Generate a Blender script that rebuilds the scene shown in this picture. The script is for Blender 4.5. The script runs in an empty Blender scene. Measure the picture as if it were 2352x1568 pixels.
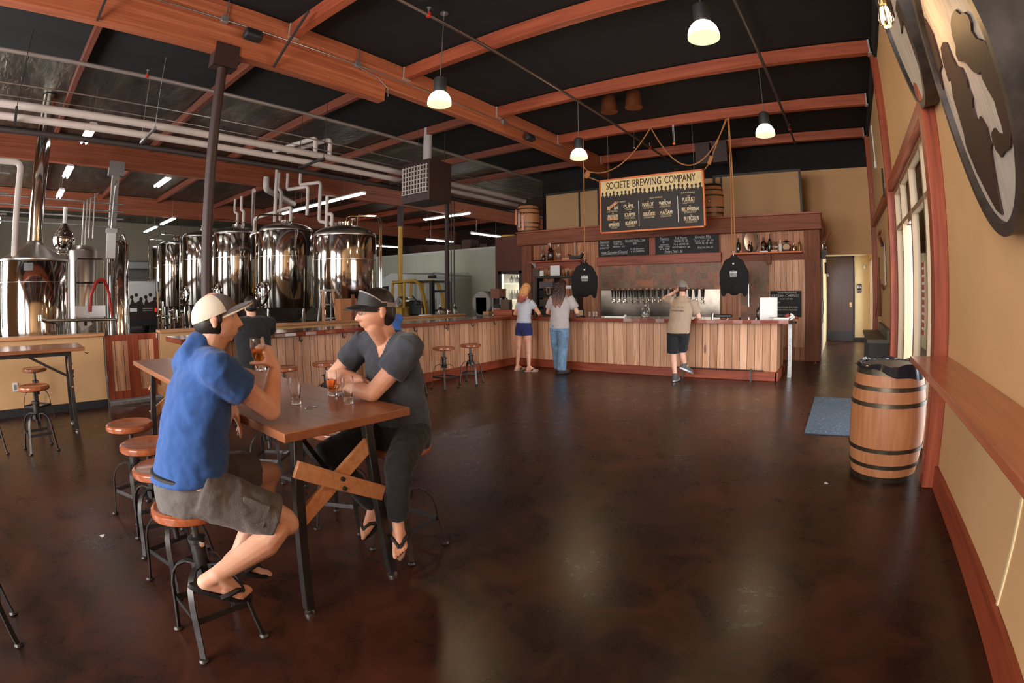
import bpy, bmesh, math, random
from mathutils import Vector, Matrix, Euler
random.seed(7)
S = bpy.context.scene
COL = S.collection
PI = math.pi

# ------------------------------------------------------------------ camera
# wide-angle fisheye lens, camera held at 1.55 m, optical axis 31 degrees left of the right-hand wall
cam = bpy.data.cameras.new('camera')
camo = bpy.data.objects.new('camera', cam)
COL.objects.link(camo)
S.camera = camo
cam.type = 'PANO'
cam.panorama_type = 'FISHEYE_LENS_POLYNOMIAL'
cam.sensor_width, cam.sensor_height, cam.sensor_fit = 36.0, 24.0, 'HORIZONTAL'
MM = 36.0 / 2352
cam.fisheye_fov = math.radians(180)
cam.fisheye_polynomial_k0 = 0.0
cam.fisheye_polynomial_k1 = -(0.852105414730268 / 1000 / MM)
cam.fisheye_polynomial_k2 = 0.0
cam.fisheye_polynomial_k3 = (0.02102147064209963 / 1e9 / MM ** 3)
cam.fisheye_polynomial_k4 = 0.0
cam.shift_x = -111.7445 / 2352
cam.shift_y = -101.1407 / 1568
cam.clip_start = 0.02
_yaw, _pit, _rol = -0.544510945910418, -0.01000769528965543, -0.012018762497591722
_f = Vector((math.sin(_yaw) * math.cos(_pit), math.cos(_yaw) * math.cos(_pit), math.sin(_pit)))
_r = Vector((math.cos(_yaw), -math.sin(_yaw), 0))
_u = _r.cross(_f)
_r2 = math.cos(_rol) * _r + math.sin(_rol) * _u
_u2 = -math.sin(_rol) * _r + math.cos(_rol) * _u
camo.matrix_world = Matrix(((_r2.x, _u2.x, -_f.x, 0), (_r2.y, _u2.y, -_f.y, 0), (_r2.z, _u2.z, -_f.z, 1.55), (0, 0, 0, 1)))

# ------------------------------------------------------------------ world, daylight, exposure
S.view_settings.view_transform = 'Standard'
S.view_settings.look = 'None'
S.view_settings.exposure = 0.0
S.view_settings.gamma = 1.0
S.view_settings.use_curve_mapping = False
W = bpy.data.worlds.new('daylight')
S.world = W
W.use_nodes = True
_bg = W.node_tree.nodes['Background']
_bg.inputs[0].default_value = (0.93, 0.97, 1.0, 1)
_bg.inputs[1].default_value = 8.0

def area_light(name, loc, rot, sx, sy, power, color=(1, 1, 1)):
    l = bpy.data.lights.new(name, 'AREA'); l.shape = 'RECTANGLE'; l.size = sx; l.size_y = sy
    l.energy = power; l.color = color
    o = bpy.data.objects.new(name, l); o.location = loc; o.rotation_euler = rot; COL.objects.link(o)
    return o
def point_light(name, loc, power, color, r=0.05):
    l = bpy.data.lights.new(name, 'POINT'); l.energy = power; l.color = color; l.shadow_soft_size = r
    o = bpy.data.objects.new(name, l); o.location = loc; COL.objects.link(o)
    return o
# daylight falling in through the tall front windows (behind the camera) and the glazed entrance on the right
area_light('daylight_front_window', (-1.9, -3.95, 2.2), (math.radians(84), 0, 0), 2.6, 2.8, 215, (1, 0.9, 0.83))
area_light('daylight_front_window', (-6.6, -3.95, 1.95), (math.radians(84), 0, 0), 2.6, 2.6, 110, (1, 0.9, 0.8))
area_light('daylight_entrance', (1.35, 6.2, 1.5), (0, math.radians(90), 0), 2.6, 3.0, 60, (1, 0.97, 0.94))
area_light('daylight_hall_window', (1.25, 14.8, 1.3), (0, math.radians(90), 0), 2.2, 2.2, 60, (1, 0.97, 0.92))
for _x in (-15.3, -14.3, -12.75, -21.5, -20.2, -18.7):
    area_light('daylight_brewery_window', (_x, -3.95, 2.45), (math.radians(88), 0, 0), .42, 3.6, 42, (1, 0.94, 0.88))

# ------------------------------------------------------------------ mesh helpers
class MB:
    def __init__(s): s.v, s.f, s.m, s.d = [], [], [], []
    def add(s, vs, fs, m=0):
        o = len(s.v); s.v += [tuple(v) for v in vs]
        for f in fs: s.f.append(tuple(i + o for i in f)); s.m.append(m)
        return s
    def box(s, c, d, rz=0.0, m=0, R=None):
        x, y, z = d[0] / 2, d[1] / 2, d[2] / 2
        pts = [Vector((a, b, e)) for e in (-z, z) for a, b in ((-x, -y), (x, -y), (x, y), (-x, y))]
        M = R if R is not None else Matrix.Rotation(rz, 3, 'Z')
        c = Vector(c)
        return s.add([M @ p + c for p in pts], [(3, 2, 1, 0), (4, 5, 6, 7), (0, 1, 5, 4), (1, 2, 6, 5), (2, 3, 7, 6), (3, 0, 4, 7)], m)
    def bb(s, x0, x1, y0, y1, z0, z1, m=0):
        return s.box(((x0 + x1) / 2, (y0 + y1) / 2, (z0 + z1) / 2), (abs(x1 - x0), abs(y1 - y0), abs(z1 - z0)), 0, m)
    def bar(s, p, q, w, h, up=(0, 0, 1), m=0):
        p, q = Vector(p), Vector(q); d = q - p; L = d.length; y = d.normalized(); u = Vector(up)
        if abs(y.dot(u)) > .98: u = Vector((0, 1, 0)) if abs(y.y) < .9 else Vector((1, 0, 0))
        x = y.cross(u).normalized(); z = x.cross(y)
        R = Matrix((x, y, z)).transposed()
        return s.box((p + q) / 2, (w, L, h), 0, m, R)
    def tube(s, pts, r, n=8, m=0, closed=False, caps=True):
        P = [Vector(p) for p in pts]; k = len(P)
        rr = list(r) if hasattr(r, '__len__') else [r] * k
        T = []
        for i in range(k):
            a = P[(i - 1) % k] if (closed or i > 0) else P[i]
            b = P[(i + 1) % k] if (closed or i < k - 1) else P[i]
            d = (b - a); T.append(d.normalized() if d.length > 1e-9 else Vector((0, 0, 1)))
        u = Vector((0, 0, 1)) if abs(T[0].z) < .9 else Vector((1, 0, 0))
        x = (u - T[0] * u.dot(T[0])).normalized(); vs = []
        for i in range(k):
            x = (x - T[i] * x.dot(T[i]))
            x = x.normalized() if x.length > 1e-6 else T[i].orthogonal().normalized()
            y = T[i].cross(x)
            for j in range(n):
                a = 2 * PI * j / n
                vs.append(P[i] + (x * math.cos(a) + y * math.sin(a)) * rr[i])
        fs = []
        for i in range(k if closed else k - 1):
            i2 = (i + 1) % k
            for j in range(n):
                j2 = (j + 1) % n
                fs.append((i * n + j, i * n + j2, i2 * n + j2, i2 * n + j))
        if caps and not closed:
            fs.append(tuple(range(n - 1, -1, -1))); fs.append(tuple((k - 1) * n + j for j in range(n)))
        return s.add(vs, fs, m)
    def lathe(s, prof, o=(0, 0, 0), n=24, m=0, M=None, squash=1.0):
        o = Vector(o); vs = []; k = len(prof)
        for r, z in prof:
            for j in range(n):
                a = 2 * PI * j / n
                p = Vector((r * math.cos(a), r * math.sin(a) * squash, z))
                vs.append((M @ p if M is not None else p) + o)
        fs = [(i * n + j, i * n + (j + 1) % n, (i + 1) * n + (j + 1) % n, (i + 1) * n + j) for i in range(k - 1) for j in range(n)]
        if prof[0][0] > 1e-5: fs.append(tuple(range(n - 1, -1, -1)))
        if prof[-1][0] > 1e-5: fs.append(tuple((k - 1) * n + j for j in range(n)))
        return s.add(vs, fs, m)
    def ball(s, c, r, n=16, m=0, R=None):
        if not hasattr(r, '__len__'): r = (r, r, r)
        c = Vector(c); k = max(6, n // 2); vs = [c + ((R @ Vector((0, 0, -r[2]))) if R is not None else Vector((0, 0, -r[2])))]
        for i in range(1, k):
            t = -PI / 2 + PI * i / k
            for j in range(n):
                a = 2 * PI * j / n
                p = Vector((r[0] * math.cos(t) * math.cos(a), r[1] * math.cos(t) * math.sin(a), r[2] * math.sin(t)))
                vs.append(c + (R @ p if R is not None else p))
        vs.append(c + ((R @ Vector((0, 0, r[2]))) if R is not None else Vector((0, 0, r[2])))); t = len(vs) - 1
        fs = [(0, 1 + (j + 1) % n, 1 + j) for j in range(n)]
        for i in range(k - 2):
            for j in range(n):
                a, b = 1 + i * n, 1 + (i + 1) * n
                fs.append((a + j, a + (j + 1) % n, b + (j + 1) % n, b + j))
        a = 1 + (k - 2) * n
        fs += [(a + j, a + (j + 1) % n, t) for j in range(n)]
        return s.add(vs, fs, m)
    def limb(s, a, b, ra, rb, n=14, k=6):
        """closed tapered capsule"""
        a, b = Vector(a), Vector(b); d = (b - a); L = d.length; t = d.normalized()
        prof = []
        for i in range(k + 1):
            q = -PI / 2 + PI / 2 * i / k
            prof.append((max(ra * math.cos(q), 0.0), ra * math.sin(q)))
        for i in range(k + 1):
            q = PI / 2 * i / k
            prof.append((max(rb * math.cos(q), 0.0), L + rb * math.sin(q)))
        R = t.to_track_quat('Z', 'Y').to_matrix()
        prof[0] = (0.0003, prof[0][1]); prof[-1] = (0.0003, prof[-1][1])
        return s.lathe(prof, a, n, 0, R)
    def chain(s, pts, rs, n=14):
        for i in range(len(pts) - 1): s.limb(pts[i], pts[i + 1], rs[i], rs[i + 1], n)
        return s
    def ext(s, poly, depth, M, m=0):
        """closed 2-D outline pushed along local z; M maps local to world"""
        n = len(poly)
        vs = [M @ Vector((x, y, 0)) for x, y in poly] + [M @ Vector((x, y, depth)) for x, y in poly]
        tris = bmesh_tess(poly)
        fs = [tuple(reversed(t)) for t in tris] + [tuple(i + n for i in t) for t in tris]
        fs += [(i, (i + 1) % n, n + (i + 1) % n, n + i) for i in range(n)]
        return s.add(vs, fs, m)
    def build(s, name, mats, parent=None, smooth=40, bevel=0.0, fix=False):
        me = bpy.data.meshes.new(name)
        me.from_pydata(s.v, [], s.f)
        mats = mats if isinstance(mats, (list, tuple)) else [mats]
        for a in mats: me.materials.append(a)
        me.polygons.foreach_set('material_index', s.m)
        if fix:
            bm = bmesh.new(); bm.from_mesh(me); bmesh.ops.recalc_face_normals(bm, faces=bm.faces); bm.to_mesh(me); bm.free()
        if smooth:
            me.polygons.foreach_set('use_smooth', [True] * len(me.polygons))
            me.set_sharp_from_angle(angle=math.radians(smooth))
        me.update()
        o = bpy.data.objects.new(name, me); COL.objects.link(o)
        if parent is not None: o.parent = parent
        if bevel:
            b = o.modifiers.new('bevel', 'BEVEL'); b.width = bevel; b.segments = 2; b.limit_method = 'ANGLE'; b.angle_limit = math.radians(40)
        return o

def bmesh_tess(poly):
    from mathutils.geometry import tessellate_polygon
    t = tessellate_polygon([[Vector((x, y, 0)) for x, y in poly]])
    out = []
    for a, b, c in t:
        (x1, y1), (x2, y2), (x3, y3) = poly[a], poly[b], poly[c]
        out.append((a, b, c) if (x2 - x1) * (y3 - y1) - (x3 - x1) * (y2 - y1) > 0 else (a, c, b))
    return out

def tag(o, label=None, cat=None, group=None, kind=None):
    if label: o['label'] = label
    if cat: o['category'] = cat
    if group: o['group'] = group
    if kind: o['kind'] = kind
    return o
def thing(name, label, cat, loc=(0, 0, 0), rz=0.0, group=None):
    o = bpy.data.objects.new(name, None); COL.objects.link(o); o.empty_display_size = .1
    o.location = loc; o.rotation_euler = (0, 0, rz)
    return tag(o, label, cat, group)
def struct(name, mb, mats, label=None, **k):
    return tag(mb.build(name, mats, **k), label, None, None, 'structure')
def dup(root, loc=None, rz=None, label=None, group=None, scale=None):
    r = root.copy(); COL.objects.link(r)
    if loc is not None: r.location = loc
    if rz is not None: r.rotation_euler = (0, 0, rz)
    if scale is not None: r.scale = scale
    if label: r['label'] = label
    if group: r['group'] = group
    for ch in list(root.children):
        c = ch.copy(); COL.objects.link(c); c.parent = r
        for g in list(ch.children):
            d = g.copy(); COL.objects.link(d); d.parent = c
    return r

def text_mesh(txt, size=1.0, align='CENTER', sx=1.0, spacing=1.0, depth=0.0, shear=0.0):
    cu = bpy.data.curves.new('t', 'FONT'); cu.body = txt; cu.size = size; cu.align_x = align
    cu.space_character = spacing; cu.resolution_u = 3; cu.extrude = depth; cu.shear = shear
    o = bpy.data.objects.new('t', cu); COL.objects.link(o)
    dg = bpy.context.evaluated_depsgraph_get()
    me = bpy.data.meshes.new_from_object(o.evaluated_get(dg))
    vs = [(v.co.x * sx, v.co.y, v.co.z) for v in me.vertices]; fs = [tuple(p.vertices) for p in me.polygons]
    bpy.data.objects.remove(o); bpy.data.curves.remove(cu); bpy.data.meshes.remove(me)
    return vs, fs
def put_text(mb, txt, x, y, size, M, align='CENTER', sx=1.0, m=0, spacing=1.0, depth=0.0, bold=0.0):
    vs, fs = text_mesh(txt, size, align, sx, spacing, depth)
    mb.add([M @ Vector((a + x, b + y, c)) for a, b, c in vs], fs, m)
    if bold:
        mb.add([M @ Vector((a + x + bold, b + y, c + .0004)) for a, b, c in vs], fs, m)
def frame_m(origin, xdir, ydir):
    x = Vector(xdir).normalized(); y = Vector(ydir); y = (y - x * y.dot(x)).normalized(); z = x.cross(y)
    return Matrix(((x.x, y.x, z.x, origin[0]), (x.y, y.y, z.y, origin[1]), (x.z, y.z, z.z, origin[2]), (0, 0, 0, 1)))

# ------------------------------------------------------------------ materials
def srgb(r, g, b):
    f = lambda c: (c / 255 / 12.92) if c / 255 <= .04045 else ((c / 255 + .055) / 1.055) ** 2.4
    return (f(r), f(g), f(b))
def new_mat(name):
    m = bpy.data.materials.new(name); m.use_nodes = True
    nt = m.node_tree; b = nt.nodes['Principled BSDF']
    return m, nt, b
def setp(b, **k):
    for n, v in k.items():
        n = {'rough': 'Roughness', 'metal': 'Metallic', 'coat': 'Coat Weight', 'coatr': 'Coat Roughness', 'spec': 'Specular IOR Level', 'trans': 'Transmission Weight',
             'ior': 'IOR', 'alpha': 'Alpha', 'sheen': 'Sheen Weight', 'sss': 'Subsurface Weight', 'es': 'Emission Strength'}.get(n, n)
        b.inputs[n].default_value = v
def col4(c): return (c[0], c[1], c[2], 1)
def ramp(nt, fac, stops):
    r = nt.nodes.new('ShaderNodeValToRGB'); e = r.color_ramp.elements
    e[0].position, e[0].color = stops[0][0], col4(stops[0][1])
    e[1].position, e[1].color = stops[-1][0], col4(stops[-1][1])
    for p, c in stops[1:-1]:
        q = e.new(p); q.color = col4(c)
    nt.links.new(fac, r.inputs[0]); return r.outputs[0]
def noise(nt, vec, scale, detail=4, dist=0.0, rough=.55):
    n = nt.nodes.new('ShaderNodeTexNoise'); n.inputs['Scale'].default_value = scale; n.inputs['Detail'].default_value = detail
    n.inputs['Distortion'].default_value = dist; n.inputs['Roughness'].default_value = rough
    if vec is not None: nt.links.new(vec, n.inputs['Vector'])
    return n.outputs['Fac']
def objco(nt, scale=(1, 1, 1), loc=(0, 0, 0)):
    t = nt.nodes.new('ShaderNodeTexCoord'); mp = nt.nodes.new('ShaderNodeMapping')
    mp.inputs['Scale'].default_value = scale; mp.inputs['Location'].default_value = loc
    nt.links.new(t.outputs['Object'], mp.inputs[0]); return mp.outputs[0]
def math_n(nt, op, a, b=None, c=None):
    n = nt.nodes.new('ShaderNodeMath'); n.operation = op
    for i, x in enumerate((a, b, c)):
        if x is None: continue
        if hasattr(x, 'is_output'): nt.links.new(x, n.inputs[i])
        else: n.inputs[i].default_value = x
    return n.outputs[0]
def mixc(nt, fac, a, b, mode='MIX'):
    n = nt.nodes.new('ShaderNodeMix'); n.data_type = 'RGBA'; n.blend_type = mode
    for x, i in ((fac, 0), (a, 6), (b, 7)):
        if hasattr(x, 'is_output'): nt.links.new(x, n.inputs[i])
        elif i == 0: n.inputs[0].default_value = x
        else: n.inputs[i].default_value = col4(x)
    return n.outputs[2]
def bump(nt, b, h, strength=.2, dist=.01):
    n = nt.nodes.new('ShaderNodeBump'); n.inputs['Strength'].default_value = strength; n.inputs['Distance'].default_value = dist
    nt.links.new(h, n.inputs['Height']); nt.links.new(n.outputs[0], b.inputs['Normal'])
def plain(name, c, rough=.5, metal=0.0, var=0.0, vscale=6.0, bmp=0.0, bscale=80.0, c2=None, **k):
    m, nt, b = new_mat(name)
    setp(b, rough=rough, metal=metal, **k)
    b.inputs['Base Color'].default_value = col4(c)
    if var or c2:
        v = objco(nt); f = noise(nt, v, vscale, 5)
        lo = tuple(x * (1 - var) for x in c); hi = c2 if c2 else tuple(min(1, x * (1 + var)) for x in c)
        nt.links.new(ramp(nt, f, [(.3, lo), (.7, hi)]), b.inputs['Base Color'])
    if bmp:
        bump(nt, b, noise(nt, objco(nt), bscale, 3), bmp, .01)
    return m
def wood(name, stops, axis='X', scale=1.0, rough=.45, plank=None, pw=.14, gap=.004, gapc=(.02, .008, .004), vary=.35, coat=0.0, knots=0.0, bmp=.15, streak=.6):
    """stretched-noise grain along an axis; plank = axis across which boards of width pw alternate"""
    m, nt, b = new_mat(name); setp(b, rough=rough, coat=coat, coatr=.15)
    st = {'X': (.06, 1, 1), 'Y': (1, .06, 1), 'Z': (1, 1, .06)}[axis]
    v = objco(nt, tuple(s * scale for s in st))
    base = v
    rnd = None; line = None
    if plank:
        t = nt.nodes.new('ShaderNodeTexCoord'); sp = nt.nodes.new('ShaderNodeSeparateXYZ'); nt.links.new(t.outputs['Object'], sp.inputs[0])
        q = math_n(nt, 'DIVIDE', sp.outputs['XYZ'.index(plank)], pw); fl = math_n(nt, 'FLOOR', q); fr = math_n(nt, 'FRACT', q)
        wn = nt.nodes.new('ShaderNodeTexWhiteNoise'); wn.noise_dimensions = '1D'; nt.links.new(fl, wn.inputs['W']); rnd = wn.outputs['Value']
        ed = math_n(nt, 'MINIMUM', fr, math_n(nt, 'SUBTRACT', 1.0, fr)); line = math_n(nt, 'LESS_THAN', ed, gap / pw)
        off = nt.nodes.new('ShaderNodeVectorMath'); off.operation = 'ADD'
        cb = nt.nodes.new('ShaderNodeCombineXYZ'); k = math_n(nt, 'MULTIPLY', rnd, 37.0)
        for i in range(3): nt.links.new(k, cb.inputs[i])
        nt.links.new(v, off.inputs[0]); nt.links.new(cb.outputs[0], off.inputs[1]); base = off.outputs[0]
    f1 = noise(nt, base, 14, 6, 1.2); f2 = noise(nt, base, 60, 4, .3)
    f = math_n(nt, 'ADD', math_n(nt, 'MULTIPLY', f1, streak + .2), math_n(nt, 'MULTIPLY', f2, .8 - streak))
    c = ramp(nt, f, stops)
    if rnd is not None:
        br = math_n(nt, 'ADD', math_n(nt, 'MULTIPLY', rnd, 2 * vary), 1 - vary)
        cc = nt.nodes.new('ShaderNodeCombineColor')
        for i in range(3): nt.links.new(math_n(nt, 'POWER', br, (1.0, 1.25, 1.5)[i]), cc.inputs[i])
        c = mixc(nt, 1.0, c, cc.outputs[0], 'MULTIPLY')
    if knots:
        vo = nt.nodes.new('ShaderNodeTexVoronoi'); vo.inputs['Scale'].default_value = knots
        kv = nt.nodes.new('ShaderNodeVectorMath'); kv.operation = 'MULTIPLY'
        kv.inputs[1].default_value = {'X': (5, 1, 1), 'Y': (1, 5, 1), 'Z': (1, 1, 5)}[axis]
        nt.links.new(base, kv.inputs[0]); nt.links.new(kv.outputs[0], vo.inputs['Vector'])
        kf = math_n(nt, 'LESS_THAN', math_n(nt, 'ADD', vo.outputs['Distance'], math_n(nt, 'MULTIPLY', f2, .06)), .13)
        c = mixc(nt, math_n(nt, 'MULTIPLY', kf, .75), c, stops[0][1][:] if False else tuple(x * .35 for x in stops[0][1]))
    if line is not None: c = mixc(nt, line, c, gapc)
    nt.links.new(c, b.inputs['Base Color'])
    if bmp: bump(nt, b, f2, bmp, .004)
    return m
def emit(name, c, strength):
    m, nt, b = new_mat(name); b.inputs['Base Color'].default_value = (0, 0, 0, 1)
    b.inputs['Emission Color'].default_value = col4(c); b.inputs['Emission Strength'].default_value = strength; return m
def glass(name, c=(1, 1, 1), rough=0.0, ior=1.45):
    m, nt, b = new_mat(name); setp(b, trans=1.0, rough=rough, ior=ior); b.inputs['Base Color'].default_value = col4(c); return m
def pane(name, alpha=.12, c=(.9, .95, 1)):
    """window pane: mostly see-through with a clear reflection"""
    m, nt, b = new_mat(name); out = nt.nodes['Material Output']
    t = nt.nodes.new('ShaderNodeBsdfTransparent'); t.inputs[0].default_value = col4(c)
    g = nt.nodes.new('ShaderNodeBsdfGlossy'); g.inputs['Roughness'].default_value = .02
    fr = nt.nodes.new('ShaderNodeFresnel'); fr.inputs[0].default_value = 1.13
    mx = nt.nodes.new('ShaderNodeMixShader'); nt.links.new(fr.outputs[0], mx.inputs[0]); nt.links.new(t.outputs[0], mx.inputs[1]); nt.links.new(g.outputs[0], mx.inputs[2])
    nt.links.new(mx.outputs[0], out.inputs[0]); return m

RED = [(.3, (.16, .026, .010)), (.5, (.30, .056, .021)), (.72, (.42, .095, .036))]
GLU = [(.3, (.31, .070, .028)), (.5, (.47, .130, .055)), (.72, (.58, .20, .09))]
CED = [(.28, (.38, .155, .070)), (.5, (.66, .335, .185)), (.74, (.76, .44, .27))]
TBL = [(.28, (.20, .062, .024)), (.5, (.30, .105, .043)), (.72, (.38, .145, .062))]
M = {}
M['red_x'] = wood('red_stained_wood_x', RED, 'X', .8)
M['red_y'] = wood('red_stained_wood_y', RED, 'Y', .8)
M['red_z'] = wood('red_stained_wood_z', RED, 'Z', .8)
M['glulam_y'] = wood('glulam_y', GLU, 'Y', .5, .5, plank='Z', pw=.038, gap=.0008, vary=.14, gapc=(.16, .05, .02))
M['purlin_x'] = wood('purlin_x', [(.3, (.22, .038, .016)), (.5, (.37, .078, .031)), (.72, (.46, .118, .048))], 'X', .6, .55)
M['cedar_z'] = wood('cedar_boards', CED, 'Z', 1.0, .5, plank='X', pw=.135, vary=.22, knots=2.2)
M['cedar_zy'] = wood('cedar_boards_side', CED, 'Z', 1.0, .5, plank='Y', pw=.135, vary=.22, knots=2.2)
M['cedar_red'] = wood('cedar_boards_dark', [(.28, (.24, .07, .028)), (.5, (.45, .17, .07)), (.74, (.56, .25, .115))], 'Z', 1.0, .5, plank='X', pw=.13, vary=.25, knots=2.2)
M['table'] = wood('table_wood', TBL, 'X', .7, .38, coat=.15)
M['bartop_x'] = wood('bar_top_x', [(.3, (.11, .018, .008)), (.5, (.22, .04, .016)), (.72, (.34, .07, .025))], 'X', .6, .18, coat=.8)
M['bartop_y'] = wood('bar_top_y', [(.3, (.11, .018, .008)), (.5, (.22, .04, .016)), (.72, (.34, .07, .025))], 'Y', .6, .18, coat=.8)
M['ledge'] = wood('ledge_wood', [(.28, (.30, .075, .03)), (.5, (.45, .13, .055)), (.72, (.54, .19, .085))], 'Y', .9, .3, coat=.25)
M['oak_brace'] = wood('oak_brace', [(.28, (.46, .19, .07)), (.5, (.62, .28, .12)), (.72, (.70, .36, .165))], 'X', 1.2, .5)
M['seat'] = wood('stool_seat', [(.28, (.23, .055, .02)), (.5, (.37, .10, .036)), (.72, (.46, .145, .055))], 'X', 1.6, .25, coat=.5)
M['brown_rough'] = wood('rough_brown_timber', [(.28, (.10, .028, .012)), (.5, (.19, .058, .025)), (.72, (.27, .09, .04))], 'Z', 1.0, .7, knots=1.6)
M['brown_rough_x'] = wood('rough_brown_timber_x', [(.28, (.12, .03, .012)), (.5, (.22, .06, .025)), (.72, (.30, .09, .04))], 'X', .8, .65)
M['cap_wood'] = wood('cap_wood', [(.3, (.42, .17, .07)), (.5, (.55, .25, .11)), (.72, (.62, .32, .15))], 'Y', .9, .4)
M['barrel'] = wood('barrel_oak', [(.28, (.36, .13, .05)), (.5, (.50, .20, .082)), (.72, (.58, .26, .115))], 'Z', 1.0, .5)
M['cream'] = plain('cream_paint', srgb(210, 165, 116), .75, var=.05, vscale=1.5, bmp=.05, bscale=60)
M['cream_pale'] = plain('cream_paint_pale', srgb(228, 205, 160), .75, var=.03)
M['white_panel'] = plain('cold_room_panel', srgb(206, 208, 188), .5, var=.03)
M['black_paint'] = plain('black_ceiling_paint', (.008, .0065, .006), .9, var=.3, vscale=3)
M['black'] = plain('black', (.012, .011, .011), .6)
M['black_gloss'] = plain('black_gloss', (.01, .01, .012), .2)
M['black_frame'] = plain('black_frame_wood', (.02, .015, .012), .5)
M['rubber_base'] = plain('black_vinyl_base', (.014, .014, .016), .5)
M['dark_steel'] = plain('dark_steel', (.085, .08, .078), .42, .85, var=.25, vscale=20)
M['leg_steel'] = plain('table_leg_steel', (.07, .062, .058), .45, .8, var=.3, vscale=9)
M['bright_steel'] = plain('worn_steel', (.42, .41, .40), .3, 1.0)
M['steel'] = plain('stainless', (.60, .56, .51), .085, 1.0)
M['steel_rough'] = plain('stainless_satin', (.55, .52, .48), .32, 1.0)
M['chrome'] = plain('chrome', (.85, .84, .82), .08, 1.0)
M['galv'] = plain('galvanised_steel', (.42, .42, .42), .4, .8, var=.2, vscale=30)
M['hanger'] = plain('galvanised_hanger', (.50, .46, .43), .6, .3)
M['conduit'] = plain('conduit_steel', (.52, .50, .48), .3, .9)
M['pipe_dark'] = plain('painted_dark_pipe', (.045, .033, .03), .5)
M['pipe_white'] = plain('white_insulated_pipe', srgb(205, 190, 182), .55, var=.05)
M['col_brown'] = plain('brown_painted_steel', (.042, .018, .014), .5)
M['bronze'] = plain('bronze_hoop', (.10, .075, .05), .42, .75, var=.35, vscale=15)
M['foil'] = None
M['white'] = plain('white_plastic', (.75, .74, .70), .45)
M['paper'] = plain('paper', (.82, .81, .77), .7)
M['chalk'] = plain('chalk', (.62, .60, .57), .9)
M['chalkboard'] = plain('chalkboard', (.014, .013, .013), .7, var=.5, vscale=9)
M['sign_cream'] = plain('sign_cream', srgb(214, 190, 140), .7, var=.14, vscale=8)
M['sign_orange'] = wood('sign_frame_wood', [(.3, (.52, .10, .025)), (.5, (.70, .17, .045)), (.72, (.78, .24, .07))], 'X', 1.0, .5)
M['ink'] = plain('dark_ink', (.03, .012, .008), .7)
M['yellow'] = plain('yellow_paint', srgb(196, 150, 45), .4)
M['alu'] = plain('anodised_frame', srgb(160, 134, 106), .35, .35)
M['glass'] = glass('clear_glass')
M['brown_glass'] = plain('brown_bottle_glass', (.035, .009, .003), .08, coat=.6)
M['green_glass'] = plain('dark_green_glass', (.012, .02, .010), .08, coat=.6)
M['beer'] = glass('amber_beer', (.95, .36, .05), 0, 1.34)
M['pane'] = pane('window_pane')
M['rope'] = plain('manila_rope', srgb(176, 118, 70), .85, bmp=.4, bscale=160)
M['copper'] = plain('copper_lacquer', (.42, .14, .06), .38, .8)
M['red_plastic'] = plain('red_plastic', (.55, .03, .015), .4)
M['silver_paint'] = plain('silver_paint', (.45, .44, .43), .35, .6)
M['mesh_black'] = plain('black_grille', (.02, .02, .022), .55)
# ------------------------------------------------------------------ special surfaces
def floor_mat():
    m, nt, b = new_mat('stained_concrete')
    v = objco(nt)
    f1 = noise(nt, v, .55, 6, .6, .6); f2 = noise(nt, v, 3.2, 6, .8, .65); f3 = noise(nt, v, 30, 3)
    f = math_n(nt, 'ADD', math_n(nt, 'MULTIPLY', f1, .55), math_n(nt, 'MULTIPLY', f2, .45))
    c = ramp(nt, f, [(.36, (.012, .0055, .004)), (.46, (.022, .0085, .0055)), (.55, (.050, .0145, .007)), (.66, (.085, .024, .010))])
    c = mixc(nt, math_n(nt, 'MULTIPLY', math_n(nt, 'GREATER_THAN', noise(nt, v, 14, 3), .73), .12), c, (.10, .05, .035))
    nt.links.new(c, b.inputs['Base Color'])
    r = math_n(nt, 'ADD', math_n(nt, 'MULTIPLY', f2, .22), math_n(nt, 'MULTIPLY', f3, .10)); r = math_n(nt, 'ADD', r, .14)
    nt.links.new(r, b.inputs['Roughness']); setp(b, spec=.5)
    bump(nt, b, noise(nt, v, 5, 2), .02, .01)
    return m
M['floor'] = floor_mat()
def foil_mat():
    m, nt, b = new_mat('silver_foil_insulation'); setp(b, metal=.75)
    v = objco(nt, (.5, 1.6, 1)); f = noise(nt, v, 1.6, 5, 1.0)
    nt.links.new(ramp(nt, f, [(.3, (.07, .062, .048)), (.55, (.16, .14, .11)), (.75, (.30, .27, .21))]), b.inputs['Base Color'])
    setp(b, rough=.42); bump(nt, b, noise(nt, objco(nt, (1, 2.5, 1)), 3.0, 4, .8), .5, .06); return m
M['foil'] = foil_mat()
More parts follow.
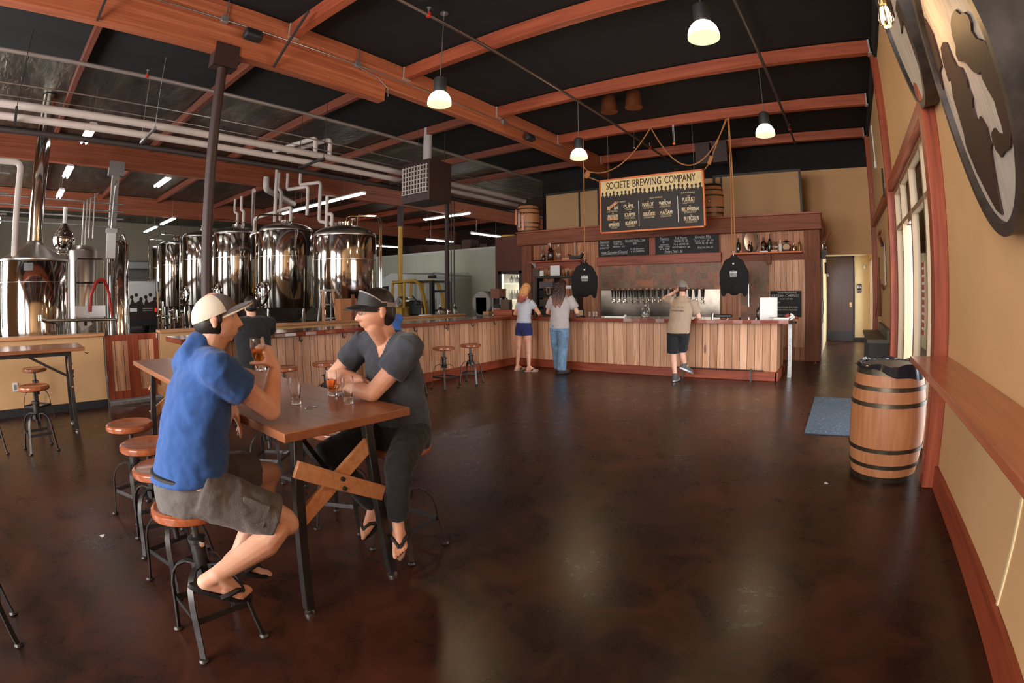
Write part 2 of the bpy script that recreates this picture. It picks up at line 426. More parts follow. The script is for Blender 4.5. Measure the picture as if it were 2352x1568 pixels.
def tile_mat():
    m, nt, b = new_mat('slate_tiles'); setp(b, rough=.5)
    t = nt.nodes.new('ShaderNodeTexCoord'); sp = nt.nodes.new('ShaderNodeSeparateXYZ'); nt.links.new(t.outputs['Object'], sp.inputs[0])
    qx = math_n(nt, 'DIVIDE', sp.outputs[0], .152); qz = math_n(nt, 'DIVIDE', sp.outputs[2], .152)
    cb = nt.nodes.new('ShaderNodeCombineXYZ'); nt.links.new(math_n(nt, 'FLOOR', qx), cb.inputs[0]); nt.links.new(math_n(nt, 'FLOOR', qz), cb.inputs[1])
    wn = nt.nodes.new('ShaderNodeTexWhiteNoise'); wn.noise_dimensions = '2D'; nt.links.new(cb.outputs[0], wn.inputs['Vector'])
    c = ramp(nt, wn.outputs['Value'], [(0.0, (.16, .085, .05)), (.25, (.22, .10, .055)), (.5, (.30, .09, .05)), (.7, (.19, .14, .08)), (.88, (.38, .12, .06)), (1.0, (.50, .15, .06))])
    c = mixc(nt, .35, c, ramp(nt, noise(nt, t.outputs['Object'], 14, 5, 1), [(.3, (.10, .05, .03)), (.7, (.34, .2, .12))]))
    fx, fz = math_n(nt, 'FRACT', qx), math_n(nt, 'FRACT', qz)
    e = math_n(nt, 'MINIMUM', math_n(nt, 'MINIMUM', fx, math_n(nt, 'SUBTRACT', 1.0, fx)), math_n(nt, 'MINIMUM', fz, math_n(nt, 'SUBTRACT', 1.0, fz)))
    c = mixc(nt, math_n(nt, 'LESS_THAN', e, .018), c, (.22, .15, .11)); nt.links.new(c, b.inputs['Base Color'])
    bump(nt, b, noise(nt, t.outputs['Object'], 25, 4), .25, .01); return m
M['tile'] = tile_mat()

# ------------------------------------------------------------------ floor, ceiling, walls
XW = .853
struct('floor', MB().bb(-29, XW + .15, -4.2, 23, -.12, 0), M['floor'], 'dark brown stained concrete floor', smooth=0)
struct('ceiling', MB().bb(-9.4, XW + .15, -4.2, 23, 5.38, 5.5), M['black_paint'], 'black painted roof deck over the tasting room', smooth=0)
struct('ceiling', MB().bb(-29, -9.4, -4.2, 23, 5.38, 5.5), M['foil'], 'silver foil insulated roof deck over the brewery', smooth=0)
w = MB()
w.bb(XW, XW + .15, -4.2, 4.30, 0, 5.38); w.bb(XW, XW + .15, 8.0, 13.3, 0, 5.38); w.bb(XW, XW + .15, 4.30, 8.0, 3.0, 5.38)
w.bb(XW, XW + .15, 13.3, 16.2, 2.42, 5.38); w.bb(XW, XW + .15, 13.3, 16.2, 0, .12); w.bb(XW, XW + .15, 16.2, 16.6, 0, 5.38)
struct('wall_right', w, M['cream'], 'cream painted right hand wall', smooth=0)
w = MB(); w.bb(-7.55, XW, 13.2, 13.35, 2.40, 4.53); w.bb(-8.6, XW, 13.2, 13.35, 4.53, 5.38, 1); w.bb(-8.6, -7.55, 13.2, 13.35, 3.2, 4.53, 1)
struct('wall_back', w, [M['cream'], M['black_paint']], 'cream wall above the bar, painted black at the top', smooth=0)
w = MB(); w.bb(-.45, XW, 13.35, 16.4, 2.55, 2.62)
struct('ceiling_hall', w, M['cream_pale'], 'low ceiling of the hallway', smooth=0)
w = MB(); w.bb(-.7, XW, 16.4, 16.55, 0, 2.62)
struct('wall_hall', w, M['cream_pale'], 'pale cream end wall of the hallway', smooth=0)
struct('wall_hall_left', MB().bb(-.60, -.47, 13.3, 16.4, 0, 2.62), M['cream_pale'], 'left wall of the hallway', smooth=0)
struct('baseboard_hall', MB().bb(.40, XW, 16.37, 16.40, 0, .10), M['rubber_base'], 'black vinyl base in the hallway')
fw = MB()
fw.bb(-29, XW + .15, -4.35, -4.2, 0, .5); fw.bb(-29, XW + .15, -4.35, -4.2, 4.4, 5.38)
for a, b in ((-29, -22), (-18.2, -15.8), (-12.2, -8.2), (-5.0, -3.5), (-.3, XW + .15)): fw.bb(a, b, -4.35, -4.2, .5, 4.4)
struct('wall_front', fw, M['cream'], 'front wall with tall windows', smooth=0)
struct('wall_left', MB().bb(-29.2, -29, -4.2, 23, 0, 5.38), plain('dull_cream', (.30, .25, .18), .8), 'far left wall of the brewery', smooth=0)
struct('wall_far', MB().bb(-29, XW, 23, 23.2, 0, 5.38), M['col_brown'], 'dark rear wall of the brewery', smooth=0)
struct('wall_cold_room', MB().bb(-18.6, -9.4, 14.5, 19.5, 0, 3.2), M['white_panel'], 'white panelled cold room', smooth=0)
w = MB().bb(-18.6, -9.4, 14.46, 14.5, 3.16, 3.24)
struct('trim_cold_room', w, M['white'], 'edge strip on top of the cold room')

# baseboard, wall posts, header trims on the right wall
struct('baseboard_right', MB().bb(XW - .03, XW, -4.2, 4.18, 0, .185), M['red_y'], 'red stained baseboard along the right wall', bevel=.004)
struct('baseboard_right', MB().bb(XW - .03, XW, 8.15, 12.55, 0, .185), M['red_y'], 'red stained baseboard beyond the entrance', bevel=.004)
struct('trim_1', MB().bb(.735, XW, 4.18, 4.34, 0, 5.15), M['red_z'], 'red stained post beside the entrance', bevel=.006)
struct('trim_2', MB().bb(.745, XW, 8.0, 8.14, 0, 5.15), M['red_z'], 'red stained post on the far side of the entrance', bevel=.006)
struct('trim_3', MB().bb(.745, XW, 12.55, 12.69, 0, 5.15), M['red_z'], 'red stained post near the hallway', bevel=.006)
struct('trim_4', MB().bb(.765, XW, 4.34, 8.0, 2.97, 3.11), M['red_y'], 'red stained rail over the entrance', bevel=.005)
struct('trim_5', MB().bb(.765, XW, 8.14, 12.55, 2.97, 3.11), M['red_y'], 'red stained rail along the far wall', bevel=.005)
struct('trim_6', MB().bb(.845, XW, 2.20, 2.22, .185, 1.0).bb(.845, XW, 2.13, 2.155, 1.05, 5.38), M['cream_pale'], 'thin cover strips on the wall panels')
struct('trim_7', MB().bb(.80, XW, -4.2, 12.5, 5.1, 5.36), M['black_paint'], 'dark ledger under the roof')

# entrance: glazed storefront
def window_unit(name, label, y0, y1, z0, z1, vs, hs, x=.90):
    t = tag(thing(name, label, None, (0, 0, 0)), kind='structure')
    f = MB()
    for yy in [y0 + .03, y1 - .03] + vs: f.bb(x - .05, x + .05, yy - .03, yy + .03, z0, z1)
    for zz in [z0 + .03, z1 - .03] + hs: f.bb(x - .045, x + .045, y0, y1, zz - .03, zz + .03)
    f.build('window_frame', M['alu'], t, bevel=.004)
    (MB().bb(x - .004, x + .004, y0 + .05, y1 - .05, z0 + .05, z1 - .05) if name != 'window_1' else MB().bb(x - .004, x + .004, y0 + .05, 6.22, z0 + .05, z1 - .05).bb(x - .004, x + .004, 7.23, y1 - .05, z0 + .05, z1 - .05).bb(x - .004, x + .004, 6.28, 7.17, 2.45, z1 - .05)).build('window_pane', M['pane'], t, smooth=0)
    return t
window_unit('window_1', 'aluminium storefront glazing of the entrance', 4.34, 8.0, 0, 2.97, [5.25, 6.25, 7.2], [2.42])
window_unit('window_2', 'bright window lighting the hallway', 13.3, 16.2, .12, 2.42, [14.3, 15.3], [])
for i, (a, b) in enumerate(((-22, -18.2), (-15.8, -12.2), (-8.2, -5.0), (-3.5, -.3))):
    t = tag(thing('window_%d' % (3 + i), 'tall front window', None), kind='structure'); f = MB()
    for xx in (a + .03, (a + b) / 2, b - .03): f.bb(xx - .03, xx + .03, -4.3, -4.22, .5, 4.4)
    for zz in (.53, 3.0, 4.37): f.bb(a, b, -4.3, -4.22, zz - .03, zz + .03)
    f.build('window_frame', M['alu'], t)
d = tag(thing('door_2', 'glazed aluminium entrance door standing ajar', None, (.97, 7.17, 0), math.radians(58)), kind='structure')
f = MB(); f.bb(-.02, .02, -.9, -.82, .02, 2.38); f.bb(-.02, .02, -.08, 0, .02, 2.38); f.bb(-.02, .02, -.9, 0, .02, .22); f.bb(-.02, .02, -.9, 0, 2.30, 2.38)
f.build('door_frame', M['alu'], d, bevel=.003)
MB().bb(-.003, .003, -.82, -.08, .22, 2.30).build('window_pane', M['pane'], d, smooth=0)
MB().tube([(-.05, -.76, .95), (-.07, -.76, .95), (-.07, -.76, 1.25), (-.05, -.76, 1.25)], .012).build('door_handle', M['chrome'], d)
MB().bb(-.045, .0, -.80, -.10, .98, 1.03).build('push_bar', M['steel_rough'], d)
c = MB(); c.bar((.90, 7.0, 2.36), (1.05, 6.75, 2.36), .025, .02); c.bar((1.05, 6.75, 2.36), (.95, 6.5, 2.37), .025, .02); c.bb(.86, .90, 6.35, 6.62, 2.34, 2.40)
tag(c.build('door_closer', M['galv']), 'grey door closer arm at the top of the entrance door', 'door closer')
# hallway door
d = tag(thing('door_1', 'dark brown hallway door', None, (0, 16.4, 0)), kind='structure')
MB().bb(-.47, .36, -.06, -.02, .01, 2.50).build('door_leaf', wood('dark_door', [(.3, (.028, .010, .008)), (.5, (.045, .016, .012)), (.7, (.062, .024, .018))], 'Z', .6, .3, coat=.3), d)
MB().bb(.355, .41, -.07, -.01, 0, 2.56).bb(-.52, .41, -.07, -.01, 2.50, 2.56).build('door_frame', M['black_frame'], d)
MB().bb(-.46, .35, -.066, -.06, .03, .30).build('kick_plate', plain('dull_kick_plate', (.05, .05, .055), .35, .6), d)
MB().bb(.24, .30, -.075, -.06, 1.02, 1.16).tube([(.27, -.10, 1.07), (.18, -.10, 1.07)], .012).build('door_handle', plain('brass', (.55, .33, .15), .3, .9), d)

# ------------------------------------------------------------------ roof timbers, columns
def timber(name, mb, mat, label, bev=.006): return struct(name, mb, mat, label, bevel=bev)
XB = -6.35
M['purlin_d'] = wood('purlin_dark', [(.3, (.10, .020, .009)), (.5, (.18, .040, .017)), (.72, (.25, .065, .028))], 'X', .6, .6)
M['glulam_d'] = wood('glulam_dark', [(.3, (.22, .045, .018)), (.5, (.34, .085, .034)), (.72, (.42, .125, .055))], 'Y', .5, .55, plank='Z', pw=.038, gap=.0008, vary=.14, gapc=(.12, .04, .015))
timber('ceiling_beam', MB().bb(XB - .085, XB + .085, -4.2, 5.0, 4.64, 5.36), M['glulam_y'], 'deep laminated roof beam over the column')
timber('ceiling_beam', MB().bb(XB - .08, XB + .08, 5.0, 13.2, 4.87, 5.36), M['glulam_y'], 'shallower laminated roof beam running to the bar')
for xb in (-13.9, -21.4):
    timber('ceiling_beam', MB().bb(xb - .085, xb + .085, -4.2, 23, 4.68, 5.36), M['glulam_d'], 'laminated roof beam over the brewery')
PY = [-1.8, .72, 3.22, 5.43, 7.96, 10.35, 12.65]
for y in PY:
    timber('ceiling_joist', MB().bb(XB + .085, .76, y - .065, y + .065, 5.14, 5.36), M['purlin_x'], 'red stained roof joist over the tasting room')
    for a, b in ((-13.81, XB - .09), (-21.3, -13.99)):
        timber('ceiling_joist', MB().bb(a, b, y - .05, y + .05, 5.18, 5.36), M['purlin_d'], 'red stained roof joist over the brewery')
for y in (15.1, 17.6, 20.1):
    timber('ceiling_joist', MB().bb(-21.3, -13.99, y - .065, y + .065, 5.14, 5.36), M['purlin_x'], 'red stained roof joist over the brewery')
hg = None
for y in PY:
    for x in (XB + .10, .745):
        if hg is None:
            g = MB(); g.bb(-.012, .012, -.078, -.066, -.01, .22); g.bb(-.012, .012, .066, .078, -.01, .22); g.bb(-.03, .03, -.078, .078, -.012, -.002)
            hg = g.build('joist_hanger', M['hanger']); hg.location = (x, y, 5.14)
        else:
            o = hg.copy(); COL.objects.link(o); o.location = (x, y, 5.14); hg_ = o
            tag(o, 'galvanised joist hanger where a red roof joist meets its support', 'joist hanger', 'joist hangers'); continue
        tag(hg, 'galvanised joist hanger where a red roof joist meets its support', 'joist hanger', 'joist hangers')
c = thing('steel_column', 'slim dark brown round column holding up the deep roof beam', 'column', (XB, 2.28, 0))
MB().lathe([(.066, .02), (.066, 4.45)], n=24).build('shaft', M['col_brown'], c)
MB().bb(-.11, .11, -.11, .11, 0, .02).build('base_plate', M['col_brown'], c)
k = MB(); k.bb(-.10, .10, -.17, .17, 4.44, 4.635); k.bb(-.105, -.088, -.17, .17, 4.44, 4.76); k.bb(.088, .105, -.17, .17, 4.44, 4.76); k.build('saddle_bracket', M['col_brown'], c)
c = thing('steel_column', 'square grey column under the middle brewery beam', 'column', (-13.9, 2.38, 0))
MB().bb(-.09, .09, -.09, .09, 0, 4.68).build('shaft', plain('grey_column', (.30, .27, .24), .6), c)
MB().bb(-.095, .095, -.20, .20, 4.5, 4.85).build('saddle_bracket', M['galv'], c)
c = thing('steel_column', 'dark post with pipes beside the forklift', 'column', (-11.06, 11.5, 0))
MB().lathe([(.07, 0), (.07, 4.68)], n=16).build('shaft', M['col_brown'], c)

# outdoors beyond the entrance
struct('exterior_ground', MB().bb(XW + .15, 16, -4, 22, -.14, -.02), plain('pavement', (.55, .52, .47), .8, var=.1), 'pavement outside', smooth=0)
w = MB(); w.bb(3.6, 3.9, 7.6, 20, -.02, 4.2); w.bb(2.2, 2.5, 12.6, 13.0, -.02, 3.2)
struct('exterior_wall', w, M['cream_pale'], 'sunlit cream wall outside the entrance', smooth=0)
# ------------------------------------------------------------------ helpers for soft shapes
def blob(mb, name, mat, parent=None, voxel=.012, smooth=4, fac=.5, disp=None):
    """overlapping closed shapes melted into one continuous skin"""
    o = mb.build(name, mat, parent, smooth=0)
    r = o.modifiers.new('remesh', 'REMESH'); r.mode = 'VOXEL'; r.voxel_size = voxel; r.use_smooth_shade = True
    s = o.modifiers.new('smooth', 'SMOOTH'); s.factor = fac; s.iterations = smooth
    if disp:
        tx = bpy.data.textures.get('folds%g' % disp[1]) or bpy.data.textures.new('folds%g' % disp[1], 'CLOUDS'); tx.noise_scale = disp[1]; tx.noise_depth = 2
        d = o.modifiers.new('folds', 'DISPLACE'); d.texture = tx; d.strength = disp[0]; d.mid_level = .36; d.texture_coords = 'LOCAL'
    return o
def bottle(mb, x, y, z, h, r, m=0, neck=.3):
    mb.lathe([(r * .9, 0), (r, .01), (r, h * .58), (r * .75, h * .68), (r * neck, h * .76), (r * neck, h * .97), (r * neck * 1.2, h * .975), (r * neck * 1.2, h)], (x, y, z), 16, m)

# ------------------------------------------------------------------ bar counter (L shaped)
t = thing('bar_counter', 'L shaped bar counter faced with upright cedar boards and a red plinth', 'bar counter', (0, 0, 0))
MB().bb(-6.58, -1.11, 8.86, 9.0, .10, .99).build('front_panel', M['cedar_z'], t, smooth=0)
MB().bb(-6.72, -6.58, 2.15, 9.0, .10, .99).build('front_panel', M['cedar_zy'], t, smooth=0)
MB().bb(-1.25, -1.10, 8.87, 9.85, .10, .99).build('end_panel', M['cedar_zy'], t, smooth=0)
MB().bb(-6.56, -1.08, 8.80, 8.88, 0, .16).build('plinth', M['red_x'], t, bevel=.01)
MB().bb(-6.60, -6.52, 2.12, 8.82, 0, .16).build('plinth', M['red_y'], t, bevel=.01)
MB().bb(-1.12, -1.06, 8.80, 9.85, 0, .16).build('plinth', M['red_y'], t, bevel=.01)
MB().bb(-7.1, -6.72, 2.15, 9.4, .0, .99).bb(-7.1, -1.25, 9.0, 9.4, 0, .99).build('carcass', M['black_frame'], t, smooth=0)
def live_edge(x0, x1, y0, y1, z0, z1, along, amp=.025):
    n = 40; a = []; b = []
    rnd = random.Random(3)
    for i in range(n + 1):
        q = i / n
        if along == 'X': a.append((x0 + (x1 - x0) * q, y0 + amp * (math.sin(q * 23) * .5 + rnd.uniform(-.4, .4))))
        else: a.append((x1 + amp * (math.sin(q * 19) * .5 + rnd.uniform(-.4, .4)), y0 + (y1 - y0) * q))
    b = [(x1, y1), (x0, y1)] if along == 'X' else [(x0, y1), (x0, y0)]
    return a + b
t2 = thing('countertop', 'glossy red brown bar top with a natural wavy edge', 'bar top', (0, 0, 0))
MB().ext(live_edge(-7.15, -.88, 8.60, 9.45, .99, 1.05, 'X'), .065, Matrix.Translation((0, 0, .99))).build('top_slab', M['bartop_x'], t2, smooth=0, bevel=.012)
MB().ext(live_edge(-7.15, -6.445, 1.95, 8.62, .99, 1.05, 'Y', .02), .065, Matrix.Translation((0, 0, .99))).build('top_slab', M['bartop_y'], t2, smooth=0, bevel=.012)
MB().bb(-.95, -.88, 9.28, 9.36, 0, .99).build('leg', M['galv'], t2)
MB().bb(-1.02, -.81, 9.15, 9.45, .955, .99).build('bracket', M['black_frame'], t2)
r = thing('foot_rail', 'ribbed steel foot rail in front of the bar plinth', 'foot rail', (0, 0, 0))
q = MB().tube([(-2.9, 8.72, .19), (-1.3, 8.72, .19)], .011, 8)
for i in range(80): q.lathe([(.0135, -.003), (.0135, .003)], (-2.9 + i * .02, 8.72, .19), 8, 0, Matrix.Rotation(PI / 2, 3, 'Y'))
q.build('rail', M['dark_steel'], r)
for x in (-1.52, -2.75): MB().bb(x - .014, x + .014, 8.71, 8.735, 0, .22).build('post', M['dark_steel'], r)
hk = None
for i, y in enumerate((3.0, 3.75, 4.5, 5.25, 6.0, 6.75, 7.5, 8.2)):
    if hk is None:
        hk = MB().tube([(0, 0, 0), (.02, 0, -.03), (.02, 0, -.06), (.05, 0, -.075), (.075, 0, -.06), (.075, 0, -.04)], .008, 6).build('purse_hook', M['pipe_dark']); o = hk
    else: o = hk.copy(); COL.objects.link(o)
    o.location = (-6.585, y, .985); tag(o, 'small dark hook under the bar top edge above the cedar boards', 'hook', 'hooks under the bar top')

# ------------------------------------------------------------------ back bar
bk = thing('back_bar', 'tall back bar of cedar boards with rough brown posts and header', 'back bar', (0, 0, 0))
MB().bb(-8.2, -.79, 11.60, 13.2, 0, 2.9).build('board_wall', M['cedar_red'], bk, smooth=0)
MB().bb(-9.19, -8.2, 11.56, 13.2, 2.14, 3.16).bb(-9.19, -9.0, 11.56, 13.2, 0, 2.14).bb(-8.26, -8.2, 11.56, 13.2, 0, 2.14).bb(-9.0, -8.26, 12.4, 13.2, 0, 2.14).build('brown_panel', plain('brown_panel_paint', (.105, .032, .017), .6, var=.12), bk, smooth=0)
MB().bb(-8.3, -.40, 11.40, 11.62, 2.84, 3.18).bb(-.62, -.40, 11.62, 13.2, 2.84, 3.18).build('header_beam', M['brown_rough_x'], bk, bevel=.012)
MB().bb(-8.32, -.38, 11.36, 11.66, 3.18, 3.215).build('header_ledge', M['red_x'], bk)
MB().bb(-.80, -.45, 11.48, 11.85, 0, 2.84).build('post', M['brown_rough'], bk, bevel=.01)
MB().bb(-8.2, -7.88, 11.48, 11.7, 0, 2.84).build('post', M['brown_rough'], bk, bevel=.01)
MB().bb(-.70, -.47, 11.85, 13.2, .16, 2.84).build('side_wall', M['black_frame'], bk)
MB().bb(-.70, -.462, 11.85, 13.2, 0, .75).build('side_wall_base', M['white'], bk)
MB().bb(-8.2, -.79, 11.6, 13.2, 2.9, 3.16).build('roof_deck', M['brown_rough_x'], bk, smooth=0)
MB().bb(-5.90, -2.70, 11.50, 11.6, 2.20, 2.42).build('red_rail', M['red_x'], bk, bevel=.008)
MB().bb(-4.47, -4.31, 11.52, 11.6, 2.42, 2.86).build('board_divider', M['red_z'], bk)
MB().bb(-5.85, -2.72, 11.57, 11.6, .9, 2.20).build('tile_splash', M['tile'], bk, smooth=0)
MB().bb(-2.27, -1.62, 11.575, 11.6, .9, 2.19).build('tile_splash', M['tile'], bk, smooth=0)
MB().bb(-5.80, -2.75, 11.545, 11.57, .92, 1.58).build('tap_plate', plain('tap_plate_steel', (.20, .165, .135), .24, 1.0, var=.25, vscale=3), bk, smooth=0)
MB().bb(-1.62, -.80, 11.55, 11.6, .3, 2.2).build('cedar_panel', M['cedar_z'], bk, smooth=0)
MB().bb(-2.30, -.80, 11.53, 11.6, 2.20, 2.34).build('red_rail', M['brown_rough_x'], bk)
bc = thing('back_counter', 'dark work counter below the beer taps', 'counter', (0, 0, 0))
MB().bb(-7.7, -1.7, 11.05, 11.54, .88, .92).build('worktop', M['black_frame'], bc)
MB().bb(-7.7, -1.7, 11.1, 11.54, 0, .88).build('carcass', M['black_frame'], bc, smooth=0)

# beer taps
def make_tap():
    t = thing('beer_tap', 'x', 'beer tap', (0, 0, 0), 0, 'row of beer taps')
    MB().tube([(0, 0, 0), (0, -.07, 0), (0, -.085, -.01)], [.016, .014, .014], 10).lathe([(.028, 0), (.028, .008)], (0, 0, 0), 14, 0, Matrix.Rotation(PI / 2, 3, 'X')).build('shank', M['chrome'], t)
    MB().tube([(0, -.075, .035), (0, -.085, -.02), (0, -.105, -.05), (0, -.115, -.085)], [.013, .015, .011, .009], 10).build('spout', M['chrome'], t)
    MB().lathe([(.008, 0), (.012, .03), (.012, .04)], (0, -.078, .03), 10).build('collar', M['chrome'], t)
    k = MB(); k.ext([(-.016, 0), (.016, 0), (.034, .20), (.030, .225), (-.030, .225), (-.034, .20)], .022, frame_m((0, -.067, .065), (1, 0, 0), (0, 0, 1)))
    h = k.build('handle', M['black'], t, bevel=.004)
    MB().bb(-.028, .028, -.0905, -.0895, .262, .284).build('badge', plain('tap_badge', (.62, .30, .12), .5), h)
    return t
tp = make_tap()
for i in range(16):
    o = tp if i == 0 else dup(tp)
    o.location = (-5.44 + i * .152, 11.545, 1.335)
    words = ['first', 'second', 'third', 'fourth', 'fifth', 'sixth', 'seventh', 'eighth', 'ninth', 'tenth', 'eleventh', 'twelfth', 'thirteenth', 'fourteenth', 'fifteenth', 'sixteenth']
    o['label'] = '%s beer tap from the left end of the steel tap plate, black paddle handle' % words[i]

# chalk boards behind the bar
def chalk_board(name, label, x0, x1, z0, z1, y, lines, parent_kind='board', frame=None):
    t = thing(name, label, 'chalkboard', ((x0 + x1) / 2, y, z0))
    w, h = x1 - x0, z1 - z0
    MB().bb(-w / 2, w / 2, 0, .02, 0, h).build('slate', M['chalkboard'], t, smooth=0)
    q = MB(); m = frame_m((-w / 2, -.0015, h), (1, 0, 0), (0, 0, 1))
    for tx, u, v, s, al in lines:
        put_text(q, tx, u * w, -v * h, s, m, al, .85)
        if tx[0].isupper() and tx[1:2].islower(): q.bb(u * w - w / 2 - .02 - len(tx) * s * .19, u * w - w / 2 + len(tx) * s * .19, -.0015, -.0005, h - v * h - s * .22, h - v * h - s * .17)
    q.build('chalk_lettering', M['chalk'], t, smooth=0)
    return t
chalk_board('price_board', 'long chalkboard price list on the left of the two above the taps', -5.83, -4.48, 2.43, 2.87, 11.49, [
    ('Glassware', .13, .22, .075, 'CENTER'), ('WILLI - $6', .13, .40, .062, 'CENTER'), ('GOBLET $7', .13, .56, .062, 'CENTER'), ('Growlers', .40, .22, .075, 'CENTER'), ('PORT - $11', .42, .38, .062, 'CENTER'), ('MEDIUM - $13', .42, .52, .062, 'CENTER'),
    ('Branded Swing Tops', .75, .22, .075, 'CENTER'), ('$40', .74, .40, .075, 'CENTER'), ('New Growler (Empty)', .33, .85, .095, 'CENTER'), ('- 2L  $25 with growler', .78, .68, .05, 'CENTER'), ('- 1L  $15 (THERMOS)', .78, .82, .05, 'CENTER')])
chalk_board('price_board', 'long chalkboard price list on the right of the two above the taps', -4.30, -2.75, 2.43, 2.87, 11.49, [
    ('Tasters', .15, .24, .085, 'CENTER'), ('$2', .14, .40, .06, 'CENTER'), ('DOWN SIZE', .15, .54, .045, 'CENTER'), ('ONLY TWO', .15, .66, .062, 'CENTER'), ('AT A TIME', .15, .79, .062, 'CENTER'), ('Full Pours', .42, .24, .085, 'CENTER'), ('UNDER 7% -$5', .42, .40, .062, 'CENTER'), ('7% & ABOVE -$5', .42, .56, .062, 'CENTER'), ('ROUSTABOUT -$6', .42, .72, .062, 'CENTER'),
    ('Growler Fills', .76, .24, .085, 'CENTER'), ('7% and under - $7 - $12', .78, .42, .055, 'CENTER'), ('ABOVE 7% - $9 - $15', .78, .56, .055, 'CENTER'), ('Future Tour - $2', .30, .93, .075, 'CENTER'), ('Bring Your Own - $2', .80, .76, .05, 'CENTER')])
chalk_board('cheese_board', 'square chalkboard about artisan cheeses hanging on the cedar panel', -1.58, -.89, .96, 1.53, 11.50, [
    ('NOW PRESENTING', .55, .10, .058, 'CENTER'), ('ARTISAN CHEESES!', .48, .24, .085, 'CENTER'), ('to pair with beer', .53, .33, .05, 'CENTER'), ('* LIGHT', .22, .48, .05, 'CENTER'), ('CHEESE BOARD FOR TWO', .52, .66, .05, 'CENTER'), ('SERVED WITH CRACKERS', .52, .76, .05, 'CENTER'), ('THANKS TO OUR FRIENDS', .50, .95, .04, 'CENTER')])

# shelves with bottles
sh = thing('wall_shelf', 'red wooden shelf of old bottles and a model ship at the left', 'shelf', (0, 0, 0))
MB().bb(-7.80, -6.22, 11.25, 11.6, 2.35, 2.38).build('board', M['red_x'], sh)
MB().bb(-7.75, -6.25, 11.52, 11.6, 2.20, 2.35).build('rail', M['red_x'], sh)
for x in (-7.76, -6.3): MB().ext([(0, 0), (.28, 0), (0, -.16)], .02, frame_m((x, 11.6, 2.35), (0, -1, 0), (0, 0, 1))).build('bracket', M['white'] if x < -7 else M['red_x'], sh)
sh = thing('wall_shelf', 'thin shelf of bottles, lamp and scales at the right end of the back bar', 'shelf', (0, 0, 0))
MB().bb(-2.42, -.84, 11.25, 11.6, 2.345, 2.375).build('board', M['sign_orange'], sh)
for x in (-1.6,): MB().bb(x - .05, x + .05, 11.42, 11.6, 2.12, 2.345).build('bracket', M['brown_rough'], sh)
def put_bottle(name, label, x, z, h, r, mat, neck=.3, y=11.42, cat='bottle', grp=None):
    q = MB(); bottle(q, 0, 0, 0, h, r, 0, neck); o = q.build(name, mat); o.location = (x, y, z); return tag(o, label, cat, grp)
Z1 = 2.38
put_bottle('glass_bottle', 'tall thin clear bottle beside the big brown jug', -7.46, Z1, .40, .045, M['glass'], .35)
put_bottle('brown_jug', 'tall brown bottle with a pink ribbon on the left shelf', -7.21, Z1, .46, .085, M['brown_glass'], .32)
tag(MB().ball((-7.19, 11.33, 2.82), (.05, .02, .03), 10).ball((-7.15, 11.33, 2.79), (.02, .015, .05), 8).build('ribbon', plain('pink_ribbon', (.75, .42, .36), .7)), 'pink ribbon tied on the neck of the brown jug', 'ribbon')
put_bottle('glass_bottle', 'clear hourglass shaped bottle right of the brown jug', -6.97, Z1, .42, .05, M['glass'], .5)
put_bottle('dark_bottle', 'short dark bottle in front of the brown jug', -7.38, Z1, .22, .05, M['brown_glass'], .35, 11.34)
o = MB().lathe([(.10, 0), (.17, .02), (.18, .03), (.0, .03)], n=20).build('dark_plate', M['black']); o.location = (-7.60, 11.42, Z1); tag(o, 'flat dark dish at the left end of the shelf', 'dish')
tag(MB().bb(-6.82, -6.60, 11.36, 11.5, Z1, Z1 + .035).bb(-6.81, -6.61, 11.37, 11.49, Z1 + .035, Z1 + .06).build('wooden_box', M['cap_wood']), 'small flat wooden box between bottle and model ship', 'box')
s = thing('model_ship', 'dark model sailing ship on the shelf above the hanging hoodie', 'model ship', (-6.43, 11.42, Z1))
MB().ext([(-.24, .16), (-.13, .10), (.10, .09), (.20, .17), (.17, .06), (.10, .02), (-.10, .02), (-.17, .06)], .12, frame_m((0, .06, 0), (1, 0, 0), (0, 0, 1))).build('hull', M['black_frame'], s)
MB().tube([(-.04, 0, .1), (-.04, 0, .50)], .008).build('mast', M['paper'], s)
MB().tube([(.12, 0, .1), (.12, 0, .30)], .007).tube([(.03, 0, .22), (.2, 0, .24)], .005).build('mast', M['rope'], s)
MB().tube([(.20, 0, .16), (.245, 0, .20), (.25, 0, .10), (.21, 0, .05)], .01).build('stern_ring', M['paper'], s)
Z2 = 2.375
put_bottle('green_bottle', 'dark green bottle at the left end of the right shelf', -2.27, Z2, .34, .05, M['green_glass'])
put_bottle('brown_bottle', 'narrow brown bottle in front of the round framed mirror', -2.02, Z2, .26, .04, M['brown_glass'])
put_bottle('brown_growler', 'brown growler bottle with a bright highlight on the right shelf', -1.70, Z2 + .03, .30, .062, M['brown_glass'])
put_bottle('brown_bottle', 'squat brown jar between the growler and the tall dark bottle', -1.63, Z2 + .03, .18, .045, M['brown_glass'], .6, 11.5)
put_bottle('dark_bottle', 'tall dark wine bottle right of the brown growler', -1.56, Z2, .40, .042, M['green_glass'])
put_bottle('glass_jar', 'clear corked jar with pale contents under a small figure', -1.44, Z2 + .05, .20, .055, M['glass'], .55)
put_bottle('oil_lamp', 'small clear oil lamp with a white shade', -1.32, Z2, .26, .04, M['white'], .3)
put_bottle('metal_shaker', 'shiny metal jar right of the round scales', -1.02, Z2, .17, .042, M['steel'], .6)
put_bottle('oil_lamp', 'small brass oil lamp at the right end of the shelf', -.90, Z2, .27, .035, plain('old_brass', (.32, .22, .10), .35, .8), .35)
tag(MB().bb(-1.78, -1.60, 11.34, 11.5, Z2, Z2 + .03).build('old_book', M['paper']), 'flat pale book under the brown growler', 'book')
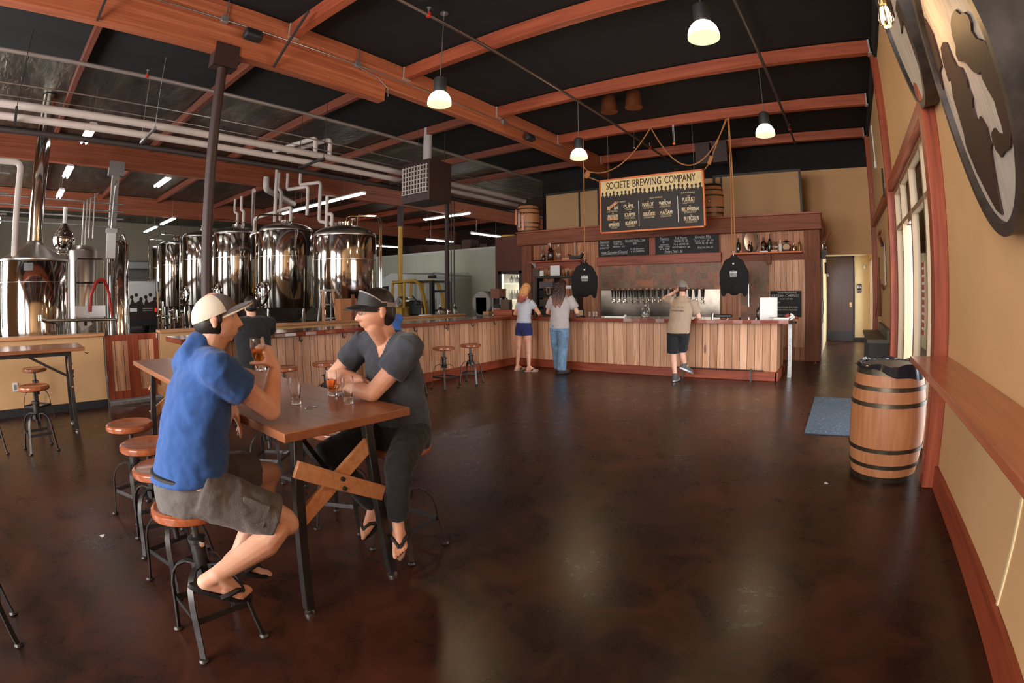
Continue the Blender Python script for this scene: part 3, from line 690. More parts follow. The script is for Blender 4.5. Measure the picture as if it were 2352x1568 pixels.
tag(MB().bb(-1.53, -1.38, 11.34, 11.5, Z2, Z2 + .045).build('old_book', M['cap_wood']), 'flat book under the corked jar', 'book')
o = MB().ball((0, 0, .03), .032, 10).build('peach_ball', plain('peach', (.62, .22, .09), .6)); o.location = (-2.20, 11.33, Z2); tag(o, 'small round orange object on the shelf edge', 'fruit')
s = thing('kitchen_scale', 'old round dial scales with a small pan on the right shelf', 'scales', (-1.19, 11.42, Z2))
MB().lathe([(.085, -.03), (.085, .03)], (0, 0, .10), 24, 0, Matrix.Rotation(PI / 2, 3, 'X')).bb(-.06, .06, -.04, .04, 0, .05).build('body', M['black'], s)
MB().lathe([(.075, -.032), (.0, -.034)], (0, 0, .10), 24, 0, Matrix.Rotation(-PI / 2, 3, 'X')).lathe([(.072, .031), (.0003, .033)], (0, 0, .10), 24, 0, Matrix.Rotation(PI / 2, 3, 'X')).build('dial', plain('aged_dial', (.52, .33, .18), .6), s)
MB().lathe([(.02, .18), (.02, .21), (.08, .22), (.08, .225)], n=16).bb(-.02, .02, -.02, .02, .225, .26).build('pan', M['black'], s)
s = thing('oval_mirror', 'grey oval framed mirror standing on the right shelf', 'mirror', (-2.02, 11.55, Z2))
ring = [(0.155 * math.cos(2 * PI * i / 32), 0, .27 + .26 * math.sin(2 * PI * i / 32)) for i in range(32)]
MB().tube(ring, .022, 8, closed=True).build('frame', plain('grey_frame', (.16, .12, .09), .6), s)
MB().ext([(0.15 * math.cos(2 * PI * i / 32), .27 + .25 * math.sin(2 * PI * i / 32)) for i in range(32)], .01, frame_m((0, 0.01, 0), (1, 0, 0), (0, 0, 1))).build('glass', plain('mirror_glass', (.5, .3, .2), .08, 1.0), s)

# merchandise cabinet on the left
s = thing('merchandise_rack', 'black open rack of folded shirts against the left of the back bar', 'rack', (0, 0, 0))
k = MB(); k.bb(-7.62, -7.56, 11.28, 11.58, .92, 1.98); k.bb(-6.40, -6.34, 11.28, 11.58, .92, 1.98); k.bb(-7.62, -6.34, 11.25, 11.58, 1.93, 1.98)
for z in (1.18, 1.42, 1.66): k.bb(-7.56, -7.05, 11.3, 11.58, z, z + .015)
k.bb(-7.06, -7.03, 11.3, 11.58, .92, 1.93); k.build('frame', M['black_frame'], s)
for i, (z, c) in enumerate(((1.435, (.02, .02, .022)), (1.675, (.16, .13, .15)), (1.195, (.10, .07, .06)), (.95, (.05, .035, .03)))):
    q = MB()
    for j in range(5): q.bb(-7.52, -7.09, 11.32, 11.56, z + j * .034, z + j * .034 + .03)
    tag(q.build('folded_shirts', plain('cloth_%d' % i, c, .9), bevel=.008), ['black folded shirts on the middle rack shelf', 'grey folded shirts on the top rack shelf', 'brown folded shirts on the low rack shelf', 'dark folded shirts at the bottom of the rack'][i], 'shirts')
tag(MB().bb(-7.15, -6.87, 11.30, 11.31, 1.985, 2.25).build('paper_notice', M['paper']), 'printed white notice standing on the merchandise rack', 'notice')
tag(MB().bb(-7.47, -7.35, 11.28, 11.29, 1.985, 2.13).build('price_card', M['paper']), 'small white card standing at the left on the rack', 'card')
tag(MB().bb(-6.74, -6.52, 11.29, 11.30, 1.64, 1.72).build('price_card', M['paper']), 'white card pinned low inside the rack at the right', 'card')
tag(MB().box((-6.70, 11.295, 1.82), (.16, .01, .15), 0, 0, Matrix.Rotation(.15, 3, 'Y')).build('photo_print', plain('photo_red', (.3, .1, .06), .5)), 'tilted reddish photo inside the rack at the right', 'photo')
s = thing('picture_frame', 'small tilted gold frame hanging in the rack', 'picture frame', (-7.21, 11.31, 1.50)); s.rotation_euler = (0, -.08, 0)
q = MB(); q.bb(-.055, -.04, -.01, .01, 0, .19); q.bb(.04, .055, -.01, .01, 0, .19); q.bb(-.055, .055, -.01, .01, 0, .015); q.bb(-.055, .055, -.01, .01, .175, .19); q.build('frame', plain('gold', (.65, .36, .16), .4, .4), s)
MB().bb(-.04, .04, 0, .008, .015, .175).build('picture', M['black'], s)
for i, x in enumerate((-7.30, -7.24, -6.80, -6.72, -6.66, -6.60)):
    o = MB().lathe([(.025, 0), (.033, .01), (.038, .14)], n=14).build('tasting_glass', M['glass'] if i != 4 else plain('dark_ceramic', (.05, .03, .025), .3)); o.location = (x, 11.4, 1.98)
    tag(o, ['glass just left of the printed notice on the rack', 'glass touching the printed notice on the rack', 'glass just right of the printed notice', 'second glass right of the printed notice', 'dark ceramic cup right of the notice', 'last glass at the right end of the rack'][i], 'glass', 'glasses on the rack')
tag(MB().bb(-8.02, -7.66, 11.53, 11.545, 1.15, 2.22).bb(-7.98, -7.72, 11.522, 11.53, 1.86, 1.98, 1).build('shirt_display', [plain('grey_shirt_cloth', (.12, .085, .07), .9), plain('faded_red', (.25, .05, .04), .9)], bevel=.004), 'grey shirt pinned flat to the boards beside the cooler', 'shirt')

# glass door cooler in the brown panel
s = thing('bottle_cooler', 'lit glass door cooler of bottles set in the brown panel', 'cooler', (0, 0, 0))
lit = emit('cooler_light', (1.0, .90, .62), 1.7)
MB().bb(-8.98, -8.28, 12.36, 12.4, .1, 2.1).build('lit_back', lit, s, smooth=0)
MB().bb(-9.0, -8.96, 11.62, 12.4, .1, 2.1).bb(-8.30, -8.26, 11.62, 12.4, .1, 2.1).build('liner', M['white'], s, smooth=0)
MB().bb(-9.04, -8.94, 11.50, 11.56, 0, 2.17).bb(-8.31, -8.21, 11.50, 11.56, 0, 2.17).bb(-9.04, -8.21, 11.50, 11.56, 2.09, 2.17).build('door_frame', M['black_frame'], s)
MB().bb(-8.93, -8.88, 11.52, 11.56, .1, 2.09).build('lit_edge', lit, s)
for z in (1.33, 1.80): MB().bb(-8.96, -8.30, 11.62, 12.3, z, z + .035).build('shelf', emit('cooler_shelf', (1, .93, .70), .9), s)
for z, hh in ((1.365, .27), (1.835, .22)):
    for i in range(6):
        q = MB(); bottle(q, 0, 0, 0, hh, .042, 0, .4); o = q.build('white_bottle', M['silver_paint'] if i % 2 else M['paper']); o.location = (-8.84 + i * .098, 11.75, z)
        tag(o, 'pale bottle in the %s row of the lit cooler' % ('lower' if z < 1.5 else 'upper'), 'bottle', 'bottles in the %s cooler row' % ('lower' if z < 1.5 else 'upper'))

# things standing on the bar
g = thing('growler', 'large clear glass growler jug standing on the bar', 'jug', (-3.58, 8.98, 1.055))
MB().lathe([(.055, 0), (.082, .008), (.085, .05), (.085, .15), (.06, .19), (.028, .21), (.028, .245), (.034, .25), (.030, .25), (.023, .245), (.023, .21), (.055, .187), (.079, .15), (.079, .05), (.07, .012), (0, .012)], n=24).build('glass', M['glass'], g)
MB().tube([(.03, 0, .235), (.06, 0, .245), (.075, 0, .225), (.07, 0, .19)], .007).build('handle', M['glass'], g)
MB().lathe([(.0, .013), (.068, .014), (.072, .04), (0, .045)], n=16).build('coins', plain('pale_coins', (.55, .45, .3), .5), g)
s = thing('display_frame', 'white framed notice standing at the right end of the bar', 'sign', (-1.27, 9.0, 1.055)); s.rotation_euler = (math.radians(-8), 0, .05)
MB().bb(-.145, .145, 0, .012, 0, .36).build('sheet', M['paper'], s); MB().bb(-.155, -.145, -.003, .015, 0, .37).bb(.145, .155, -.003, .015, 0, .37).bb(-.155, .155, -.003, .015, .36, .37).build('frame', M['white'], s)
MB().bb(-.09, .09, .015, .16, 0, .01).build('foot', M['white'], s)
put_bottle('dark_bottle', 'small dark brown bottle left of the white framed notice', -1.455, 1.055, .24, .04, M['brown_glass'], .35, 9.05)
tag(MB().box((-1.03, 8.92, 1.068), (.26, .17, .022), .06).build('paper_stack', M['paper']), 'low stack of white papers in front of the framed notice', 'papers')
tag(MB().box((-1.16, 8.90, 1.085), (.16, .05, .012), -.2).build('menu_card', M['cap_wood']), 'brown card lying on the white papers', 'card')
q = MB(); rr = random.Random(5)
for i in range(7): q.ball((-.86 + rr.uniform(-.08, .08), 8.9 + rr.uniform(-.05, .05), 1.08 + rr.uniform(-.01, .04)), (rr.uniform(.03, .06), .03, rr.uniform(.015, .03)), 6, i % 2, Matrix.Rotation(rr.uniform(-1, 1), 3, 'Y'))
tag(q.build('crumpled_bag', [M['paper'], plain('red_print', (.25, .03, .02), .4)], smooth=0), 'crumpled white and red bag at the far corner of the bar', 'bag')
s = thing('card_reader', 'low black drip tray with a steel end on the bar', 'tray', (-2.1, 8.98, 1.055)); MB().bb(-.13, .17, -.07, .07, .02, .075).build('tray', M['black_gloss'], s, bevel=.012); MB().lathe([(.03, 0), (.03, .09), (.02, .1)], (-.17, -.02, 0), 12).build('knob', M['steel'], s)
tag(MB().box((-4.18, 8.95, 1.066), (.42, .12, .022), .05).ball((-3.98, 8.95, 1.09), (.03, .03, .02), 8).build('cutting_board', M['paper']), 'flat white tray on the left part of the bar', 'tray')
s = thing('table_card', 'small black table frame with a cream card on the bar', 'frame', (-4.98, 8.98, 1.055)); MB().bb(-.08, .08, 0, .02, 0, .15).bb(-.08, .08, -.03, .06, 0, .012).build('frame', M['black_frame'], s); MB().bb(-.06, .06, -.004, 0, .025, .13).build('card', M['sign_cream'], s)
for i, x in enumerate((-4.77, -4.68, -4.62, -5.62)):
    o = MB().lathe([(.022, 0), (.028, .012), (.033, .10), (.031, .10), (.026, .016), (0, .014)], n=16).build('tasting_glass', M['glass']); o.location = (x, 8.98, 1.055)
    tag(o, ['nearest tasting glass right of the small black table frame', 'middle glass of three beside the small black frame', 'third glass right of the small black frame', 'tasting glass on the bar by the long haired person'][i], 'glass')
for i, x in enumerate((-1.72, -1.95, -1.45)):
    o = MB().lathe([(.02, 0), (.024, .03), (.018, .035)], n=12).build('candle_holder', M['steel'] if i else M['black_gloss']); o.location = (x, 8.72, 1.055)
    tag(o, ['small black votive near the bar edge right of the tray', 'small shiny votive near the bar edge', 'small shiny votive below the framed notice'][i], 'votive')
s = thing('wooden_tray_box', 'red brown wooden box at the corner of the bar', 'box', (-6.85, 9.02, 1.055)); MB().bb(-.30, .22, -.12, .12, 0, .11).build('body', M['red_x'], s, bevel=.005); MB().bb(-.31, .23, -.13, .13, .11, .125).build('lid', M['red_x'], s)
tag(MB().bb(-7.18, -6.92, 9.2, 9.3, 1.055, 1.40).build('brown_menu_board', plain('brown_board', (.10, .055, .035), .7)), 'upright brown board with faded writing behind the wooden box', 'board')
tag(MB().bb(-7.42, -7.22, 9.24, 9.42, 1.055, 1.20).build('carton', plain('cardboard', (.28, .17, .10), .8)), 'brown carton beside the upright brown board', 'carton')
tag(MB().bb(-7.42, -7.24, 9.25, 9.41, 1.20, 1.29).build('card_terminal', M['black_gloss']), 'black terminal box on top of the brown carton', 'terminal')
tag(MB().bb(-7.62, -7.44, 9.1, 9.3, 1.055, 1.13).build('carton', plain('cardboard_light', (.42, .22, .11), .8)), 'low open tan carton left of the brown carton', 'carton')
s = thing('microphone_stick', 'thin black upright stick with a wire on the wooden box', 'stand', (-6.80, 9.05, 1.18)); MB().bb(-.015, .015, -.012, .012, 0, .17).build('stick', M['black'], s); MB().tube([(.02, 0, .16), (.07, 0, .13), (.07, 0, .06), (.03, 0, .02)], .003).build('wire', M['black'], s)
tag(MB().tube([(-2.07, 11.52, 1.18), (-2.075, 11.52, 1.90)], .016, 10).build('steel_tube', M['chrome']), 'upright shiny steel tube on the slate tiles right of the hoodie', 'tube')

# framed panels and barrels on top of the back bar
for i, (x0, x1, lab) in enumerate(((-7.42, -5.85, 'cream panel in a black frame above the left of the back bar'), (-2.78, -.85, 'cream panel in a black frame above the right of the back bar'))):
    s = thing('framed_panel', lab, 'panel', (0, 11.9, 0)); a, b = x0 * 1.03, x1 * 1.03
    MB().bb(a, b, 0, .05, 3.22, 4.24).build('panel', plain('panel_cream_%d' % i, srgb(176, 138, 98), .8), s, smooth=0)
    q = MB(); q.bb(a - (.0 if i == 0 else .06), a, -.03, .06, 3.2, 4.28) if i else None
    q.bb(b, b + (.22 if i == 0 else .05), -.03, .06, 3.2, 4.28); q.bb(a, b, -.03, .06, 4.24, 4.29); q.bb(a, b, -.03, .06, 3.16, 3.24)
    if i == 0: q.bb(-6.60, -6.56, -.03, .0, 3.24, 4.24)
    else: q.bb(-2.74, -2.70, -.03, .0, 3.24, 4.24)
    q.build('frame', M['black_frame'], s)
def barrel(name, label, loc, H, r0, r1, hoops, lid=True, rz=0.0, bung=False):
    s = thing(name, label, 'barrel', loc, rz)
    n = 14; prof = []
    for i in range(n + 1):
        z = i / n; prof.append((r0 + (r1 - r0) * (1 - (2 * z - 1) ** 2), z * H))
    q = MB()
    body = [(r0 * .9, 0.0)] + prof
    if lid: body += [(r0 * .9, H), (r0 * .9, H - .03), (0.001, H - .03)]
    else: body += [(r0 - .03, H), (r0 + (r1 - r0) * .3 - .03, H * .8), (r1 - .05, H * .5), (r0 - .04, .05), (0.001, .05)]
    q.lathe(body, n=40); q.build('staves', M['barrel'], s)
    for z0, z1 in hoops:
        f = lambda z: r0 + (r1 - r0) * (1 - (2 * z - 1) ** 2)
        MB().lathe([(f(z0) + .0, z0 * H), (f(z0) + .007, z0 * H), (f(z1) + .007, z1 * H), (f(z1), z1 * H)], n=40).build('hoop', M['bronze'], s)
    if bung: MB().ball((0, -r1, H * .5), .025, 8).build('bung', M['chrome'], s)
    return s
HP = [(.0, .06), (.15, .19), (.30, .345), (.64, .685), (.80, .84), (.93, 1.0)]
b1 = barrel('wine_barrel', "oak barrel with metal tags on top of the back bar's left end", (-8.15, 11.75, 3.22), .80, .27, .34, HP)
for i, (x, z0, z1) in enumerate(((-.16, .22, .62), (-.06, .12, .55), (.06, .05, .5))):
    t = MB().bb(x - .035, x + .035, -.36, -.35, z0, z1).ball((x, -.355, z1), .035, 8).build('metal_tag', plain('copper_tag%d' % i, ((.62, .22, .12), (.42, .3, .24), (.66, .28, .22))[i], .3, .7), b1)
barrel('wine_barrel', 'oak barrel on the back bar half hidden behind the hanging menu sign', (-2.98, 11.95, 3.22), .85, .25, .31, HP, bung=True)
# ------------------------------------------------------------------ low wall between tasting room and brewery
def low_wall(y0, y1, lab, nm):
    w = MB().bb(-8.6, -8.45, y0, y1, 0, 1.02); return struct(nm, w, M['cream'], lab, smooth=0)
low_wall(-4.2, 1.30, 'low cream wall in front of the brew kettle', 'wall_low'); low_wall(2.22, 9.4, 'low cream wall behind the bar', 'wall_low')
struct('trim_8', MB().bb(-8.65, -8.40, -4.2, 1.32, 1.02, 1.065), M['cap_wood'], 'wooden cap on the low wall', bevel=.006)
struct('trim_9', MB().bb(-8.65, -8.40, 2.20, 9.4, 1.02, 1.065), M['cap_wood'], 'wooden cap on the low wall behind the bar', bevel=.006)
struct('baseboard_left', MB().bb(-8.45, -8.435, -4.2, 1.30, 0, .11), M['rubber_base'], 'black vinyl base of the low wall')
g = thing('swing_gate', 'low double gate of red frames and cedar boards in the low wall', 'gate', (-8.5, 0, 0))
for y0, y1 in ((1.34, 1.77), (1.77, 2.19)):
    k = MB(); k.bb(-.03, .03, y0, y0 + .09, .08, 1.03); k.bb(-.03, .03, y1 - .09, y1, .08, 1.03); k.bb(-.027, .027, y0 + .09, y1 - .09, .94, 1.028); k.bb(-.027, .027, y0 + .09, y1 - .09, .082, .20)
    k.build('door', M['red_z'], g, bevel=.004)
    MB().bb(-.015, .015, y0 + .09, y1 - .09, .20, .94).build('cedar_panel', M['cedar_zy'], g, smooth=0)
MB().bb(-.05, .05, 1.33, 2.2, .0, .045).build('threshold', M['galv'], g); MB().bb(.03, .04, 2.155, 2.17, .95, 1.02).build('latch', M['white'], g)
s = thing('wall_outlet', 'white power outlet on the low cream wall beside the stools', 'outlet', (-8.45, -.07, .40)); MB().bb(0, .01, -.04, .04, -.06, .06).build('plate', M['white'], s, bevel=.003); MB().bb(.01, .013, -.02, .02, -.035, .035).build('socket', plain('grey_socket', (.25, .24, .22), .5), s)

# ------------------------------------------------------------------ fermenters
def tank(name, label, x, y, r, zb, zt, dome, man=True, pipe=None, band=None):
    t = thing(name, label, 'tank', (x, y, 0))
    a = math.atan2(-y, -x)            # side that faces the room
    MB().lathe([(r * .985, zb), (r, zb + .02), (r, zt - .04), (r * .985, zt)], n=64).build('shell', M['steel'], t)
    pr = [(r * .985, zt)] + [(r * math.cos(q), zt + dome * math.sin(q)) for q in [PI / 2 * i / 10 for i in range(1, 10)]] + [(.001, zt + dome)]
    MB().lathe(pr, n=64).build('dome', M['steel_rough'], t)
    MB().lathe([(.12, zb - .62), (.14, zb - .55), (r * .93, zb - .01), (r * .97, zb)], n=48).build('cone_bottom', M['steel_rough'], t)
    MB().lathe([(r + .004, zb + (zt - zb) * .66), (r + .004, zb + (zt - zb) * .668)], n=64).build('weld_seam', M['steel_rough'], t)
    for k in range(4):
        q = a + PI / 4 + k * PI / 2
        MB().tube([(r * .86 * math.cos(q), r * .86 * math.sin(q), 0), (r * .86 * math.cos(q), r * .86 * math.sin(q), zb + .05)], .045, 12).build('leg', M['steel'], t)
    MB().lathe([(.16, zt + dome - .02), (.16, zt + dome + .05), (.18, zt + dome + .05), (.18, zt + dome + .08), (.001, zt + dome + .09)], n=24).build('top_hatch', M['steel'], t)
    if man:
        q = a - .95; c = Vector((r * math.cos(q), r * math.sin(q), zb + .38)); n_ = Vector((math.cos(q), math.sin(q), 0)); s_ = Vector((-math.sin(q), math.cos(q), 0))
        R = Matrix((s_, Vector((0, 0, 1)), n_)).transposed()
        m = MB().lathe([(.23, -.03), (.23, .05), (.20, .07), (.001, .085)], c, 24, 0, R, 1.3).build('manway', M['steel'], t)
        w = MB(); pts = [c + n_ * .14 + s_ * .13 * math.cos(2 * PI * i / 20) + Vector((0, 0, .17 * math.sin(2 * PI * i / 20))) for i in range(20)]
        w.tube(pts, .014, 6, closed=True)
        for i in range(3):
            e = s_ * .13 * math.cos(PI * i / 3 + .4) + Vector((0, 0, .17 * math.sin(PI * i / 3 + .4))); w.tube([c + n_ * .14 + e, c + n_ * .14 - e], .010, 6)
        w.build('hand_wheel', M['chrome'], m)
        MB().tube([c + Vector((0, 0, -.36)) + n_ * .02, c + Vector((0, 0, -.36)) + n_ * .2, c + Vector((0, 0, -.36)) + n_ * .2 + s_ * .1], .022, 8).build('sample_valve', M['chrome'], t)
    q = a + (PI / 2 if pipe == 'R' else -PI / 2)
    px, py = (r + .07) * math.cos(q), (r + .07) * math.sin(q)
    z1 = zt + dome + .22
    MB().tube([(px, py, .5), (px, py, z1 - .15), (px * .94, py * .94, z1 - .04), (px * .85, py * .85, z1), (px * .15, py * .15, z1), (px * .05, py * .05, z1 - .03), (px * .05, py * .05, zt + dome)], .022, 8).build('cip_pipe', M['steel'], t)
    if pipe == 'R':
        MB().tube([(px * 1.05, py * 1.05, .5), (px * 1.05, py * 1.05, z1 - .12), (px * 1.0, py * 1.0, z1 - .02), (px * .9, py * .9, z1 + .02), (px * .4, py * .4, z1 + .02), (px * .35, py * .35, z1 - .02), (px * .35, py * .35, zt + dome * .95)], .018, 8).build('cip_pipe', M['steel'], t)
    MB().tube([(.22, .05, zt + dome * .9), (.22, .05, zt + dome + .12), (.30, .1, zt + dome + .12)], .025, 8).build('relief_valve', M['chrome'], t)
    return t
tank('brite_tank', 'wide domed steel tank standing nearest to the forklift', -9.85, 6.83, .74, 1.28, 2.86, .27, False, 'R')
tank('fermenter', 'tall steel fermenter with a hand wheel, left of the wide domed tank', -12.60, 6.78, .75, 1.25, 3.24, .24)
tank('fermenter', 'steel fermenter just right of the brown column, second from the wide domed tank', -16.0, 6.80, .78, 1.28, 3.50, .25)
tank('fermenter', 'steel fermenter half hidden by the brown column', -19.4, 6.80, .80, 1.28, 3.72, .26)
tank('fermenter', 'narrow steel fermenter beyond the column near the roller door', -23.3, 6.85, .72, 1.2, 3.78, .24, False)
tank('fermenter', 'farthest steel fermenter beside the roller door', -25.3, 6.9, .70, 1.2, 3.75, .24, False)

# white insulated lines
def pipe(name, label, pts, r, mat, cat='pipe', grp=None, n=10, caps=True):
    P = [Vector(p) for p in pts]; out = [P[0]]
    for i in range(1, len(P) - 1):
        a = (P[i - 1] - P[i]); b = (P[i + 1] - P[i]); d = min(r * 2.2, a.length * .45, b.length * .45)
        p0, p2 = P[i] + a.normalized() * d, P[i] + b.normalized() * d
        for k in range(5):
            q = k / 4; out.append(p0 * (1 - q) ** 2 + P[i] * 2 * q * (1 - q) + p2 * q * q)
    out.append(P[-1])
    return tag(MB().tube(out, r, n).build(name, mat), label, cat, grp)
PW = M['pipe_white']
pipe('insulated_pipe', 'upper of two thick white insulated pipes running over the low wall', [(-9.15, -4.1, 4.42), (-9.15, 13.0, 4.42)], .066, PW, n=14)
pipe('insulated_pipe', 'lower of two thick white insulated pipes running over the low wall', [(-9.25, -4.1, 4.26), (-9.25, 13.0, 4.26)], .060, PW, n=14)
pipe('insulated_pipe', 'first of two white pipe bends rising off the thick ceiling pipes', [(-9.15, 5.52, 4.42), (-9.15, 5.52, 4.78), (-10.6, 5.3, 4.78)], .05, PW)
pipe('insulated_pipe', 'second white pipe bend rising off the thick ceiling pipes', [(-9.15, 5.88, 4.42), (-9.15, 5.88, 4.82), (-10.6, 5.66, 4.82)], .05, PW)
pipe('insulated_pipe', 'white pipe dropping to the left side of the tall fermenter beside the wide tank', [(-13.3, 6.85, 5.0), (-13.3, 6.85, 4.55), (-13.1, 6.85, 4.45), (-13.1, 6.85, 3.62)], .048, PW)
pipe('insulated_pipe', 'white pipe dropping onto the dome of the tall fermenter', [(-12.95, 6.6, 5.0), (-12.95, 6.6, 3.55)], .048, PW)
pipe('insulated_pipe', 'white pipe with a long jog dropping between the two big tanks', [(-12.85, 6.9, 4.9), (-12.85, 6.9, 4.45), (-11.7, 6.9, 4.35), (-11.7, 6.9, 3.6)], .046, PW)
pipe('insulated_pipe', 'second jogged white pipe between the two big tanks', [(-12.3, 7.0, 4.9), (-12.3, 7.0, 4.50), (-11.25, 7.0, 4.40), (-11.25, 7.0, 3.4), (-10.5, 7.0, 3.25)], .046, PW)
pipe('insulated_pipe', 'white pipe running level above the tall fermenter', [(-14.6, 6.75, 3.45), (-14.6, 6.75, 3.85), (-12.3, 6.75, 3.88), (-12.3, 6.75, 3.5)], .046, PW)
pipe('insulated_pipe', 'white pipe dropping to the left of the wide domed tank', [(-10.75, 6.9, 3.95), (-10.75, 6.9, 2.95)], .045, PW)
pipe('insulated_pipe', 'short white pipe loop beside the wide domed tank', [(-10.75, 6.9, 3.5), (-10.5, 6.9, 3.5), (-10.5, 6.9, 2.95)], .045, PW)
pipe('insulated_pipe', 'left of two white pipes with a jog above the second fermenter', [(-16.55, 6.9, 4.75), (-16.55, 6.9, 4.30), (-16.3, 6.9, 4.25), (-16.3, 6.9, 3.85), (-17.8, 6.9, 3.6)], .046, PW)
pipe('insulated_pipe', 'right of two white pipes with a jog above the second fermenter', [(-16.0, 6.9, 4.75), (-16.0, 6.9, 4.30), (-15.78, 6.9, 4.25), (-15.78, 6.9, 3.75)], .046, PW)
pipe('insulated_pipe', 'white pipe hanging beside the brown column', [(-19.2, 6.9, 4.5), (-19.2, 6.9, 3.9)], .06, PW)
pipe('insulated_pipe', 'fat white duct bend hanging under the roof above the tall fermenter', [(-15.5, 8.6, 4.6), (-13.6, 6.6, 4.55), (-13.6, 6.6, 4.9)], .09, PW)
pipe('insulated_pipe', 'diagonal white duct running back over the fermenters', [(-20.5, 9.4, 4.5), (-14.2, 6.5, 4.6)], .06, PW)
# dark mains and conduits
pipe('dark_pipe', 'long dark sprinkler main under the white pipes', [(-9.5, -4.1, 4.12), (-9.5, 22.5, 4.12)], .05, M['pipe_dark'])
pipe('sprinkler_pipe', 'pale sprinkler pipe along the edge of the black ceiling', [(-8.5, -4.1, 5.0), (-8.6, 13.0, 5.0)], .035, plain('pale_pipe', (.36, .30, .27), .4, .4))
pipe('conduit', 'bright upper conduit crossing in front of the brewery ceiling', [(-8.5, -4.1, 4.52), (-8.55, 13.1, 4.52)], .013, M['conduit'])
pipe('conduit', 'thin lower conduit crossing in front of the brewery ceiling', [(-9.0, -4.1, 4.5), (-9.0, 13.1, 4.5)], .008, M['conduit'])
pipe('sprinkler_pipe', 'sprinkler pipe with red fittings crossing the tasting room ceiling', [(-4.25, -4.1, 4.98), (-4.25, 13.1, 4.98)], .024, plain('sprinkler_steel', (.20, .15, .13), .35, .8))
pipe('sprinkler_pipe', 'dark sprinkler pipe on the entrance side of the ceiling', [(-.92, -4.1, 4.98), (-.92, 12.2, 4.98)], .024, M['pipe_dark'])
def sprinkler(x, y, z, label):
    s = thing('sprinkler', label, 'sprinkler', (x, y, z)); MB().lathe([(.03, -.03), (.035, 0), (.03, .03)], n=10).build('fitting', M['red_plastic'], s); MB().tube([(0, 0, .02), (0, 0, .10)], .012, 6).lathe([(.03, .10), (.03, .105)], n=10).build('head', M['galv'], s)
for i, (y, l) in enumerate(((2.4, 'red sprinkler fitting nearest the camera on the ceiling pipe'), (3.97, 'red sprinkler fitting above the nearest pendant lamp'), (11.2, 'red sprinkler fitting over the hanging menu sign'))): sprinkler(-4.25, y, 4.98, l)
sprinkler(-.92, 11.0, 4.98, 'sprinkler fitting on the pipe near the right hand pendant lamp'); sprinkler(-8.52, 1.75, 5.0, 'red sprinkler fitting on the pipe left of the brown column')
for i, (y, s_) in enumerate(((-.2, 'far left'), (2.0, 'left'), (5.3, 'middle'), (7.8, 'right'))):
    tag(MB().bb(-9.42, -8.42, y - .02, y + .02, 4.14, 4.18).tube([(-9.4, y, 4.16), (-9.4, y, 5.36)], .006, 6).tube([(-8.45, y, 4.16), (-8.45, y, 5.36)], .006, 6).build('pipe_trapeze', M['dark_steel'] if i != 1 else M['galv']), 'strut trapeze carrying the white pipes, %s one' % s_, 'pipe hanger', 'pipe trapezes')
pipe('conduit', 'conduit along the face of the deep roof beam', [(-6.24, -4.1, 5.07), (-6.24, 10.6, 5.07)], .012, M['conduit'])
for y, l in ((2.15, 'grey junction box on the beam left of the black speaker'), (4.38, 'grey junction box on the beam near the splice'), (8.1, 'grey junction box on the beam near the far speaker')):
    s = thing('junction_box', l, 'junction box', (-6.225, y, 5.07)); MB().bb(-.04, .03, -.05, .05, -.05, .05).build('box', M['galv'], s, bevel=.006); MB().tube([(0, .01, .05), (0, .01, .28)], .012, 8).build('stub', M['conduit'], s)
pipe('cable', 'bright cable loop at the end of the deep beam', [(-6.235, 4.45, 5.03), (-6.235, 4.8, 4.98), (-6.235, 5.03, 4.85), (-6.235, 5.04, 4.72)], .008, M['conduit'])
for y, l in ((2.56, 'black speaker on the beam beside the brown column'), (8.95, 'black speaker on the far part of the beam')):
    s = thing('speaker', l, 'speaker', (-6.15, y, 4.93)); MB().box((0, 0, 0), (.14, .26, .13), 0, 0, Matrix.Rotation(-.35, 3, 'Y')).build('body', M['mesh_black'], s, bevel=.03); MB().bar((-.10, 0, 0), (-.03, 0, 0), .03, .03).build('bracket', M['black'], s)
s = thing('speaker', 'dark box under the roof at the top edge of the picture', 'speaker', (-4.15, 3.75, 5.22)); MB().box((0, 0, 0), (.22, .26, .2), .3).build('body', M['mesh_black'], s, bevel=.02); MB().bb(-.02, .02, -.02, .02, .08, .16).build('bracket', M['black'], s)
for (y, dx) in ((.55, 0), (2.98, 0)):
    tag(MB().bar((-6.255, y, 4.62), (-5.55, y + .05, 5.20), .03, .03).build('steel_brace', M['pipe_dark']), 'thin dark diagonal rod across the deep beam, %s' % ('left of the column' if y < 1 else 'right of the column'), 'brace')
# unit heater
s = thing('unit_heater', 'brown unit heater with louvres hanging from the ceiling with a grey flue', 'heater', (-8.35, 8.0, 0))
MB().bb(-.44, .44, -.35, .35, 3.58, 4.50).build('cabinet', M['col_brown'], s, bevel=.01)
q = MB()
for i in range(9): q.bb(-.40 + i * .095, -.385 + i * .095, -.39, -.35, 3.76, 4.40)
for i in range(7): q.bb(-.42, .40, -.39, -.35, 3.76 + i * .10, 3.775 + i * .10)
q.build('louvre_grid', M['pipe_white'], s); MB().bb(-.41, .39, -.36, -.352, 3.75, 4.42).build('dark_opening', M['black'], s)
MB().lathe([(.10, 4.5), (.10, 5.36)], n=20).build('flue', plain('flue_white', (.42, .38, .36), .5), s)
MB().tube([(.35, .2, 4.5), (.35, .2, 5.36)], .008, 6).tube([(-.35, .2, 4.5), (-.35, .2, 5.36)], .008, 6).build('hanger_rod', M['dark_steel'], s)

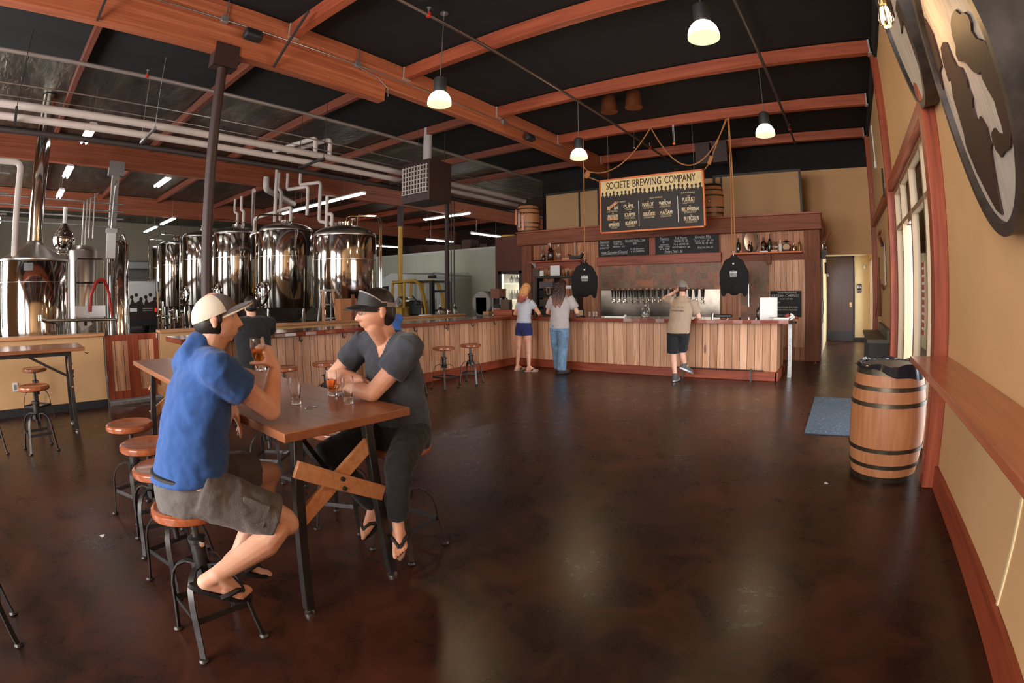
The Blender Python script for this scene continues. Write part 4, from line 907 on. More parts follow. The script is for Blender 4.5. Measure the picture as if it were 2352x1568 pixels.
# ------------------------------------------------------------------ brew house on the left
k = thing('brew_kettle', 'big steel brew kettle with a cone lid and tall chimney at the far left', 'kettle', (-11.3, .38, 0))
MB().lathe([(.66, .35), (.67, .4), (.67, 2.25), (.655, 2.27)], n=64).build('shell', M['steel'], k)
MB().lathe([(.70, 2.24), (.70, 2.27), (.60, 2.32), (.22, 2.53), (.17, 2.57), (.155, 2.62)], n=48).build('cone_lid', M['steel_rough'], k)
MB().lathe([(.15, 2.6), (.15, 5.36)], n=32).build('chimney', M['steel'], k)
MB().lathe([(.675, 1.86), (.675, 1.87)], n=64).build('weld_seam', M['steel_rough'], k)
MB().box((.655, -.13, 2.12), (.03, .17, .13), -.2).build('maker_plate', M['black_gloss'], k)
for i in range(4):
    q = PI / 4 + i * PI / 2; MB().tube([(.55 * math.cos(q), .55 * math.sin(q), 0), (.55 * math.cos(q), .55 * math.sin(q), .4)], .05, 10).build('leg', M['steel'], k)
MB().tube([(.6, .1, 1.24), (.75, .12, 1.24), (.75, .2, 1.20), (.75, 1.5, 1.18)], .028, 10).lathe([(.06, 0), (.06, .10)], (.70, .1, 1.2), 14).build('outlet_pipe', M['steel_rough'], k)
t = thing('mash_tun', 'grey square fronted steel vessel right of the brew kettle', 'vessel', (-12.6, 1.50, 0))
MB().lathe([(.32, .5), (.33, .55), (.33, 2.55), (.32, 2.57)], n=40).build('shell', M['steel_rough'], t); MB().lathe([(.32, 2.57), (.2, 2.66), (.001, 2.70)], n=40).build('lid', M['steel_rough'], t)
for i in range(3):
    q = i * 2 * PI / 3; MB().tube([(.26 * math.cos(q), .26 * math.sin(q), 0), (.26 * math.cos(q), .26 * math.sin(q), .6)], .03, 8).build('leg', M['steel'], t)
t = thing('lauter_tun', 'steel hopper vessel with round domed door behind the kettle', 'vessel', (-12.9, .98, 0))
MB().ball((.1, .1, 2.80), (.26, .26, .28), 24).lathe([(.28, 2.85), (.06, 3.15)], (.1, .1, 0), 24).build('hopper', M['steel'], t); MB().lathe([(.45, .4), (.45, 2.35), (.3, 2.5), (.05, 2.6)], (-.1, 0, 0), 40).build('shell', M['steel_rough'], t)
MB().tube([(.1, .1, 3.1), (.1, .1, 3.5)], .05, 8).build('feed_pipe', M['white'], t); MB().tube([(.15, -.35, 2.5), (.15, .3, 2.5)], .03, 8).build('valve_pipe', M['chrome'], t)
t = thing('work_platform', 'steel handrail platform with a grey apron panel beside the kettle', 'platform', (-12.0, 1.59, 0))
MB().tube([(0, -.31, .9), (0, -.31, 2.30), (0, -.27, 2.36), (0, .27, 2.36), (0, .31, 2.30), (0, .31, .9)], .02, 8).tube([(0, -.31, 1.88), (0, .31, 1.88)], .016, 8).build('handrail', M['steel'], t)
MB().bb(-.02, .03, -.33, .33, 1.20, 1.42).build('apron', M['steel_rough'], t); MB().bb(-.5, .0, -.33, .33, 1.16, 1.20).build('deck', M['galv'], t)
for a, b in ((-.3, -.0), (.3, -.0), (-.3, -.45), (.3, -.45)): MB().tube([(b, a, 0), (b, a, 1.18)], .025, 8).build('leg', M['steel'], t)
pipe('red_hose', 'red rubber hose arching over the steel handrail', [(-11.93, 1.58, 1.30), (-11.93, 1.60, 1.62), (-11.95, 1.74, 1.93), (-11.98, 1.90, 1.95), (-12.05, 2.0, 1.75), (-12.05, 2.08, 1.2)], .035, M['red_plastic'], 'hose')
tag(MB().box((-11.60, 1.42, 1.08), (.01, .26, .17), 0, 0, Matrix.Rotation(.5, 3, 'X')).bb(-11.595, -11.59, 1.40, 1.46, 1.04, 1.12, 1).build('hanging_placard', [M['paper'], M['ink']]), 'white placard tilted on the pipe in front of the platform', 'placard')
t = thing('hot_liquor_tank', 'narrow steel tank behind the white hanging cabinet', 'tank', (-12.9, 2.40, 0))
MB().lathe([(.24, .4), (.24, 2.7), (.15, 2.82), (.001, 2.85)], n=32).build('shell', M['steel'], t); MB().tube([(.27, .1, .5), (.27, .1, 2.8), (.22, .05, 2.95), (.05, 0, 2.95), (0, 0, 2.85)], .018, 8).build('side_pipe', M['steel'], t)
for q in (0, 2.1, 4.2): MB().tube([(.2 * math.cos(q), .2 * math.sin(q), 0), (.2 * math.cos(q), .2 * math.sin(q), .5)], .025, 8).build('leg', M['steel'], t)
t = thing('electrical_cabinet', 'white upright cabinet hung on the grey column', 'cabinet', (-12.6, 2.14, 0))
MB().bb(-.09, .09, -.10, .10, 2.42, 2.97).build('body', M['white'], t, bevel=.01); MB().bb(-.10, .10, -.12, .12, 2.97, 3.06).build('head', M['galv'], t); MB().tube([(0, 0, 3.06), (0, .03, 4.0), (-.9, .2, 4.3)], .02, 8).build('feed', M['conduit'], t); MB().bar((-.1, 0, 2.6), (-1.2, .2, 2.6), .04, .04).build('arm', M['galv'], t)
for i, (y, z0, z1) in enumerate(((1.55, 2.75, 3.7), (1.62, 2.75, 3.75), (1.70, 2.9, 3.8), (1.80, 2.9, 3.9))): pipe('steel_line', 'thin upright steel line behind the platform, one of four', [(-13.2, y, z0), (-13.2, y, z1), (-14.4, y + .25, z1 + .25)], .02, M['steel_rough'], 'pipe', 'upright steel lines')
pipe('insulated_pipe', 'white insulated elbow pipe left of the kettle chimney', [(-10.9, -.5, 3.95), (-10.9, -.02, 3.95), (-10.9, -.02, 2.3)], .06, PW)
for i, z in enumerate((3.25, 3.45, 3.62, 3.80)): pipe('cable_tray', 'level grey strut rail behind the kettle, one of a ladder of four', [(-13.6, -.6, z), (-13.6, 2.6, z - .03)], .02, M['galv'], 'rail', 'strut rails')
for i, z in enumerate((3.0, 3.35, 3.7)): pipe('strut_rail', 'short grey strut at the left edge behind the white elbow pipe', [(-10.7, -.6, z), (-10.7, -.2, z)], .018, M['galv'], 'rail', 'short struts')
# ------------------------------------------------------------------ roller door, parked van
d = tag(thing('door_3', 'grey steel roller door at the far end of the brewery', None, (-29, 0, 0)), kind='structure')
q = MB()
for i in range(38): q.bb(.02, .05 + .015 * (i % 2), 5.3, 8.1, .08 * i, .08 * i + .075)
q.build('roller_slats', plain('roller_grey', (.20, .18, .16), .5, .3), d, smooth=0); MB().bb(0, .45, 5.2, 8.3, 3.0, 3.42).build('roller_housing', M['galv'], d, bevel=.05)
s = thing('delivery_van', 'white van seen from behind in the brewery, its tail wrapped in black crowd silhouettes', 'van', (-24.6, 5.62, 0))
MB().box((-1.2, 0, 1.35), (2.4, 1.55, 1.9)).build('body', plain('van_white', (.62, .60, .55), .35), s, bevel=.12)
rr = random.Random(11); pts = [(-.77, 0)]; x = -.77
pts = [(-.77, .45)]; heads = MB()
mm = frame_m((.004, 0, 0), (0, 1, 0), (0, 0, 1))
outline = [(-.77, .45), (.77, .45), (.77, 1.35)]
xs = [.77 - i * .11 for i in range(15)]
for i, xx in enumerate(xs): outline.append((xx, 1.28 + .10 * ((i * 7) % 3) + (.12 if i % 2 else -.02)))
outline.append((-.77, 1.35)); heads.ext(outline, .004, mm)
for i, xx in enumerate(xs[1::2]): heads.lathe([(.001, 0), (.085, .0), (.085, .006), (.001, .006)], (.004, xx - .02, 1.52 + .09 * ((i * 5) % 3)), 12, 0, Matrix.Rotation(PI / 2, 3, 'Y'), 1.0)
heads.build('crowd_wrap', M['ink'], s, smooth=0)
MB().bb(0, .05, -.75, .75, .35, .62).build('bumper', M['black'], s, bevel=.02); MB().bb(.009, .02, -.55, -.22, .98, 1.14).build('licence_plate', M['paper'], s); MB().bb(.009, .03, .62, .70, .95, 1.12).build('tail_light', emit('tail_red', (1, .03, .02), .8), s)
MB().bb(.009, .012, .05, .55, 1.08, 1.13).bb(.009, .012, .05, .5, 1.0, 1.03).build('tail_lettering', M['galv'], s)
for a, b in ((-.65, -.3), (.65, -.3), (-.65, -2.0), (.65, -2.0)): MB().lathe([(.33, -.1), (.33, .1)], (b, a, .33), 24, 0, Matrix.Rotation(PI / 2, 3, 'X')).build('wheel', M['black'], s)
# white cargo van behind the forklift
s = thing('cargo_van', 'tall white cargo van parked sideways in front of the cold room', 'van', (-14.4, 13.6, 0))
out = [(-2.6, .35), (-2.6, 1.0), (-2.35, 1.15), (-1.75, 1.95), (-1.35, 2.22), (-.9, 2.30), (1.55, 2.28), (1.68, 2.15), (1.7, .35)]
MB().ext(out, 1.7, frame_m((0, .85, 0), (1, 0, 0), (0, 0, 1))).build('body', plain('van_white2', (.58, .60, .56), .3), s, bevel=.09)
MB().ext([(-1.72, 1.35), (-1.55, 1.85), (-1.0, 1.88), (-1.0, 1.35)], .01, frame_m((0, -.855, 0), (1, 0, 0), (0, 0, 1))).build('side_window', M['black_gloss'], s)
MB().bb(-.85, 1.6, -.86, -.853, 1.28, 1.33).build('side_rail', M['galv'], s)
for x in (-1.75, .95):
    for y in (-.75, .75): MB().lathe([(.34, -.11), (.34, .11)], (x, y, .34), 24, 0, Matrix.Rotation(PI / 2, 3, 'X')).build('wheel', M['black'], s)
MB().box((1.5, -.95, 2.15), (.35, .06, .1)).build('side_mirror', M['black'], s)
# forklift
s = thing('forklift', 'yellow forklift with a roll cage parked behind the bar', 'forklift', (-12.4, 11.6, 0))
Y_ = M['yellow']
MB().ext([(-1.15, .25), (-1.15, 1.02), (-1.05, 1.12), (-.35, 1.12), (-.30, .62), (.45, .62), (.55, .25)], .95, frame_m((0, .48, 0), (1, 0, 0), (0, 0, 1))).build('body', Y_, s, bevel=.05)
for y in (-.42, .42):
    MB().tube([(-.95, y, 1.1), (-.88, y, 1.95), (.20, y, 1.98), (.42, y, 1.88), (.62, y, 1.5), (.80, y, .55)], .055, 8).build('cage_post', Y_, s)
    MB().tube([(-.33, y, 1.1), (-.30, y, 1.95)], .045, 8).build('cage_post', Y_, s)
MB().bb(-.9, .25, -.42, .42, 1.93, 1.99).build('roof_guard', M['black'], s); MB().bb(-.9, -.3, -.46, -.40, 1.90, 2.0).build('roof_guard_edge', M['black'], s)
q = MB()
for y in (-.35, .35): q.bb(.86, .98, y - .06, y + .06, .1, 1.95)
for z in (.4, 1.0, 1.6, 1.9): q.bb(.88, .96, -.4, .4, z, z + .07)
q.build('mast', M['black'], s)
for y in (-.25, .25): MB().bb(1.0, 1.95, y - .05, y + .05, .12, .16).build('fork', M['dark_steel'], s)
MB().lathe([(.14, -.3), (.17, -.26), (.17, .26), (.14, .3)], (-.72, 0, 1.31), 20, 0, Matrix.Rotation(PI / 2, 3, 'X')).lathe([(.0, 0), (.06, 0), (.06, .05)], (-.72, -.31, 1.31), 12, 0, Matrix.Rotation(PI / 2, 3, 'X')).build('gas_cylinder', M['steel_rough'], s)
MB().bb(-.25, .15, -.25, .25, .62, .85).bb(-.32, -.22, -.25, .25, .85, 1.35).build('driver_seat', M['black'], s, bevel=.05)
MB().tube([(.25, -.05, .8), (.15, -.05, 1.25)], .03, 8).tube([(.14 + .17 * math.cos(a) * .9, -.05 + .17 * math.sin(a), 1.25 + .05 * math.cos(a)) for a in [2 * PI * i / 16 for i in range(16)]], .018, 6, closed=True).tube([(-.05, -.3, 1.5), (.25, -.25, 1.2)], .025, 6).build('steering_column', M['black'], s)
for x, r_ in ((-.75, .26), (.5, .30)):
    for y in (-.45, .45): MB().lathe([(r_, -.1), (r_, .1)], (x, y, r_), 20, 0, Matrix.Rotation(PI / 2, 3, 'X')).build('wheel', M['black'], s)
MB().ball((-1.15, -.3, 1.0), (.09, .12, .12), 12).build('rear_lamp', M['chrome'], s)
c = thing('yellow_post', 'yellow painted column behind the forklift', 'column', (-13.9, 12.04, 0)); MB().lathe([(.085, 0), (.085, 3.95)], n=20).build('shaft', Y_, c); MB().bb(-.08, .08, -.08, .08, 3.95, 4.68).build('upper_shaft', M['col_brown'], c)
pipe('yellow_pipe', 'yellow gas pipe standing on the cold room left of the barrel', [(-12.6, 17.2, 3.2), (-12.6, 17.2, 3.95), (-13.3, 17.2, 3.97)], .06, Y_)
for dx in (.18, .30): pipe('dark_pipe', 'thin dark riser pipe beside the dark post, one of two', [(-11.06 + dx, 11.5, 0), (-11.06 + dx, 11.5, 4.6)], .016, M['pipe_dark'], 'pipe', 'riser pipes')
# things on and behind the low wall
s = thing('step_ladder', 'splattered brown step ladder behind the bar', 'ladder', (-8.75, 5.66, 0))
for y in (-.19, .19):
    MB().bar((.18, y * 1.25, 0), (0, y * .6, 1.66), .05, .03).build('front_rail', M['cap_wood'], s); MB().bar((-.30, y * 1.25, 0), (-.05, y * .6, 1.6), .04, .03).build('rear_rail', M['galv'], s)
for i in range(5): MB().bb(.16 - i * .035 - .06, .16 - i * .035 + .03, -.2 + i * .018, .2 - i * .018, .28 + i * .27, .305 + i * .27).build('step', M['galv'], s)
MB().bb(-.10, .08, -.13, .13, 1.63, 1.67).build('top_cap', M['galv'], s)
s = thing('plywood_box', 'orange plywood crate standing on the low wall cap behind the visor man', 'crate', (-8.52, 5.98, 1.065)); MB().bb(-.09, .09, -.24, .16, 0, .42).build('panel', plain('plywood', (.42, .16, .06), .6, var=.1), s); MB().bb(.09, .12, .02, .09, 0, .50).build('cleat', M['brown_rough'], s)
s = thing('packing_machine', 'grey hooded machine with a brown box on top behind the bar corner', 'machine', (-8.3, 10.2, 0))
MB().bb(-.34, .08, -.2, .2, .95, 1.48).build('housing', plain('machine_grey', (.16, .12, .115), .5), s, bevel=.04); MB().lathe([(.30, -.2), (.30, .2)], (-.12, 0, 1.30), 20, 0, Matrix.Rotation(PI / 2, 3, 'X')).build('drum', plain('machine_grey_b', (.24, .22, .2), .5), s)
MB().bb(.14, .42, -.14, .14, 1.42, 1.66).build('carton', plain('cardboard_dark', (.20, .08, .045), .8), s); MB().bb(.26, .42, -.1, .1, 1.1, 1.45).build('motor', M['black'], s)
for a, b in ((-.3, -.15), (.1, -.15), (-.3, .15), (.1, .15), (.2, -.12), (.45, -.12), (.2, .12), (.45, .12)): MB().bb(a - .02, a + .02, b - .02, b + .02, 0, 1.43 if a > .15 else .96).build('leg', M['galv'] if a > .15 else M['black'], s)
for i, y in enumerate((8.6, 8.82)):
    o = MB(); bottle(o, 0, 0, 0, .24, .06, 0, .4); o = o.build('clear_jug', M['glass']); o.location = (-8.5, y + (0 if i == 0 else .28), 1.065); tag(o, ['clear jug left of the shiny tap on the low wall', 'clear jug right of the shiny tap on the low wall'][i], 'jug')
tag(MB().tube([(-8.5, 8.84, 1.065), (-8.5, 8.84, 1.15), (-8.5, 8.94, 1.17), (-8.5, 8.94, 1.07)], .022, 8).ball((-8.5, 8.88, 1.12), .05, 10).build('chrome_tap', M['chrome']), 'shiny chrome fitting between two clear jugs on the low wall', 'tap')
tag(MB().box((-8.5, 8.1, 1.075), (.18, .26, .015), .2).build('paper_sheet', M['paper']), 'white sheet lying on the low wall cap', 'paper')
s = thing('switch_box', 'grey switch box on the white cold room wall', 'switch', (-13.95, 14.46, 1.95)); MB().bb(-.09, .09, -.05, .0, -.16, .16).build('box', M['galv'], s); MB().bb(-.05, .05, -.06, -.05, -.08, .08).build('cover', M['silver_paint'], s)
rr = random.Random(2)
for i in range(9):
    x = -17.6 + i * .95; h = rr.uniform(.25, .5); w = rr.uniform(.35, .6)
    tag(MB().bb(x, x + w, 15.2, 15.7, 3.2, 3.2 + h).build('dark_crate', plain('crate%d' % i, (rr.uniform(.02, .09), rr.uniform(.015, .035), .012), .8)), 'dark crate in the row stored on top of the cold room', 'crate', 'crates on top of the cold room')
# kegs and clutter behind the low wall by the tanks
for i, (x, y) in enumerate(((-10.4, 3.0), (-11.2, 2.95), (-11.9, 3.3), (-12.6, 3.2))):
    s = thing('manifold_cart', 'upright tangle of steel valves and pipes behind the column, one of four', 'manifold', (x - 1.6, y + .5, 0), .3 * i, 'valve manifolds')
    MB().tube([(0, 0, 0), (0, 0, 1.35 + .12 * i)], .03, 8).tube([(0, .2, 0), (0, .2, 1.2)], .025, 8).tube([(0, 0, .9), (0, .35, .95), (0, .35, 1.25)], .022, 8).build('pipes', M['steel'], s); MB().ball((0, .2, 1.25), .05, 8).ball((0, 0, 1.1), .05, 8).bb(-.01, .01, .0, .2, 1.12, 1.14).build('valves', M['chrome'], s)

# ------------------------------------------------------------------ fluorescent fixtures
TUBE = emit('fluorescent_tube', (1.0, .97, .93), 15.0)
def fluoro(label, x, y, z, L=1.2, ax='X', grp='fluorescent fixtures'):
    s = thing('fluorescent_light', label, 'ceiling light', (x, y, z), 0 if ax == 'X' else PI / 2, grp)
    MB().ext([(-.10, 0), (-.06, .05), (.06, .05), (.10, 0)], L, frame_m((-L / 2, 0, .02), (0, 1, 0), (0, 0, 1))).build('reflector', M['white'], s)
    for dy in (-.05, .05): MB().tube([(-L / 2 + .02, dy, -.005), (L / 2 - .02, dy, -.005)], .019, 8).build('tube', TUBE, s)
    for dx in (-L * .35, L * .35): MB().tube([(dx, 0, .07), (dx, 0, 5.38 - z)], .004, 5).build('hanger_wire', M['galv'], s)
    return s
fluoro('near fluorescent fixture above the kettle chimney, right of the white pipes', -10.95, 1.22, 4.6, 1.3)
fluoro('second fluorescent fixture in line behind the kettle chimney', -14.5, 1.20, 4.6, 1.3)
fluoro('third fluorescent fixture in line behind the kettle chimney', -17.6, 1.28, 4.6, 1.3)
fluoro('fluorescent fixture left of the brown column near the orange beam', -14.6, 3.82, 4.6, 1.3)
fluoro('far fluorescent fixture over the roller door, left one', -25.0, 6.1, 4.6, 2.2); fluoro('far fluorescent fixture over the roller door, right one', -22.0, 6.1, 4.6, 2.0)
for i in range(4): fluoro(['end', 'third', 'second', 'nearest'][i] + ' fixture of the bright row over the fermenters', -17.2 + i * 1.35, 9.35, 4.6, 1.28)
fluoro('left fixture of the pair above the forklift', -14.75, 14.6, 4.6, 1.2); fluoro('right fixture of the pair above the forklift', -13.45, 14.6, 4.6, 1.2)
fluoro('leftmost of three fixtures hung over the cold room', -20.6, 17.2, 4.0, 1.9, 'Y'); fluoro('middle of three fixtures hung over the cold room', -16.6, 16.8, 3.98, 1.7, 'Y'); fluoro('right of three fixtures hung over the cold room', -14.0, 17.0, 4.05, 1.9, 'Y')
fluoro('fluorescent fixture at the left edge of the picture', -22.0, -.7, 4.3, 1.3)
# ------------------------------------------------------------------ screw stools
def make_stool():
    t = thing('bar_stool', 'x', 'stool', (0, 0, 0))
    MB().lathe([(.001, .632), (.165, .632), (.178, .640), (.182, .655), (.178, .672), (.165, .680), (.150, .676), (.001, .674)], n=40).build('seat', M['seat'], t)
    MB().lathe([(.075, .618), (.075, .632)], n=20).lathe([(.017, .26), (.017, .62)], n=12).build('screw_post', M['dark_steel'], t)
    q = MB().lathe([(.032, .34), (.036, .36), (.036, .49), (.042, .495), (.042, .515), (.030, .52)], n=16)
    for i in range(4):
        a = PI / 4 + i * PI / 2; q.bar((.02 * math.cos(a), .02 * math.sin(a), .36), (.05 * math.cos(a), .05 * math.sin(a), .36), .03, .06)
    q.build('hub', M['dark_steel'], t); MB().tube([(.045, 0, .50), (.065, 0, .50)], .012, 8).tube([(-.045, 0, .505), (-.06, 0, .505)], .009, 8).build('set_screw', M['chrome'], t)
    for i in range(4):
        a = PI / 4 + i * PI / 2; c, s_ = math.cos(a), math.sin(a); rx = (-s_, c)
        pr = [(.035, .385), (.085, .392), (.130, .372), (.163, .330), (.182, .270), (.190, .20), (.205, .10), (.222, .012)]
        q = MB(); vs = []
        for k, (r, z) in enumerate(pr):
            n0 = (pr[min(k + 1, 7)][0] - pr[max(k - 1, 0)][0], pr[min(k + 1, 7)][1] - pr[max(k - 1, 0)][1]); L = math.hypot(*n0); nx, nz = -n0[1] / L, n0[0] / L
            for w, h in ((-.014, -.004), (.014, -.004), (.014, .004), (-.014, .004)):
                rr = r + nx * h; vs.append((rr * c + rx[0] * w, rr * s_ + rx[1] * w, z + nz * h))
        fs = [(3, 2, 1, 0), (28, 29, 30, 31)]
        for k in range(7):
            for j in range(4): fs.append((k * 4 + j, k * 4 + (j + 1) % 4, k * 4 + 4 + (j + 1) % 4, k * 4 + 4 + j))
        q.add(vs, fs); q.lathe([(.020, 0), (.024, .006), (.016, .016)], (.226 * c, .226 * s_, 0), 12)
        q.build('leg', M['dark_steel'], t)
        b = a + PI / 2; MB().bar((.188 * c, .188 * s_, .185), (.188 * math.cos(b), .188 * math.sin(b), .185), .006, .028).build('stretcher', M['dark_steel'], t)
    return t
st = make_stool()
SG = 'screw stools with round wooden seats'
stools = [(-2.25, .64, 0, 'wooden topped screw stool under the man in the blue shirt'), (-2.86, .70, 12, 'empty stool just behind the man in the blue shirt'), (-3.40, .74, -8, 'empty stool third along the near side of the big table'), (-4.02, .76, 20, 'empty stool at the far left of the near side of the big table'),
    (-2.27, 1.92, 5, 'stool under the man with the black visor'), (-2.86, 1.88, 30, 'stool whose seat shows beneath the table edge behind the visor man'), (-3.5, 1.92, 10, 'stool on the far side of the big table, third from its end'), (-4.1, 1.96, 40, 'stool on the far side of the big table near its left end'),
    (-6.42, .15, 10, 'stool in front of the left hand table, its seat nearest the camera'), (-8.10, .22, 40, 'stool between the left hand table and the low cream wall'), (-6.5, -.45, 25, 'stool cut by the left edge of the picture beside the left hand table'),
    (-5.88, 3.10, 15, 'bar stool behind the beer glass, nearest the man in black'), (-5.86, 3.72, 40, 'bar stool left of the visor man, second from the man in black'), (-5.82, 4.45, 10, 'bar stool half hidden behind the visor man on his left'), (-5.78, 5.22, 30, 'bar stool just right of the visor man'), (-5.90, 6.02, 0, 'bar stool second from the corner of the bar'), (-5.82, 6.60, 20, 'bar stool nearest to the corner of the bar'),
    (-6.02, 2.68, 20, 'bar stool under the man in black'), (-5.95, 4.95, 50, 'bar stool under the seated person in blue'), (-4.02, -.60, 8, 'stool at the left edge of the picture under the man in khaki shorts'), (-2.85, -.46, 0, 'nearest stool at the left edge, only its feet showing')]
for i, (x, y, r, l) in enumerate(stools):
    o = st if i == 0 else dup(st); o.location = (x, y, 0); o.rotation_euler = (0, 0, math.radians(r)); o['label'] = l; o['group'] = SG

# ------------------------------------------------------------------ tables
def make_table(label, loc, rz, L, Wd, H):
    """long axis local x, end at x = 0"""
    t = thing('bar_table', label, 'table', loc, rz)
    MB().bb(-L, 0, -Wd / 2, Wd / 2, H - .042, H).build('tabletop', M['table'], t, bevel=.004)
    MB().bb(-L + .16, -.16, -.235, -.20, H - .10, H - .042).bb(-L + .16, -.16, .20, .235, H - .10, H - .042).build('apron_rail', M['leg_steel'], t)
    for x in (-.18, -L + .18):
        for s_ in (-1, 1):
            MB().bar((x, s_ * .20, H - .045), (x, s_ * .272, .03), .047, .047, (1, 0, 0)).build('leg', M['leg_steel'], t, bevel=.004)
            MB().lathe([(.028, 0), (.028, .012), (.012, .02), (.012, .035)], (x, s_ * .274, 0), 14).build('foot', M['bright_steel'], t)
        MB().bb(x - .02, x + .02, -.2, .2, H - .08, H - .045).build('cross_bar', M['leg_steel'], t)
        dx = .02 if x > -1 else -.02
        a = MB()
        p, q = Vector((x + dx + .012, -.238, .775)), Vector((x + dx + .012, .248, .525)); a.bar(p, q, .082, .024, (1, 0, 0)); 
        for k in (-.02, .03): a.lathe([(.011, 0), (.011, .026)], (x + dx + .012 + .001, .004 + k * .1, .651 - k), 10, 1, Matrix.Rotation(PI / 2, 3, 'Y')) if x > -1 else None
        a.build('oak_brace', [M['oak_brace'], M['black']], t, bevel=.002)
        MB().bar((x + dx - .014, -.245, .505), (x + dx - .014, .205, .80), .075, .024, (1, 0, 0)).build('oak_brace', M['oak_brace'], t, bevel=.002)
        sg = -1 if x > -1 else 1
        MB().bar((x, 0, .62), (x + sg * .62, 0, H - .05), .03, .03).build('knee_brace', M['leg_steel'], t)
    return t
t1 = make_table('long bar height wooden table where the two men sit, oak X brace', (-1.915, 1.34, 0), -.026, 3.25, .70, .99)
t2 = make_table('second bar height table by the low cream wall at the left edge', (-7.33, .83, 0), PI / 2, 2.9, .78, 1.0)
MB().tube([(.0, -.36, .94), (.03, -.36, .92), (.045, -.36, .935)], .006, 6).build('bag_hook', M['pipe_dark'], t2)

# glasses
def tulip(label, x, y, z, beer=0.0, rz=0):
    g = thing('beer_glass', label, 'glass', (x, y, z))
    H = .142
    pr = [(.024, 0), (.026, .004), (.026, .018), (.022, .026), (.029, .06), (.034, .10), (.034, .118), (.031, .142)]
    inn = [(.029, .142), (.031, .118), (.031, .10), (.026, .06), (.019, .030), (.001, .029)]
    MB().lathe(pr + inn, n=32).build('glass', M['glass'], g)
    if beer:
        def rad(z): 
            P = [(.019, .030), (.026, .06), (.031, .10), (.031, .118)]
            for (r0, z0), (r1, z1) in zip(P, P[1:]):
                if z <= z1: return r0 + (r1 - r0) * (z - z0) / (z1 - z0)
            return .031
        MB().lathe([(.001, .0305)] + [(rad(.031 + (beer - .031) * i / 8) - .0006, .031 + (beer - .031) * i / 8) for i in range(9)] + [(.001, beer)], n=32).build('beer', M['beer'], g)
    return g
ZT = .9905
tulip('empty small beer glass standing alone in the middle of the table end', -2.42, 1.335, ZT)
tulip('small glass of amber beer beside the visor man', -2.47, 1.60, ZT, .092)
tulip('empty small beer glass in front of the visor man\'s elbow', -2.22, 1.535, ZT)
tag(MB().tube([(-2.28 + .03 * math.cos(2 * PI * i / 24), 1.34 + .03 * math.sin(2 * PI * i / 24), ZT + .0015) for i in range(24)], .0015, 5, closed=True).build('water_ring', M['glass']), 'thin wet ring left by a glass on the table', 'water ring')

# ------------------------------------------------------------------ wall ledge, barrel bin, mat
s = thing('wall_ledge', 'long oak drinks ledge fixed along the right hand wall', 'ledge', (0, 0, 0))
MB().bb(.545, .853, -2.5, 4.17, 1.0, 1.045).build('shelf_board', M['ledge'], s, bevel=.006)
MB().bb(.815, .853, -2.5, 4.17, .92, 1.0).build('wall_cleat', M['red_y'], s)
for y in (-1.2, .2, 1.6, 3.0, 4.05): MB().ext([(.0, 0), (-.24, 0), (0, -.26)], .035, frame_m((.853, y, 1.0), (1, 0, 0), (0, 0, 1))).build('bracket', M['red_y'], s)
b = barrel('barrel_bin', 'open oak wine barrel used as a bin with a black liner bag under the ledge', (.43, 4.52, 0), .94, .275, .325, [(.0, .05), (.125, .16), (.27, .305), (.665, .70), (.80, .835), (.93, 1.0)], lid=False)
n = 72; q = MB(); vs = []; fs = []
rad = [(.262, .70), (.258, .90), (.262, .948), (.283, .955), (.292, .93)]
for k, (r, z) in enumerate(rad):
    for j in range(n):
        a = 2 * PI * j / n; w = .006 * math.sin(a * 11) + .004 * math.sin(a * 23 + k)
        droop = 0
        if k >= 3: droop = .085 * max(0, math.cos(a + .9)) ** 2 * (1 if k == 4 else 0) + .012 * math.sin(a * 7)
        rr = r + w * (.6 if k > 2 else 1.2) + (.018 if k == 4 else 0)
        vs.append((rr * math.cos(a), rr * math.sin(a), z - droop))
for k in range(len(rad) - 1):
    for j in range(n): fs.append((k * n + j, k * n + (j + 1) % n, (k + 1) * n + (j + 1) % n, (k + 1) * n + j))
q.add(vs, fs); q.build('bin_liner', plain('black_polythene', (.018, .018, .024), .22, coat=.4), b)
m, nt, bs = new_mat('blue_grey_mat'); v = objco(nt); nt.links.new(mixc(nt, math_n(nt, 'GREATER_THAN', noise(nt, v, 42, 3), .62), ramp(nt, noise(nt, v, 260, 2), [(.35, (.020, .030, .042)), (.65, (.062, .082, .105))]), (.13, .15, .17)), bs.inputs['Base Color']); setp(bs, rough=.85); bump(nt, bs, noise(nt, v, 300, 2), .5, .004); M['mat'] = m
tag(MB().bb(-.36, .78, 5.62, 7.60, .0, .012).build('door_mat', M['mat'], bevel=.004), 'blue grey flecked door mat on the floor beyond the barrel', 'door mat')
for i, (x, y, l) in enumerate(((-3.76, .38, 'tiny white scrap of paper on the floor at the left'), (-.05, 4.15, 'tiny pale crumb on the floor by the barrel'), (-.55, 11.3, 'tiny white speck on the floor near the dark door'))):
    o = MB().bb(-.016, .016, -.01, .01, 0, .004).bb(-.012, .004, -.016, .018, .004, .007).build('paper_scrap', M['paper']); o.location = (x, y, .001); tag(o, l, 'paper scrap')

